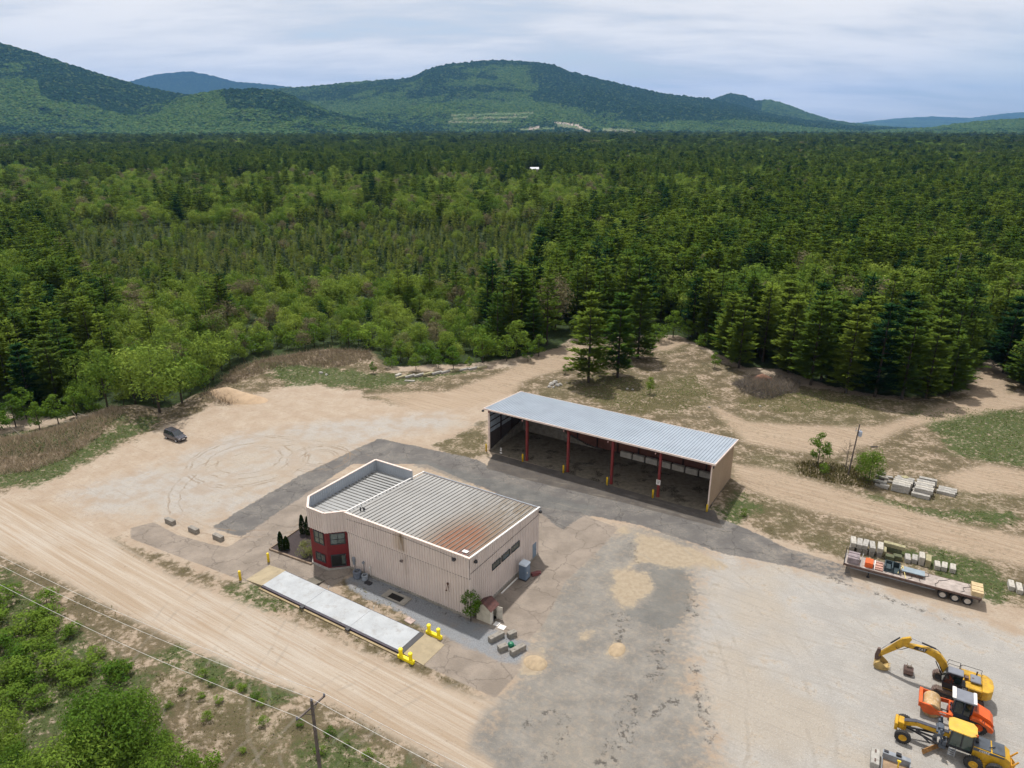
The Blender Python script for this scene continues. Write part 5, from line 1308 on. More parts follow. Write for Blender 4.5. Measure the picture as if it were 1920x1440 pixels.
# concrete bunker walls inside, tops running down
MB().add([(-37.7, .2, 0), (-37.4, .2, 0), (-37.4, 10.7, 0), (-37.7, 10.7, 0), (-37.7, .2, .15), (-37.4, .2, .15), (-37.4, 10.7, 2.1), (-37.7, 10.7, 2.1)], [(0, 3, 2, 1), (4, 5, 6, 7), (0, 1, 5, 4), (1, 2, 6, 5), (2, 3, 7, 6), (3, 0, 4, 7)]).build('bunker_wall', M_BUNK, sh)
MB().ext([(-37.4, 0), (-22, 0), (-24.5, .25), (-28.5, 1.4), (-31.5, 3.0), (-37.4, 3.2)], 10.2, 10.6).build('bunker_wall', M_BUNK, sh)
sg = MB().bx(-7.92, -7.28, -.20, -.16, 2.05, 2.85).build('sign', M_COPW, sh)
tx = MB()
for z_, w_ in ((2.70, .24), (2.55, .2), (2.42, .24), (2.26, .16)):
    for i in range(5): tx.bx(-7.6 - w_ + i * w_ * .42, -7.6 - w_ + i * w_ * .42 + w_ * .3, -.206, -.2, z_ - .04, z_ + .03)
tx.build('lettering', M_DARK, sg)
for i in range(6):
    xx = (-38.0, -30.5, -22.9, -15.3, -7.85, .06)[i]
    bollard(SW(xx - (.25 if 0 < i < 5 else 0), -.72), ['yellow bollard at the open left end corner of the long shed', 'yellow bollard before the first red post of the shed', 'yellow bollard before the second red post of the shed', 'yellow bollard before the third red post of the shed',
            'yellow bollard before the red post that carries the white sign', 'yellow bollard at the beige closed end wall of the long shed'][i], 1.35, .14, m=M_YEL2)
t = thing('marker_stand', 'black and white striped marker stand on the shed floor near its left end', 'marker', SW(-35.1, -.6), THS)
MB().cyl((0, 0, 0), (0, 0, 1.3), .03).build('post', M_DARK, t); MB().bx(-.16, .16, -.03, .03, .75, 1.3).bx(-.2, .2, -.03, .03, .3, .5).build('board', M_COPW, t); MB().bx(-.17, .17, -.04, .04, .93, 1.02).bx(-.17, .17, -.04, .04, 1.15, 1.22).build('stripe', M_DARK, t)
# apron slab edge of the right end: narrow concrete curb
o = MB().bx(.05, .3, -.3, 11.2, 0, .10).build('concrete_curb', M_CONC); o.location = S0; o.rotation_euler.z = THS; tag(o, 'narrow concrete curb along the beige end wall of the open shed', 'curb')
# ---------------------------------------------------------------- vehicles and machines
M_TYRE = mat('tyre_rubber', (.022, .022, .024, 1), .85, var=.3, scale=3, dirt=(.16, .13, .10, 1), dirt_amt=.35)
M_CY = mat('machine_yellow', (.50, .29, .02, 1), .5, var=.25, scale=1.5, dirt=(.17, .12, .07, 1), dirt_amt=.6, fine=.25)
M_CY2 = mat('grader_yellow', (.53, .30, .014, 1), .45, var=.22, scale=1.5, dirt=(.20, .13, .06, 1), dirt_amt=.55, fine=.25)
M_CYL = mat('sunlit_roof_yellow', (.60, .37, .05, 1), .5, var=.15, dirt=(.38, .27, .12, 1), dirt_amt=.5)
M_OR = mat('machine_orange', (.62, .10, .015, 1), .45, var=.2, scale=1.5, dirt=(.26, .10, .05, 1), dirt_amt=.5, fine=.2)
M_BLK = mat('machine_black', (.016, .017, .022, 1), .45, var=.3, dirt=(.10, .085, .07, 1), dirt_amt=.3)
M_MUD = mat('dusty_steel', (.13, .10, .078, 1), .8, var=.35, scale=3, dirt=(.32, .25, .18, 1), dirt_amt=.6)
M_RUST = mat('worn_rusty_steel', (.10, .06, .05, 1), .7, var=.35, scale=3, dirt=(.24, .19, .15, 1), dirt_amt=.5)
M_CHR = mat('bright_rod', (.6, .6, .62, 1), .2, metal=.8)
M_CABG = mat('cab_glass', (.012, .02, .02, 1), .08, var=.5, scale=4, spec=.8)
M_ROOFG = mat('grey_cab_roof', (.17, .18, .21, 1), .45, var=.1)
def wheel(name, c, r_, w, parent, rim_m, rim=.55, n=22, tread=True, out=-1):
    """tyre with a rim part; axle along y, outside towards out*y"""
    hw = w / 2
    o = MB().lathe([(r_ * rim, -hw * .9), (r_ * .86, -hw), (r_ * .97, -hw * .8), (r_, -hw * .4), (r_, hw * .4), (r_ * .97, hw * .8), (r_ * .86, hw), (r_ * rim, hw * .9)], c, 'y', n)
    if tread:
        for i in range(n):
            t = 6.283 * i / n; M = Matrix.Rotation(-t, 3, 'Y')
            o.box((c[0] + math.cos(t) * r_ * .99, c[1] + hw * .45, c[2] + math.sin(t) * r_ * .99), (r_ * .07, hw * .9, r_ * .10), M)
            t += .14; M = Matrix.Rotation(-t, 3, 'Y')
            o.box((c[0] + math.cos(t) * r_ * .99, c[1] - hw * .45, c[2] + math.sin(t) * r_ * .99), (r_ * .07, hw * .9, r_ * .10), M)
    t_ = fixn(o.build(name, M_TYRE, parent))
    k = out
    rm = MB().lathe([(r_ * rim, hw * .9 * k), (r_ * rim * .92, hw * .75 * k), (r_ * rim * .80, hw * .35 * k), (r_ * rim * .35, hw * .30 * k), (r_ * rim * .30, hw * .62 * k), (0, hw * .62 * k)], c, 'y', n)
    rm.lathe([(r_ * rim, -hw * .9 * k), (r_ * .3, -hw * .5 * k), (0, -hw * .5 * k)], c, 'y', n)
    fixn(rm.build('rim', rim_m, t_))
    return t_
def text(body, size, M, material, parent, name='lettering', ext=.01):
    cu = bpy.data.curves.new(name, 'FONT'); cu.body = body; cu.size = size; cu.extrude = ext; cu.align_x = 'CENTER'; cu.align_y = 'CENTER'
    o = bpy.data.objects.new(name, cu); COL.objects.link(o)
    dg = bpy.context.evaluated_depsgraph_get(); me = bpy.data.meshes.new_from_object(o.evaluated_get(dg))
    bpy.data.objects.remove(o)
    me.transform(M); me.materials.clear(); me.materials.append(material)
    o = bpy.data.objects.new(name, me); COL.objects.link(o); o.parent = parent
    return o
FACE_R = Matrix(((1, 0, 0, 0), (0, 0, 1, 0), (0, 1, 0, 0), (0, 0, 0, 1)))
def side_text(x, y, z, side):
    """upright lettering on a face whose outside looks along side*y; local x runs forward"""
    if side > 0: return Matrix.Translation((x, y, z)) @ Matrix(((-1, 0, 0, 0), (0, 0, 1, 0), (0, 1, 0, 0), (0, 0, 0, 1)))
    return Matrix.Translation((x, y, z)) @ Matrix(((1, 0, 0, 0), (0, 0, -1, 0), (0, 1, 0, 0), (0, 0, 0, 1)))

# Machines look up-left in the photo. Local +x is forward; their left-hand side (+y) faces the camera.
# --- excavator
ex = thing('excavator', 'yellow tracked excavator with its boom stretched out and bucket resting on the gravel', 'excavator', (43.35, 54.75, 0), R(149))
for s_ in (-1, 1):
    y0 = 1.25 * s_
    tr_ = [(-2.1, .42), (-1.98, .12), (-1.7, 0), (1.7, 0), (1.98, .12), (2.1, .42), (1.98, .74), (1.7, .88), (-1.7, .88), (-1.98, .74)]
    o = MB().ext(tr_, y0 - .3, y0 + .3).build('track', M_MUD, ex)
    g = MB()
    for i in range(26):
        xx = -1.8 + i * 3.6 / 25; g.box((xx, y0, .895), (.06, .62, .04)).box((xx, y0, .0), (.06, .62, .04))
    for a in range(1, 8):
        for sx_ in (-1, 1):
            t = -1.57 + a * 3.14 / 8; g.box((sx_ * (1.7 + .43 * math.cos(t)), y0, .44 + .45 * math.sin(t)), (.09, .62, .07))
    g.build('grouser', M_RUST, o)
    g = MB()
    for sy in (-1, 1):
        for i in range(6): g.cyl((-1.35 + i * .54, y0 + sy * .29, .2), (-1.35 + i * .54, y0 + sy * .33, .2), .13, n=12)
        for sx_ in (-1, 1): g.cyl((sx_ * 1.68, y0 + sy * .29, .44), (sx_ * 1.68, y0 + sy * .34, .44), .30, n=16)
        g.box((0, y0 + sy * .30, .48), (2.9, .04, .26))
    g.build('roller', M_BLK, o)
MB().bx(-1.0, 1.0, -.95, .95, .45, .85).cyl((0, 0, .85), (0, 0, 1.02), .75, n=20).build('undercarriage', M_MUD, ex)
up = bpy.data.objects.new('upper_body', None)
hb_ = MB().bx(-1.9, 1.35, -1.3, 1.3, 1.02, 1.22)
hb_.cham(-1.75, -.35, .35, 1.35, 1.22, 2.0, .08).cham(-1.75, .1, -1.35, -.55, 1.22, 2.0, .08).cham(-1.75, -.65, -.55, .35, 1.22, 2.18, .08).bx(-.35, .9, -.42, .30, 1.22, 1.65)
hb_.cham(.12, 1.3, -1.32, -.6, 1.22, 1.75, .05)
body = hb_.build('body', M_CY, ex)
cw = MB().prism([(-1.75, -1.36), (-1.75, 1.36), (-2.2, 1.30), (-2.62, .85), (-2.72, 0), (-2.62, -.85), (-2.2, -1.30)], 1.08, 2.05); cwo = cw.build('counterweight', M_CY, ex, bevel=.07)
g = MB()
for k in range(5): g.bx(-1.65, -.75, 1.352, 1.375, 1.36 + k * .12, 1.40 + k * .12)
g.build('side_louvre', M_BLK, body)
MB().bx(-.62, -.05, .36, 1.37, 1.22, 1.95).build('side_panel', M_BLK, body)
text('320', .26, side_text(-.34, 1.385, 1.72, 1), M_COPW, body)
MB().cham(-1.62, -.75, -.50, .62, 2.18, 2.32, .05).build('engine_hood', M_ROOFG, body)
MB().cyl((-1.3, -.9, 2.0), (-1.3, -.9, 2.45), .07).cyl((-.95, .15, 2.2), (-.95, .15, 2.34), .10).box((-.45, .1, 2.15), (.3, .35, .2)).build('exhaust_stack', M_RUST, body)
# cab, left front
cb = MB().ext([(-.05, 1.10), (1.42, 1.10), (1.52, 1.75), (1.30, 2.85), (1.15, 2.96), (-.05, 2.96)], .40, 1.34).build('cab', M_BLK, ex, bevel=.03)
MB().ext([(.82, 1.75), (1.40, 1.75), (1.20, 2.75), (.82, 2.75)], 1.345, 1.36).ext([(.06, 1.95), (.72, 1.95), (.72, 2.75), (.06, 2.75)], 1.345, 1.36).box((1.43, .87, 2.25), (.03, .8, 1.0), Matrix.Rotation(-.2, 3, 'Y')).build('cab_window', M_CABG, cb)
MB().cham(-.08, 1.22, .38, 1.36, 2.965, 3.06, .05).build('cab_roof', M_ROOFG, cb)
g = MB()
for yy in (-1.28, -.66): g.tube([(.1, yy, 1.7), (.1, yy, 2.55), (1.1, yy, 2.55), (1.28, yy, 1.7)], .025, 6)
g.tube([(.1, -1.28, 2.55), (.1, -.66, 2.55)], .025).tube([(-1.7, -1.28, 2.0), (-1.7, -1.28, 2.45), (-.1, -1.28, 2.45), (.1, -1.28, 2.2)], .025)
g.build('handrail', M_BLK, ex)
# boom, stick and bucket in the x-z plane
by0, by1 = -.33, .07
bp_ = [(.55, 1.30), (.85, 1.62), (1.35, 2.95), (2.05, 3.72), (3.2, 3.95), (5.35, 3.68), (5.55, 3.52), (5.45, 3.34), (3.3, 3.36), (2.45, 3.12), (1.75, 2.35), (1.1, 1.15), (.7, 1.1)]
bo = MB().ext(bp_, by0, by1).build('boom', M_CY, ex, bevel=.02)
MB().ext([(3.45, 3.44), (4.6, 3.46), (4.35, 3.82), (3.25, 3.88)], by1 + .002, by1 + .012).build('decal', M_BLK, bo)
text('CAT', .34, side_text(3.75, by1 + .02, 3.64, 1), M_COPW, bo)
sp_ = [(4.85, 4.35), (5.05, 4.52), (5.75, 4.12), (7.55, 1.75), (7.72, 1.35), (7.52, 1.25), (7.30, 1.45), (5.45, 3.30), (5.15, 3.62)]
sk_ = MB().ext(sp_, by0 + .05, by1 - .05).build('stick', M_CY, ex, bevel=.02)
g = MB()
for yy in (by0 - .16, by1 + .16): g.cyl((1.35, yy, 1.35), (1.75, yy, 2.0), .085).cyl((1.75, yy, 2.0), (2.3, yy, 2.95), .05)
g.cyl((2.5, -.13, 4.08), (3.9, -.13, 4.28), .085).cyl((6.0, -.13, 4.1), (6.75, -.13, 3.15), .075)
g.build('cylinder_barrel', M_BLK, bo)
MB().cyl((3.9, -.13, 4.28), (4.95, -.13, 4.42), .045).cyl((6.75, -.13, 3.15), (7.5, -.13, 2.15), .04).build('cylinder_rod', M_CHR, bo)
g = MB().tube([(2.0, .0, 3.85), (2.4, .02, 4.15), (2.9, .02, 4.15), (3.4, .0, 4.0)], .03).tube([(5.0, .1, 3.45), (5.6, .14, 3.0), (6.0, .1, 2.85), (6.2, .1, 3.05)], .03)
g.build('hose', M_BLK, bo)
MB().ext([(7.35, 1.5), (7.62, 2.2), (7.85, 2.12), (8.02, 1.25), (7.95, .75), (7.4, .8)], -.28, .02).build('linkage', M_RUST, ex, bevel=.03)
def bucket_mb(w_, s=1.0):
    m = MB(); pr = [(-.05, .95), (-.45, .62), (-.62, .28), (-.5, .02), (-.15, -.08), (.35, -.02), (.85, .18)]; inn = [(x * .92, z * .90 + .06) for x, z in pr]
    prof = pr + inn[::-1]
    m.ext([(x * s, z * s) for x, z in prof], -w_ / 2, w_ / 2)
    side = [(x * s, z * s) for x, z in pr] + [(.75 * s, .38 * s)]
    m.ext(side, -w_ / 2 - .03, -w_ / 2 + .01); m.ext(side, w_ / 2 - .01, w_ / 2 + .03)
    for k in range(5):
        y_ = -w_ / 2 + .08 + k * (w_ - .16) / 4; m.ext([(.80 * s, .10 * s), (1.06 * s, .28 * s), (.80 * s, .22 * s)], y_ - .05, y_ + .05)
    return m
bm_ = bucket_mb(1.15)
bm_.v = [(7.35 - x * 1.0, y - .13, z + .10) for x, y, z in bm_.v]
fixn(bm_.build('bucket', mat('bucket_yellow_worn', (.40, .28, .10, 1), .7, var=.4, scale=2, dirt=(.24, .19, .14, 1), dirt_amt=.7), ex))
t = thing('spare_bucket', 'rusty brown spare bucket with a square coupling hole, lying before the excavator', 'bucket', (39.95, 57.35, 0), R(62))
bm_ = bucket_mb(.75, .85); bm_.v = [(x, y, z * 1 + .1) for x, y, z in bm_.v]; fixn(bm_.build('shell', M_RUST, t))
MB().bx(-.12, .30, -.20, -.14, .55, .98).bx(-.12, .30, .14, .20, .55, .98).bx(-.16, -.10, -.2, .2, .55, .95).cyl((.1, -.3, .8), (.1, .3, .8), .04).build('ears', M_MUD, t)

for o_ in ex.children:
    if o_.name.split('.')[0] in ('boom', 'stick', 'linkage', 'bucket'):
        for me_ in [o_.data] + [c.data for c in o_.children]:
            for v_ in me_.vertices:
                if v_.co.x > 2: v_.co.x = 2 + (v_.co.x - 2) * .90
# --- roller: drum in front, cab, engine and two big tyres
rl = thing('soil_compactor', 'orange single-drum compaction roller parked between the excavator and the grader', 'roller', (41.05, 51.65, 0), R(149.5))
MB().lathe([(0, -.98), (.70, -.98), (.75, -.95), (.75, .95), (.70, .98), (0, .98)], (1.75, 0, .75), 'y', 40).build('drum', mat('dusty_drum', (.42, .28, .13, 1), .5, var=.3, scale=1.5, dirt=(.55, .48, .42, 1), dirt_amt=.7), rl, smooth=False)
fm = MB()
for s_ in (-1, 1):
    fm.ext([(2.72, .95), (2.72, 1.42), (1.95, 1.42), (1.35, 1.05), (.3, 1.12), (.05, 1.05), (.05, .72), (1.3, .60), (1.75, .38), (2.35, .45)], s_ * 1.02 - .04 * (1 if s_ > 0 else -1) - .07, s_ * 1.02 + .07)
fm.bx(2.58, 2.86, -1.1, 1.1, .95, 1.45).bx(.05, .40, -1.0, 1.0, .72, 1.12)
fm.build('drum_frame', M_OR, rl, bevel=.02)
MB().bx(-.3, .5, -.35, .35, .55, .95).cyl((.0, 0, .4), (.0, 0, 1.1), .16).box((.2, .3, 1.2), (.3, .3, .25)).box((.25, -.35, 1.15), (.2, .25, .3)).build('hitch', mat('dark_red_steel', (.12, .03, .03, 1), .7, var=.3), rl)
text('HAMM', .18, side_text(.85, 1.13, .98, 1), M_COPW, rl)
rb_ = MB().ext([(-1.35, 1.0), (-1.35, 1.98), (-1.75, 1.98), (-2.75, 1.62), (-3.05, 1.25), (-3.1, .85), (-2.6, .75), (-1.9, 1.0)], -.72, .72)
for s_ in (-1, 1): rb_.ext([(-1.2, 1.32), (-1.3, 1.62), (-2.0, 1.55), (-2.85, 1.18), (-3.12, .9), (-3.05, .62), (-2.72, .62), (-2.5, 1.0), (-1.9, 1.28)], s_ * .93 - .2, s_ * .93 + .2)
rbo = rb_.build('engine_body', M_OR, rl, bevel=.03)
g = MB()
for k in range(6): g.box((-1.52 - k * .12, 0, 1.99 - max(0, k - 1) * .045), (.05, 1.0, .02))
g.build('vent_slot', M_BLK, rbo)
cbm = MB().prism([(-1.3, -.62), (-1.15, -.80), (.05, -.80), (.22, -.5), (.22, .5), (.05, .80), (-1.15, .80), (-1.3, .62)], 1.12, 2.72); co_ = cbm.build('cab', M_CABG, rl)
g = MB().prism([(-1.34, -.66), (-1.18, -.84), (.08, -.84), (.26, -.52), (.26, .52), (.08, .84), (-1.18, .84), (-1.34, .66)], 1.0, 1.30)
for (xx, yy) in ((-1.28, -.66), (-1.28, .66), (.12, -.78), (.12, .78), (-.62, -.815), (-.62, .815)): g.bx(xx - .05, xx + .05, yy - .05, yy + .05, 1.3, 2.72)
g.build('cab_frame', mat('dark_blue_frame', (.02, .028, .05, 1), .45), co_)
MB().cham(-1.45, .35, -.82, .82, 2.72, 2.86, .05).build('cab_roof', M_ROOFG, co_)
MB().cham(-1.52, -1.25, -.80, .80, 2.865, 2.93, .03).cham(.10, .42, -.80, .80, 2.865, 2.93, .03).build('roof_cap', M_COPW, co_)
for s_ in (-1, 1): wheel('wheel', (-1.95, s_ * .86, .75), .75, .52, rl, M_OR, .5, 24, True, s_)
MB().bx(-2.4, .1, -.55, .55, .5, 1.0).build('chassis', M_BLK, rl)

# --- motor grader
gd = thing('motor_grader', 'yellow six-wheeled motor grader with long arched frame and flat yellow cab roof', 'grader', (39.0, 47.65, 0), R(149.5))
# frame from the front axle back to the cab
gm_ = MB().bar((4.35, 0, 1.35), (3.3, 0, 1.75), .42, .42).bar((3.3, 0, 1.75), (.55, 0, 1.78), .36, .42).bar((.7, 0, 1.8), (-.55, 0, 1.15), .5, .45)
gmo = gm_.build('main_frame', M_CY2, gd, bevel=.03)
MB().bar((4.2, 0, 1.66), (3.3, 0, 2.0), .40, .06).bar((3.3, 0, 2.0), (.75, 0, 2.03), .34, .06).build('top_cover', mat('dark_slate_cover', (.05, .05, .065, 1), .5), gmo)
MB().cham(4.15, 4.62, -.45, .45, .92, 1.62, .06).cham(4.62, 4.88, -.62, .62, .78, 1.50, .05).build('front_block', M_CY2, gd)
MB().bar((4.15, -1.0, .72), (4.15, 1.0, .72), .26, .22).bar((4.15, 0, .8), (4.15, 0, 1.1), .5, .4).build('front_axle', M_CY2, gd)
for s_ in (-1, 1): wheel('wheel', (4.12, s_ * 1.05, .64), .64, .36, gd, M_CY2, .52, 22, True, s_)
# drawbar, circle, saddle, blade
g = MB().bar((4.0, 0, .98), (1.6, .62, .88), .13, .13).bar((4.0, 0, .98), (1.6, -.62, .88), .13, .13).bar((1.6, -.7, .88), (1.6, .7, .88), .2, .12)
g.lathe([(.52, -.05), (.72, -.05), (.72, .07), (.52, .07), (.52, -.05)], (1.15, 0, .80), 'z', 24)
g.cyl((2.9, .55, 1.25), (2.0, .75, .75), .07).cyl((3.2, .3, 1.2), (1.9, .2, 1.05), .09).cyl((2.9, -.35, 1.2), (1.9, -.5, .9), .07)
fixn(g.build('drawbar', M_BLK, gd))
g = MB().bx(1.15, 1.75, -.5, .5, 1.95, 2.12).bar((1.45, -.95, 2.1), (1.45, .95, 2.1), .3, .16).bx(1.25, 1.65, -.28, .28, 2.12, 2.4)
for s_ in (-1, 1): g.cyl((1.45, s_ * .85, 2.7), (1.35, s_ * .85, 1.85), .10).cyl((1.35, s_ * .85, 1.85), (1.25, s_ * .75, .9), .05).box((1.45, s_ * .85, 2.15), (.35, .3, .3))
g.cyl((1.75, -.6, 2.0), (1.1, .35, 1.0), .07).box((1.0, .55, 1.2), (.3, .4, .5)).box((1.1, .45, .85), (.5, .6, .35))
g.build('blade_lift', mat('blue_grey_steel', (.07, .085, .11, 1), .55, var=.3), gd)
a_ = R(38); bd = MB(); nn_ = 6; pr = [(.0 + .16 * math.sin(i / nn_ * 3.14), .05 + .62 * i / nn_) for i in range(nn_ + 1)]
prof = pr + [(x + .04, z) for x, z in pr[::-1]]
bd.ext(prof, -1.85, 1.85); M3 = Matrix.Rotation(-a_, 3, 'Z'); bd.v = [tuple(M3 @ Vector(p) + Vector((1.25, .15, 0))) for p in bd.v]
bd.build('blade', mat('scoured_blade', (.34, .17, .05, 1), .55, var=.4, scale=3, dirt=(.30, .25, .2, 1), dirt_amt=.5), gd)
# cab
cbm = MB().ext([(.75, 1.28), (.62, 2.95), (-.95, 2.95), (-1.0, 1.28)], -.68, .68); co_ = cbm.build('cab', mat('greenish_cab_glass', (.05, .07, .06, 1), .12, spec=.7), gd)
g = MB()
for (xx, x2) in ((.75, .62), (-.18, -.18), (-1.0, -.95)):
    for s_ in (-1, 1): g.bar((xx, s_ * .69, 1.25), (x2, s_ * .69, 2.95), .07, .10)
g.bx(-1.02, .78, -.72, .72, 1.1, 1.32).bar((.63, .69, 2.9), (-.95, .69, 2.9), .07, .1).bar((.63, -.69, 2.9), (-.95, -.69, 2.9), .07, .1)
g.build('cab_frame', M_BLK, co_)
MB().prism([(.95, -.60), (1.0, .25), (.92, .85), (-.72, .92), (-1.12, .62), (-.98, .5), (-1.18, .35), (-1.18, -.45), (-.9, -.85), (.6, -.85)], 2.96, 3.06).build('cab_roof', M_CYL, co_, bevel=.02)
g = MB()
for k in range(4): g.bx(.15, .62, .98, 1.04, .55 + k * .22, .59 + k * .22)
g.bx(.12, .16, .96, 1.05, .5, 1.3).bx(.61, .65, .96, 1.05, .5, 1.3)
g.build('steps', M_GREYM, gd)
# rear body
rbm = MB().ext([(-1.05, .85), (-1.05, 2.05), (-3.35, 2.0), (-3.75, 1.75), (-3.8, .9), (-3.2, .7)], -.78, .78); rbo = rbm.build('engine_body', M_CY2, gd, bevel=.04)
MB().bx(-2.3, -1.08, -.70, .70, 2.055, 2.10).bx(-3.32, -2.42, -.70, .70, 2.02, 2.09).ext([(-1.06, 2.03), (-3.3, 1.98), (-3.3, 1.82), (-1.06, 1.72)], .785, .80).build('top_cover', mat('slate_hood', (.06, .07, .085, 1), .4), rbo)
MB().cyl((-1.35, -.4, 2.0), (-1.35, -.4, 2.75), .07).cyl((-2.2, .3, 2.1), (-2.6, .1, 2.2), .05).box((-1.3, .1, 2.2), (.2, .3, .2)).build('exhaust_stack', M_BLK, rbo)
MB().cyl((-1.15, .55, 2.95), (-1.15, .55, 3.15), .07).build('beacon', M_OR, gd)
text('DEERE', .27, side_text(-1.85, .815, 1.86, 1), M_COPW, rbo)
MB().bx(-3.15, -.9, .80, .98, .45, .85).bx(-3.15, -.9, -.98, -.80, .45, .85).build('tandem_case', M_CY2, gd)
for s_ in (-1, 1):
    for xx in (-1.25, -2.85): wheel('wheel', (xx, s_ * 1.18, .68), .68, .40, gd, M_CY2, .52, 22, True, s_)
g = MB().bx(-4.0, -3.8, -.9, .9, .7, 1.1)
for k in range(5): g.bar((-3.95, -.8 + k * .4, 1.0), (-4.35, -.8 + k * .4, .55), .1, .12)
g.bar((-3.9, -.6, 1.2), (-4.3, -.6, 1.9), .1, .1).bar((-3.9, .6, 1.2), (-4.3, .6, 1.9), .1, .1)
g.build('ripper', mat('orange_yellow_steel', (.55, .26, .02, 1), .6, var=.3), gd)

# --- hopper-like tray at the bottom edge
t = thing('concrete_block', 'sandy concrete block standing at the left end of the grey steel tray', 'block', (31.55, 46.85, 0), R(62))
MB().cham(-.95, .95, -.34, .34, 0, .62, .04).build('block_body', M_CONCW, t); MB().bx(-.7, -.35, -.06, .06, .621, .66).bx(.35, .7, -.06, .06, .621, .66).build('lifting_loop', M_RUST, t)
t = thing('steel_tray', 'grey steel attachment tray with sand in it, in front of the grader', 'attachment', (32.9, 46.1, 0), R(-29))
MB().bx(-1.0, 1.15, .55, .63, 0, .72).bx(-1.0, -.94, -1.2, .55, 0, .3).bx(1.09, 1.15, -1.2, .55, 0, .55).bx(-1.0, 1.15, .63, 1.0, .66, .72).build('steel_side', M_GREYM, t)
MB().bx(-.94, 1.09, -1.2, .55, .01, .12).build('sand_fill', mat('sand_fill_tan', S(190, 160, 130), .95, var=.3), t)
MB().cyl((.25, .1, .1), (.25, .1, .75), .06).box((.25, .1, .8), (.28, .1, .16)).build('yellow_fitting', M_YEL, t)
MB().box((.2, .82, .82), (.4, .3, .22)).box((-.75, .8, .76), (.35, .25, .08)).build('top_fitting', M_BLK, t)
g = MB()
for k in range(5): g.tube([(1.2 + .05 * k, .3, .05), (1.35 + .1 * k, .1 - .1 * k, .5 - .05 * k), (1.5 + .12 * k, -.3, .1)], .03)
o = g.build('cable_coil', M_COPW); o.location = (32.9, 46.1, 0); o.rotation_euler.z = R(-29); tag(o, 'pale coiled hose lying against the right end of the grey steel tray', 'hose')

# --- parked car
suv = thing('parked_car', 'dark grey SUV parked alone on the sand at the forest edge', 'car', tuple(at(330, 823)), R(-33))
M_CAR = mat('dark_grey_paint', (.045, .042, .055, 1), .22, var=.1, coat=.6, spec=.6)
M_CARL = mat('alloy_rim', (.45, .45, .46, 1), .35, metal=.4)
cbm = MB()
secs = [(-2.3, .82, .45, .95), (-2.25, .88, .35, 1.02), (-1.4, .93, .3, 1.04), (0.5, .93, .3, 1.02), (1.3, .91, .3, .98), (2.1, .84, .32, .88), (2.32, .74, .4, .74)]
vs = []; fs = []
for (x_, w_, z0, z1) in secs: vs += [(x_, -w_ * .96, z0), (x_, -w_, (z0 + z1) / 2), (x_, -w_ * .92, z1), (x_, w_ * .92, z1), (x_, w_, (z0 + z1) / 2), (x_, w_ * .96, z0)]
for i in range(len(secs) - 1):
    for j in range(6): fs.append((6 * i + j, 6 * i + (j + 1) % 6, 6 * i + 6 + (j + 1) % 6, 6 * i + 6 + j))
fs += [tuple(range(6)), tuple(range(6 * len(secs) - 1, 6 * len(secs) - 7, -1))]
cbm.add(vs, fs); bd_ = fixn(cbm.build('body', M_CAR, suv, bevel=.03))
gl = [(-2.2, .84, 1.0, -2.0, .68), (1.15, .84, .98, .35, .66)]
vs = [(-2.2, -.85, 1.0), (1.2, -.85, .98), (1.2, .85, .98), (-2.2, .85, 1.0), (-1.95, -.67, 1.66), (.35, -.66, 1.66), (.35, .66, 1.66), (-1.95, .67, 1.66)]
fixn(MB().add(vs, [(0, 3, 2, 1), (4, 5, 6, 7), (0, 1, 5, 4), (1, 2, 6, 5), (2, 3, 7, 6), (3, 0, 4, 7)]).build('cabin_glass', mat('car_glass', (.02, .028, .035, 1), .06, spec=.9), suv))
MB().cham(-1.98, .38, -.66, .66, 1.655, 1.72, .06).bar((1.2, -.80, 1.0), (.37, -.645, 1.66), .05, .05).bar((1.2, .80, 1.0), (.37, .645, 1.66), .05, .05).bar((-.7, -.86, 1.0), (-.75, -.67, 1.66), .05, .09).bar((-.7, .86, 1.0), (-.75, .67, 1.66), .05, .09).bar((-1.75, -.86, 1.0), (-1.7, -.67, 1.66), .05, .2).bar((-1.75, .86, 1.0), (-1.7, .67, 1.66), .05, .2).build('roof', M_CAR, suv)
for xx in (-1.42, 1.42):
    for s_ in (-1, 1): wheel('wheel', (xx, s_ * .82, .36), .36, .24, suv, M_CARL, .66, 18, False, s_)
for s_ in (-1, 1): MB().box((2.2, s_ * .62, .74), (.14, .32, .14)).build('headlight', mat('headlight_glass', (.6, .6, .6, 1), .15), suv)
MB().box((2.33, 0, .58), (.04, .5, .14)).build('number_plate', M_COPW, suv); MB().box((2.30, 0, .72), (.05, .75, .12)).build('grille', M_BLK, suv)
for s_ in (-1, 1): MB().box((.75, s_ * 1.0, 1.05), (.14, .18, .13)).build('wing_mirror', M_CAR, suv)

# --- flatbed trailer, front end up-left
tl = thing('flatbed_trailer', 'long weathered three-axle flatbed semi-trailer parked without a truck', 'trailer', (47.9, 72.1, 0), R(-29.3))
M_WOOD = mat('weathered_deck', (.36, .31, .28, 1), .85, var=.25, scale=1.2, dirt=(.18, .13, .11, 1), dirt_amt=.5)
dk = MB()
for k in range(9): dk.bx(-7.3, 7.0, -1.22 + k * .272, -1.22 + k * .272 + .262, 1.30, 1.365 + .004 * (k % 3))
dk.build('deck', M_WOOD, tl)
MB().bx(-7.32, 7.02, -1.33, -1.24, 1.12, 1.36).bx(-7.32, 7.02, 1.24, 1.33, 1.12, 1.36).bx(7.0, 7.08, -1.3, 1.3, 1.05, 1.36).bx(-7.4, -7.3, -1.3, 1.3, 1.05, 1.36).build('side_rail', M_RUST, tl)
g = MB()
for s_ in (-1, 1): g.bx(-7.0, 6.9, s_ * .45 - .06, s_ * .45 + .06, .82, 1.29)
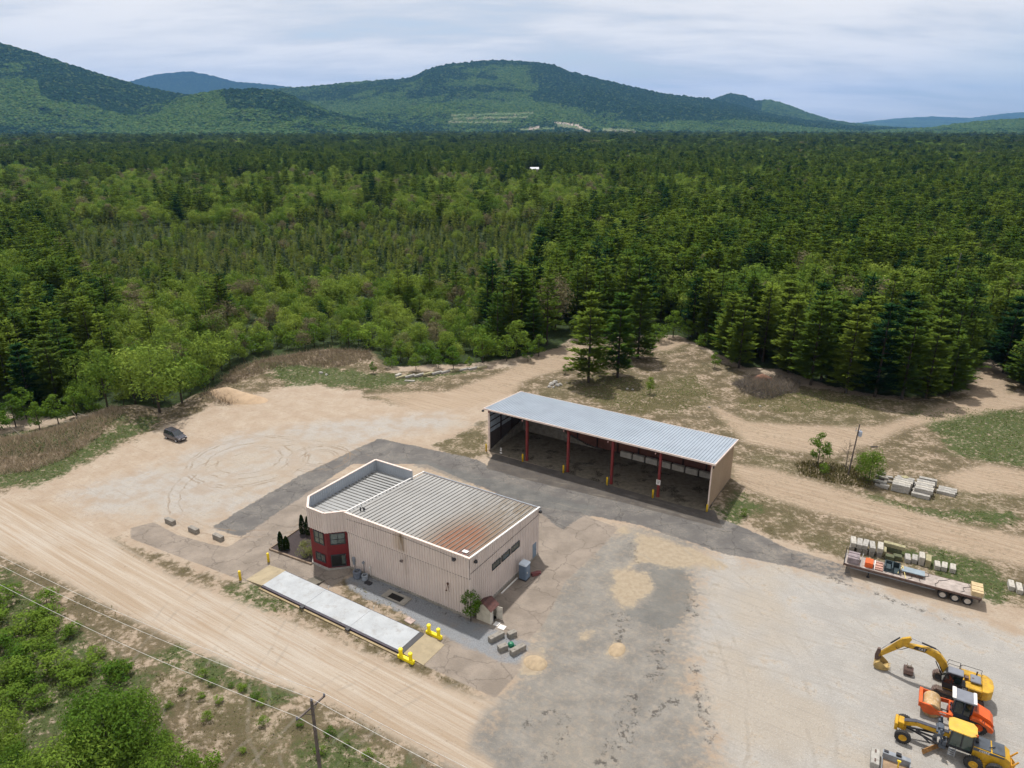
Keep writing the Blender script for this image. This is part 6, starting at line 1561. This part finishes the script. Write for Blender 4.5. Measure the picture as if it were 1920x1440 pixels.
for i in range(18): g.bx(-7.0 + i * .81, -6.94 + i * .81, -1.22, 1.22, 1.18, 1.29)
g.build('frame', M_RUST, tl)
MB().tube([(-6.6, -1.36, 1.0), (2.5, -1.36, 1.0)], .04).build('side_tube', M_GREYM, tl)
for i, xx in enumerate((3.35, 4.6, 5.85)):
    MB().cyl((xx, -1.1, .5), (xx, 1.1, .5), .08).build('axle', M_BLK, tl)
    for s_ in (-1, 1):
        wheel('wheel', (xx, s_ * 1.08, .52), .52, .27, tl, mat('dusty_white_rim', (.46, .42, .38, 1), .6, var=.2), .62, 20, False, s_)
        wheel('wheel', (xx, s_ * .76, .52), .52, .27, tl, MATS['dusty_white_rim'], .62, 20, False, s_)
for s_ in (-1, 1): MB().box((-4.5, s_ * .95, .75), (.16, .14, 1.1)).box((-4.5, s_ * .95, .12), (.35, .32, .06)).box((-4.4, s_ * .6, .9), (.1, .5, .1)).build('landing_leg', M_BLK, tl)
g = MB().bx(-7.38, -7.30, -1.25, 1.25, 1.37, 1.5)
for yy in (-1.2, 1.2): g.bx(-7.38, -7.30, yy - .04, yy + .04, 1.37, 2.3)
g.build('headboard', M_BLK, tl)
g = MB().bx(6.95, 7.02, -.9, .9, .55, .68).bar((7.0, -.7, 1.1), (7.0, -.7, .6), .08, .08).bar((7.0, .7, 1.1), (7.0, .7, .6), .08, .08)
g.build('rear_bumper', M_BLK, tl)
g = MB()
rr = random.Random(3)
for (x_, l_) in ((-.2, 1.3), (.9, 1.0), (2.3, 1.6), (4.9, 1.2)):
    p = [(x_ + rr.uniform(-.3, .3) + k * l_ / 5 * rr.uniform(.4, 1), -1.1 + k * .45 + rr.uniform(-.1, .1), 1.40) for k in range(6)]; g.tube(p, .025, 5)
o = g.build('chain', M_BLK); o.location = tl.location; o.rotation_euler = tl.rotation_euler; tag(o, 'dark tie-down chains lying loose across the trailer deck', 'chain')
def on_tr(mb, name, m, label, cat):
    o = mb.build(name, m); o.location = tl.location; o.rotation_euler = tl.rotation_euler; return tag(o, label, cat)
M_TIMB = mat('grey_timber_stack', (.24, .20, .21, 1), .85, var=.3, scale=2)
g = MB()
for k in range(4): g.cham(-7.05, -5.75, -1.0 + k * .42, -.62 + k * .42, 1.38, 2.15 + .05 * (k % 2), .03)
on_tr(g, 'stacked_beams', M_TIMB, 'grey stacked beams at the front end of the trailer deck', 'beams')
for i, xx in enumerate((-7.28, -5.55)): on_tr(MB().bar((xx, -1.2, 1.4), (xx + .1, -1.15, 3.2), .06, .08), 'stake', M_COPW, ['pale upright stake at the very front corner of the trailer', 'pale upright stake between the grey beams and the orange tank'][i], 'stake')
on_tr(MB().cham(-5.1, -4.2, -.95, .25, 1.38, 2.05, .06).bx(-4.75, -4.6, -.96, .26, 2.03, 2.07), 'orange_tank', M_OR, 'bright orange box tank strapped on the trailer deck', 'tank')
g = MB()
for k in range(6): g.bx(-4.0 + k * .02, -3.1, -1.0 + k * .3, -.78 + k * .3, 1.38, 1.55 + (k % 2) * .06)
on_tr(g, 'pallet_boards', mat('pinkish_boards', (.42, .24, .19, 1), .8, var=.3), 'pinkish timber pallet boards beside the orange tank on the trailer', 'pallet')
on_tr(MB().bar((-4.0, -1.1, 1.45), (-4.0, .6, 1.75), .08, .06), 'white_bar', M_COPW, 'white bar lying between the orange tank and the pallet boards', 'bar')
g = MB().bx(-3.0, -1.3, -.75, .75, 1.38, 1.5).bx(-3.0, -2.88, -.75, .75, 1.5, 2.15).bx(-1.42, -1.3, -.75, .75, 1.5, 2.15).bx(-2.2, -2.08, -.75, .75, 1.5, 2.1).bx(-3.0, -1.3, .65, .75, 1.5, 2.15).bx(-2.9, -2.3, -.6, .5, 1.5, 1.8)
on_tr(g, 'steel_cradle', mat('dark_teal_steel', (.03, .05, .06, 1), .6, var=.3), 'dark blue-grey steel cradle in the middle front of the trailer deck', 'cradle')
on_tr(MB().bx(-1.1, 1.3, -.35, .75, 1.75, 1.86).bx(-.95, 1.2, -.30, .70, 1.38, 1.74), 'crated_plate', mat('blue_grey_plate', (.22, .27, .31, 1), .5, var=.15), 'crate with a blue-grey top plate lashed to the trailer deck', 'crate')
o = bpy.data.objects['crated_plate']; o.data.materials.append(M_RUST)
for p in o.data.polygons:
    if p.index >= 6: p.material_index = 1
on_tr(MB().bar((-1.5, -.7, 1.42), (-1.05, .5, 2.0), .10, .08).bar((-1.05, .5, 2.0), (-.6, -1.2, 1.4), .07, .05), 'strap', mat('yellow_strap', (.6, .5, .2, 1), .7), 'pale yellow strap over the left end of the blue-grey crate', 'strap')
g = MB()
for k in range(5): g.bx(6.05, 7.2, -1.1 + k * .45, -.72 + k * .45, 1.38, 1.95 + .03 * (k % 2))
on_tr(g, 'timber_bundle', mat('yellowish_timber', (.50, .38, .22, 1), .8, var=.2, scale=2), 'bundle of yellowish timber beams at the rear end of the trailer', 'timber')
# ---------------------------------------------------------------- concrete blocks, poles, rubble, low plants
def block_mesh(L=1.83, W=.61, H_=.61, seed=0):
    m = MB().cham(-L / 2, L / 2, -W / 2, W / 2, 0, H_, .045)
    m.bx(-L * .34, -L * .20, -.05, .05, H_, H_ + .035).bx(L * .20, L * .34, -.05, .05, H_, H_ + .035)
    return m
BLK = {}
def block(p, rz, label, L=1.83, W=.61, H_=.61, m=None, z=0.0, name='concrete_block', group='stacked concrete blocks', tilt=0.0, cat='block'):
    key = (round(L, 2), round(W, 2), round(H_, 2), (m or M_CONCW).name)
    if key not in BLK:
        me = bpy.data.meshes.new(name); b = block_mesh(L, W, H_); me.from_pydata([tuple(q) for q in b.v], [], b.f); me.materials.append(m or M_CONCW); BLK[key] = me
    o = bpy.data.objects.new(name, BLK[key]); COL.objects.link(o); o.location = (p[0], p[1], z); o.rotation_euler = (tilt, 0, rz)
    return tag(o, label, cat, group)
M_BA = mat('grey_cast_block', S(176, 168, 158), .9, var=.2, scale=1.5, dirt=S(112, 104, 92), dirt_amt=.55, fine=.25, bump=.3)
M_BY = mat('yellowed_cast_block', S(200, 190, 150), .9, var=.2, scale=1.5, dirt=S(120, 112, 82), dirt_amt=.5, fine=.2, bump=.3)
M_BG = mat('mossy_cast_block', S(118, 122, 92), .9, var=.3, scale=1.5, dirt=S(70, 76, 48), dirt_amt=.6, fine=.2, bump=.3)
M_BW = mat('whitish_cast_block', S(222, 214, 202), .9, var=.15, scale=1.5, dirt=S(150, 140, 126), dirt_amt=.5, fine=.2, bump=.3)
ORD = ['first', 'second', 'third', 'fourth', 'fifth', 'sixth', 'seventh', 'eighth', 'ninth', 'tenth', 'eleventh', 'twelfth']
# three beside the drive on the left
for i, (u_, v_) in enumerate(((320, 981), (364, 997), (410, 1011))):
    block(at(u_, v_), TH, ['weathered block at the far left of the three along the drive', 'middle one of the three weathered blocks along the drive', 'block of the three along the drive that is nearest the asphalt corner'][i], 1.75, .62, .66, M_BA, group='blocks along the drive')
# four round the green box on the stone
for i, (x_, y_, a, L_) in enumerate(((4.25, -1.3, 70, 1.85), (5.45, -.05, -25, 1.0), (5.75, -2.35, -30, 1.05), (7.25, -1.75, 70, 1.85))):
    block(KW(x_, y_), TH + R(a if L_ > 1.5 else a + 90), ['long block of the four on the stone, the one nearer the ramp', 'short block of the four on the stone, nearer the little shed', 'short block of the four on the stone, beside the green cover', 'long block of the four on the stone, next to the sand heap'][i], L_, .62, .62, M_BA, group='four blocks on the stone')
t = thing('green_cover', 'small green plastic cover between the four blocks on the stone', 'cover', KW(6.15, -1.35), TH)
fixn(MB().lathe([(.36, 0), (.32, .28), (.2, .42), (0, .46)], (0, 0, 0), 'z', 12).build('dome', mat('green_plastic', (.01, .16, .08, 1), .45), t)); MB().bx(-.4, .4, -.3, .3, 0, .06).build('rim_plate', mat('green_plastic_dark', (.01, .11, .06, 1), .5), t)
# row behind the trailer
row = [(203, 480, 118, 375, 'W', 1), (340, 500, 302, 232, 'W', 1), (468, 510, 470, 262, 'W', 1), (640, 530, 620, 275, 'W', 1), (790, 545, 770, 290, 'W', 1), (1430, 790, 0, 0, 'A', 0), (1590, 805, 0, 0, 'A', 0), (1740, 850, 0, 0, 'W', 2), (1905, 880, 0, 0, 'Y', 2)]
def z1(a, b): return at(1580 + a / 12, 990 + b / 12)
def z2(a, b): return at(1720 + a / 12, 1050 + b / 12)
RZ = R(62)
def blk_at(p, off, **k): return p + F2 * off
xs1 = [(190, 525), (350, 570), (465, 590), (635, 640), (800, 655)]
for i, (a, b) in enumerate(xs1):
    p = z1(a, b) + F2 * .85 + Vector((0, 0, 0))
    block(p, RZ + R(4 * (i % 3) - 4), ORD[i] + ' block from the trailer headboard in the lower tier behind the trailer', 1.8, .62, .6, M_BA, group='blocks behind the trailer')
    block(p + F2 * .1 - F1 * .1 * (i % 2), RZ + R(6 - 5 * (i % 3)), ORD[i] + ' block from the headboard in the upper, whiter tier behind the trailer', 1.85, .64, .6, M_BW if i in (0, 4) else M_CONCW, z=.655, group='blocks behind the trailer')
p = z1(905, 640) + F2 * .7; block(p, RZ, 'short yellowish block wedged right of the two-tier blocks behind the trailer', 1.2, .5, .75, M_BY, group='blocks behind the trailer')
p = z1(1130, 560) + F2 * .3
block(p + F2 * .0, TH, 'mossy block at the bottom of the crosswise stack behind the trailer', 1.9, .6, .6, M_BG, group='crosswise stack behind the trailer')
block(p + F2 * .05, TH, 'pale top block of the crosswise stack behind the trailer', 2.5, .62, .5, M_BY, z=.655, group='crosswise stack behind the trailer')
for i, (a, b) in enumerate(((1040, 740), (1215, 735))): block(z1(a, b) + F2 * .35, TH + R(3), ['olive stained block under the crosswise stack, on the cradle side', 'green mossy block under the crosswise stack, on the open side'][i], 1.0, .7, .62, M_BG, group='crosswise stack behind the trailer')
for i, (p, L_, m_, H_, lb) in enumerate(((z1(1440, 790), 1.45, M_CONCW, .6, 'first of the separate blocks right of the crosswise stack, rather low'), (z1(1600, 800), 1.4, M_CONCW, .6, 'second of the separate blocks right of the crosswise stack, like its neighbour'),
                                   (z1(1745, 840), 1.5, M_BW, 1.15, 'tall whitish block, third right of the crosswise stack'), (z2(215, 165), 1.6, M_BY, 1.0, 'yellowish ridged block beside the tall whitish one'),
                                   (z2(430, 225), 1.35, M_BW, .6, 'white stained block, first of the last three before the grass'), (z2(590, 255), 1.4, M_BW, .6, 'greenish-white block, middle of the last three before the grass'), (z2(780, 295), 1.4, M_BW, .6, 'clean pinkish-white block, last in the row before the green grass'))):
    block(p + F2 * (L_ * .5), RZ + R((3, -2, 1, -3, 2, -5, -2)[i]), lb, L_, .62, H_, m_, group='separate blocks behind the trailer')
for i, (u_, v_, m_) in enumerate(((1895, 1108, M_BW), (1910, 1114, M_BW), (1925, 1118, M_CONCW))): block(at(u_, v_) + F2 * .8, RZ, ['smaller white block of the group cut by the frame right of the trailer', 'longer whitish block beside the smaller one right of the trailer', 'last block of the group right of the trailer, cut by the frame'][i], 1.6 + .2 * (i == 1), .6, .62, m_, group='blocks at the frame edge')
# stacks on the grass: grid in the shed frame
def z6(a, b): return (1640 + a / 9.6, 860 + b / 9.6)
P0 = at(*z6(780, 690)); 
k = 0
JR = random.Random(21)
def gridblock(i, j, lv, lab, dx=0.0, m=None):
    dx += JR.uniform(-.13, .13)
    p = P0 + F1 * (i * 2.6 + dx + .4) + F2 * (j * .74)
    block(p, THS + R(JR.uniform(-1.5, 1.5)), lab, 2.4, .63, .58, m or (M_CONCW if (i + j) % 2 else M_BA), z=lv * .60, group='stacks of blocks on the grass')
names = ['nearest the dirt track', 'second back', 'third back', 'fourth back', 'fifth back', 'sixth back']
for j in range(6):
    gridblock(-.02, j + .05, 0, 'ground-level block of the middle stack on the grass, ' + names[j])
for j in range(1, 6):
    gridblock(.0, j + .05, 1, 'top block of the middle stack on the grass, ' + names[j], .12, M_CONCW if j % 2 else M_BW)
for j in range(6): gridblock(-1, j + .55, 0, 'ground-level block of the stack next to the loose slabs, ' + names[j], -.15)
for j in range(5): gridblock(-1, j + .6, 1, 'top block of the stack next to the loose slabs, ' + names[j], -.2 + .05 * j, M_BW if j in (1, 2) else M_CONCW)
gridblock(.05, 6.6, 0, 'lower block of the pair at the back of the block stacks', .3); gridblock(.05, 6.6, 1, 'upper block of the pair at the back of the block stacks', .3)
for j in range(3): gridblock(1.15, j + 3.9, 0, ['front', 'middle', 'rear'][j] + ' block of the three lying apart at the grass end of the stacks', .1)
q_ = at(*z6(520, 470)); block(q_, THS + R(10), 'whitish lower block left of the block stacks, near the loose slabs', 1.1, .8, .6, M_BW, group='stacks of blocks on the grass'); block(q_ + F2 * .3, THS + R(40), 'yellowish rough block leaning on the left end of the stacks', .95, .8, .6, M_BY, z=.655, group='stacks of blocks on the grass')
# loose broken slabs
r = random.Random(8)
for i, (a, b, L_, z_) in enumerate(((120, 480, 1.9, 0), (90, 400, 2.0, .0), (130, 330, 1.9, .0), (250, 395, 1.2, 0), (90, 430, 1.8, .33), (120, 350, 1.8, .33), (260, 325, 1.0, .05), (140, 275, .9, .3), (170, 500, 1.3, .3))):
    p = at(*z6(a, b + 30)); block(p, THS + R(r.uniform(-16, 16)), ORD[i] + ' broken grey slab, counting up from the bottom of the heap by the young pine', L_, .5, .3, M_BA if i % 2 else M_CONCW, z=z_, name='broken_slab', group='broken slabs by the young pine', cat='slab')
# row of ten beams below the forest edge
for i in range(10):
    uu = 752 + i * 16.9; vv = 709 - i * 2.05
    p = at(uu, vv); block(p, R(44 - i), ORD[i] + ' pale beam from the left in the slanted row by the forest edge', 2.5, .55, .45, M_BY if i % 3 == 0 else M_CONCW, name='concrete_beam', group='slanted row of pale beams', cat='beam')
block(at(768, 715), R(-5), 'pale beam lying flat in front of the slanted row', 2.2, .5, .25, M_CONCW, name='concrete_beam', group='slanted row of pale beams', cat='beam')
block(at(747, 706), R(60), 'stubby pale piece at the left end of the slanted row', 1.6, .7, .6, M_BW, name='concrete_beam', group='slanted row of pale beams', cat='beam')
# low white wall blocks inside the shed
for i in range(8):
    xx = -1.25 - i * 2.25
    block(SW(xx, 9.9), THS, ORD[i] + ' whitish block from the right end wall, along the back inside the shed', 2.0, .6, .95, M_BW, group='blocks along the back of the shed')
# rubble and boulders
def rock(p, s, seed, m, label, group, name='boulder'):
    r = random.Random(seed); b = MB()
    n1_, n2_ = 8, 5; vs = []
    for i in range(1, n2_):
        for j in range(n1_):
            a = 6.283 * j / n1_; t = 3.14159 * i / n2_; k = s * r.uniform(.75, 1.2)
            vs.append((math.cos(a) * math.sin(t) * k, math.sin(a) * math.sin(t) * k * .75, math.cos(t) * k * .6))
    vs += [(0, 0, s * .6), (0, 0, -s * .6)]; fs = []
    for i in range(n2_ - 2):
        for j in range(n1_): fs.append((i * n1_ + j, i * n1_ + n1_ + j, i * n1_ + n1_ + (j + 1) % n1_, i * n1_ + (j + 1) % n1_))
    T_ = len(vs) - 2
    for j in range(n1_): fs.append((T_, j, (j + 1) % n1_)); fs.append((T_ + 1, (n2_ - 2) * n1_ + (j + 1) % n1_, (n2_ - 2) * n1_ + j))
    b.add(vs, fs); o = fixn(b.build(name, m)); z_ = float(ground_z(np.array([p[0]]), np.array([p[1]]))[0]); o.location = (p[0], p[1], z_ + s * .2); o.rotation_euler = (0, 0, r.uniform(0, 6)); return tag(o, label, 'boulder', group)
for i, (u_, v_, s_) in enumerate(((1034, 722, .7), (1041, 719, .8), (1046, 724, .6), (1030, 726, .5), (1050, 722, .6), (1038, 727, .4))): rock(at(u_, v_), s_, i, M_CONCW, 'pale broken concrete lump in the little pile left of the shed roof corner', 'lumps in the pale pile')
for i, (u_, v_, s_) in enumerate(((1176, 730, .35), (1186, 732, .3), (1590, 718, .4), (1330, 765, .3), (1425, 762, .3), (1700, 728, .4), (602, 700, .5), (612, 703, .4))): rock(at(u_, v_), s_, i + 20, M_CONCW, 'small pale stone lying loose on the open ground', 'loose pale stones')
def mound(name, p, rx, ry, h, m, label, cat, rz=0, noise=.35, n=28, kind=None):
    g = np.linspace(-1.25, 1.25, n); gx_, gy_ = np.meshgrid(g, g); rr_ = np.sqrt(gx_ ** 2 + gy_ ** 2)
    hh_ = np.clip(1 - rr_ ** 2, -.08, 1) * h * (1 + (fbm(gx_ * rx + p[0], gy_ * ry + p[1], 1.1, 3, 5) - .5) * 2 * noise) - .01
    hh_ = np.where(rr_ > 1.05, -.25, hh_)
    wx_ = p[0] + gx_ * rx * math.cos(rz) - gy_ * ry * math.sin(rz); wy_ = p[1] + gx_ * rx * math.sin(rz) + gy_ * ry * math.cos(rz)
    hh_ = hh_ + ground_z(wx_, wy_) - float(ground_z(np.array([p[0]]), np.array([p[1]]))[0])
    V_ = np.stack([(gx_ * rx).ravel(), (gy_ * ry).ravel(), hh_.ravel()], 1); ix = np.arange(n * n).reshape(n, n)
    F_ = np.stack([ix[:-1, :-1].ravel(), ix[:-1, 1:].ravel(), ix[1:, 1:].ravel(), ix[1:, :-1].ravel()], 1)
    o = big_mesh(name, V_, F_, m); o.data.shade_smooth(); z_ = float(ground_z(np.array([p[0]]), np.array([p[1]]))[0]); o.location = (p[0], p[1], z_); o.rotation_euler.z = rz
    if kind: o['kind'] = kind; return o
    return tag(o, label, cat)
M_SAND = mat('heaped_sand', S(206, 182, 150), .95, var=.18, scale=2, fine=.2, bump=.6, bscale=8)
mound('sand_heap', at(1004, 1243), 1.3, 1.1, .42, M_SAND, 'small flat heap of buff sand beside the four concrete blocks', 'sand heap', TH)
mound('sand_heap', at(1157, 1218), .85, 1.2, .35, M_SAND, 'small buff spill of sand alone on the crushed asphalt', 'sand heap', TH)
mound('sand_heap', at(448, 748), 6.5, 2.6, 1.0, mat('peach_sand', S(214, 184, 152), .95, var=.12, scale=1), 'long smooth peach-coloured sand mound at the forest edge', 'sand heap', R(-14))
mound('earth_pile', at(1430, 712), 1.9, 1.1, .8, mat('red_brown_earth', (.20, .105, .07, 1), .95, var=.3, scale=2, bump=.6), 'reddish earth pile on top of the heap of cut brush', 'earth pile', R(-10))
for (o_,) in ((bpy.data.objects['earth_pile'],),): o_.location.z += .4

def blades(name, polys, dens, hlo, hhi, w_, lo, hi, seed, lean=.35, thr=None, avoid=()):
    """upright blades or twigs scattered over ground polygons: one uncounted mass"""
    rg = np.random.default_rng(seed); out = []
    for pg in polys:
        xs = [p[0] for p in pg]; ys = [p[1] for p in pg]
        n = int((max(xs) - min(xs)) * (max(ys) - min(ys)) * dens)
        X_ = rg.uniform(min(xs), max(xs), n); Y_ = rg.uniform(min(ys), max(ys), n); k = sdf(X_, Y_, pg) < 0
        if thr: k &= fbm(X_, Y_, .45, 3, seed) > thr
        for av in avoid: k &= sdf(X_, Y_, av) > .3
        out.append(np.stack([X_[k], Y_[k]], 1))
    q = np.concatenate(out); n = len(q); Z_ = ground_z(q[:, 0], q[:, 1])
    th = rg.uniform(0, 6.283, n); h_ = rg.uniform(hlo, hhi, n); le = rg.normal(0, lean, (n, 2)) * h_[:, None]; ww = w_ * rg.uniform(.6, 1.4, n)
    a = np.stack([q[:, 0] - np.cos(th) * ww, q[:, 1] - np.sin(th) * ww, Z_ - .03], 1); b = np.stack([q[:, 0] + np.cos(th) * ww, q[:, 1] + np.sin(th) * ww, Z_ - .03], 1)
    c_ = np.stack([q[:, 0] + le[:, 0], q[:, 1] + le[:, 1], Z_ + h_], 1)
    V_ = np.stack([a, b, c_], 1).reshape(-1, 3); F_ = np.arange(3 * n).reshape(-1, 3)
    t_ = np.repeat(np.clip(fbm(q[:, 0], q[:, 1], .5, 2, seed + 1) * .6 + rg.random(n) * .5, 0, 1), 3)
    m = leaf_mat(name + '_stems', lo, hi, None, 0, .2)
    o = big_mesh(name, V_, F_, m, {'tint': t_}, None, 3); o['kind'] = 'stuff'; return o
# make the tint, not the object, carry the colour of these masses
reed = [G((-120, 880), (-60, 845), (0, 838), (90, 815), (150, 795), (215, 775), (235, 792), (190, 825), (120, 862), (60, 885), (-60, 900))]
blades('dry_reeds', reed, 26, .45, 1.2, .05, (.20, .155, .11, 1), (.48, .39, .27, 1), 3, .5)
brush = [G((410, 712), (450, 690), (520, 672), (620, 660), (690, 664), (700, 680), (640, 690), (560, 690), (500, 700), (440, 720)), G((380, 752), (400, 740), (440, 745), (455, 755), (420, 760)), G((1395, 735), (1400, 712), (1450, 705), (1490, 715), (1500, 735), (1450, 748)), ]
blades('dry_brush', brush, 14, .5, 1.3, .05, (.13, .10, .075, 1), (.30, .24, .16, 1), 4, .7)
heap = [G((1372, 722), (1400, 708), (1460, 706), (1502, 716), (1495, 738), (1440, 752), (1390, 742))]
blades('cut_brush', heap, 28, .3, 1.5, .04, (.07, .06, .055, 1), (.17, .15, .13, 1), 6, 1.1)
blades('grass', LY['grass'] + LY['olive'], 9, .06, .24, .09, (.07, .11, .03, 1), (.17, .20, .07, 1), 7, .9, thr=.40)
blades('dry_weeds', [LY['scrub'][0]], 3.0, .06, .22, .08, (.16, .15, .07, 1), (.36, .30, .18, 1), 8, .9, thr=.50, avoid=LY['tracks'])
blades('verge_weeds', LY['scrub'][1:2] + LY['scrub'][2:3] + LY['scrub'][3:], 7, .06, .24, .06, (.13, .13, .05, 1), (.30, .26, .15, 1), 9, .9, thr=.50)
isl = [G((1490, 870), (1520, 862), (1600, 875), (1640, 905), (1640, 918), (1560, 905), (1500, 890))]
blades('island_weeds', isl, 22, .3, .9, .07, (.05, .06, .02, 1), (.17, .14, .06, 1), 10, .5)

# ---------------------------------------------------------------- power line
pl = thing('utility_pole', 'wooden utility pole with slanted crossarm beside the dirt road at the bottom edge', 'utility pole', (-15.35, 42.75, 0), R(58))
M_POLE = mat('weathered_pole', (.13, .105, .095, 1), .9, var=.3, scale=2)
MB().cyl((0, 0, -.5), (0, 0, 10.6), .17, .12, 12).build('pole', M_POLE, pl)
ca = MB().bar((-1.45, .16, 9.85), (1.45, .16, 9.85), .11, .13).bar((-.7, .2, 9.8), (0, .12, 9.2), .04, .05).bar((.7, .2, 9.8), (0, .12, 9.2), .04, .05); ca.build('crossarm', M_POLE, pl)
INS = [(-1.38, .16, 10.05), (1.38, .16, 10.05), (0, 0, 10.75)]
for p in INS: fixn(MB().lathe([(0, -.14), (.04, -.14), (.09, -.05), (.05, 0), (.08, .05), (.04, .11), (0, .12)], p, 'z', 10).build('insulator', mat('grey_insulator', (.20, .20, .24, 1), .4), pl))
WD = Vector((math.cos(R(152.5)), math.sin(R(152.5)), 0))
cwm = mat('aluminium_wire', (.60, .58, .55, 1), .4, metal=.3)
for i, p in enumerate(INS):
    c_, s_ = math.cos(R(58)), math.sin(R(58)); b0 = Vector((-15.35 + p[0] * c_ - p[1] * s_, 42.75 + p[0] * s_ + p[1] * c_, p[2] + .12))
    g = MB()
    for sgn in (-1, 1):
        pp = []
        for k in range(19):
            t = k / 18; q = b0 + WD * (62 * t * sgn); q.z += -1.5 * 4 * t * (1 - t); pp.append(q)
        g.tube(pp, .018, 5)
    tag(g.build('power_line', cwm), ['bright overhead wire from the near end of the crossarm', 'faint overhead wire from the road end of the crossarm', 'overhead wire from the top of the utility pole'][i], 'wire')
p2 = at(1590, 890)
t = thing('transformer_pole', 'slim leaning wooden pole carrying a grey transformer among young trees', 'utility pole', p2, R(20))
MB().cyl((0, 0, -.5), (.55, 0, 8.6), .13, .09, 10).build('pole', M_POLE, t)
fixn(MB().lathe([(0, 0), (.26, 0), (.28, .1), (.28, .78), (.2, .88), (0, .9)], (.82, -.15, 6.6), 'z', 14).build('transformer', mat('pale_grey_tank', (.40, .45, .55, 1), .4), t))
MB().cyl((.82, -.15, 7.5), (.82, -.15, 7.8), .05).cyl((.2, .2, 7.6), (.2, .2, 8.0), .05).bar((.1, .25, 7.5), (.6, 0, 7.5), .06, .06).build('bushing', M_GREYM, t)
tag(MB().cyl(at(1548, 876, .2), at(1553, 868, 1.6), .05).build('wooden_stake', mat('bare_wood', (.6, .42, .22, 1), .8)), 'bare pale wooden stake leaning in the weedy island', 'stake')
o = MB().bx(-.6, .6, -.08, .08, 0, .1).build('dark_plank', M_DARK); o.location = at(1639, 838); tag(o, 'short dark plank lying on the sand behind the transformer pole', 'plank')

# ---------------------------------------------------------------- far away
hp = at(1002, 322)
t = thing('farmhouse', 'distant white-roofed house half hidden in the forest', 'house', (hp.x, hp.y, 0), .1); t.scale = (.55, .55, .62)
MB().bx(-9, 9, -5, 5, 0, 5).build('wall', M_COP, t)
fixn(MB().add([(-9.6, -5.8, 5), (9.6, -5.8, 5), (9.6, 5.8, 5), (-9.6, 5.8, 5), (-9.6, 0, 8.6), (9.6, 0, 8.6)], [(0, 1, 5, 4), (2, 3, 4, 5), (0, 4, 3), (1, 2, 5), (0, 3, 2, 1)]).build('roof', mat('white_metal_roof', (.60, .62, .66, 1), .5, var=.05), t))
# ---------------------------------------------------------------- the air between here and the mountains

me = bpy.data.meshes.new('haze')
b = MB().bx(-26000, 26000, -120, 30000, -40, 1500)
me.from_pydata(b.v, [], b.f)
hm = bpy.data.materials.new('air'); hm.use_nodes = True
ht = hm.node_tree; ht.nodes.clear()
vo = ht.nodes.new('ShaderNodeVolumePrincipled'); ou = ht.nodes.new('ShaderNodeOutputMaterial')
vo.inputs['Color'].default_value = (0.22, 0.49, 1.0, 1)
vo.inputs['Density'].default_value = HAZE
vo.inputs['Anisotropy'].default_value = 0.1
ht.links.new(vo.outputs[0], ou.inputs['Volume'])
me.materials.append(hm)
ho = bpy.data.objects.new('haze', me); COL.objects.link(ho); ho['kind'] = 'stuff'
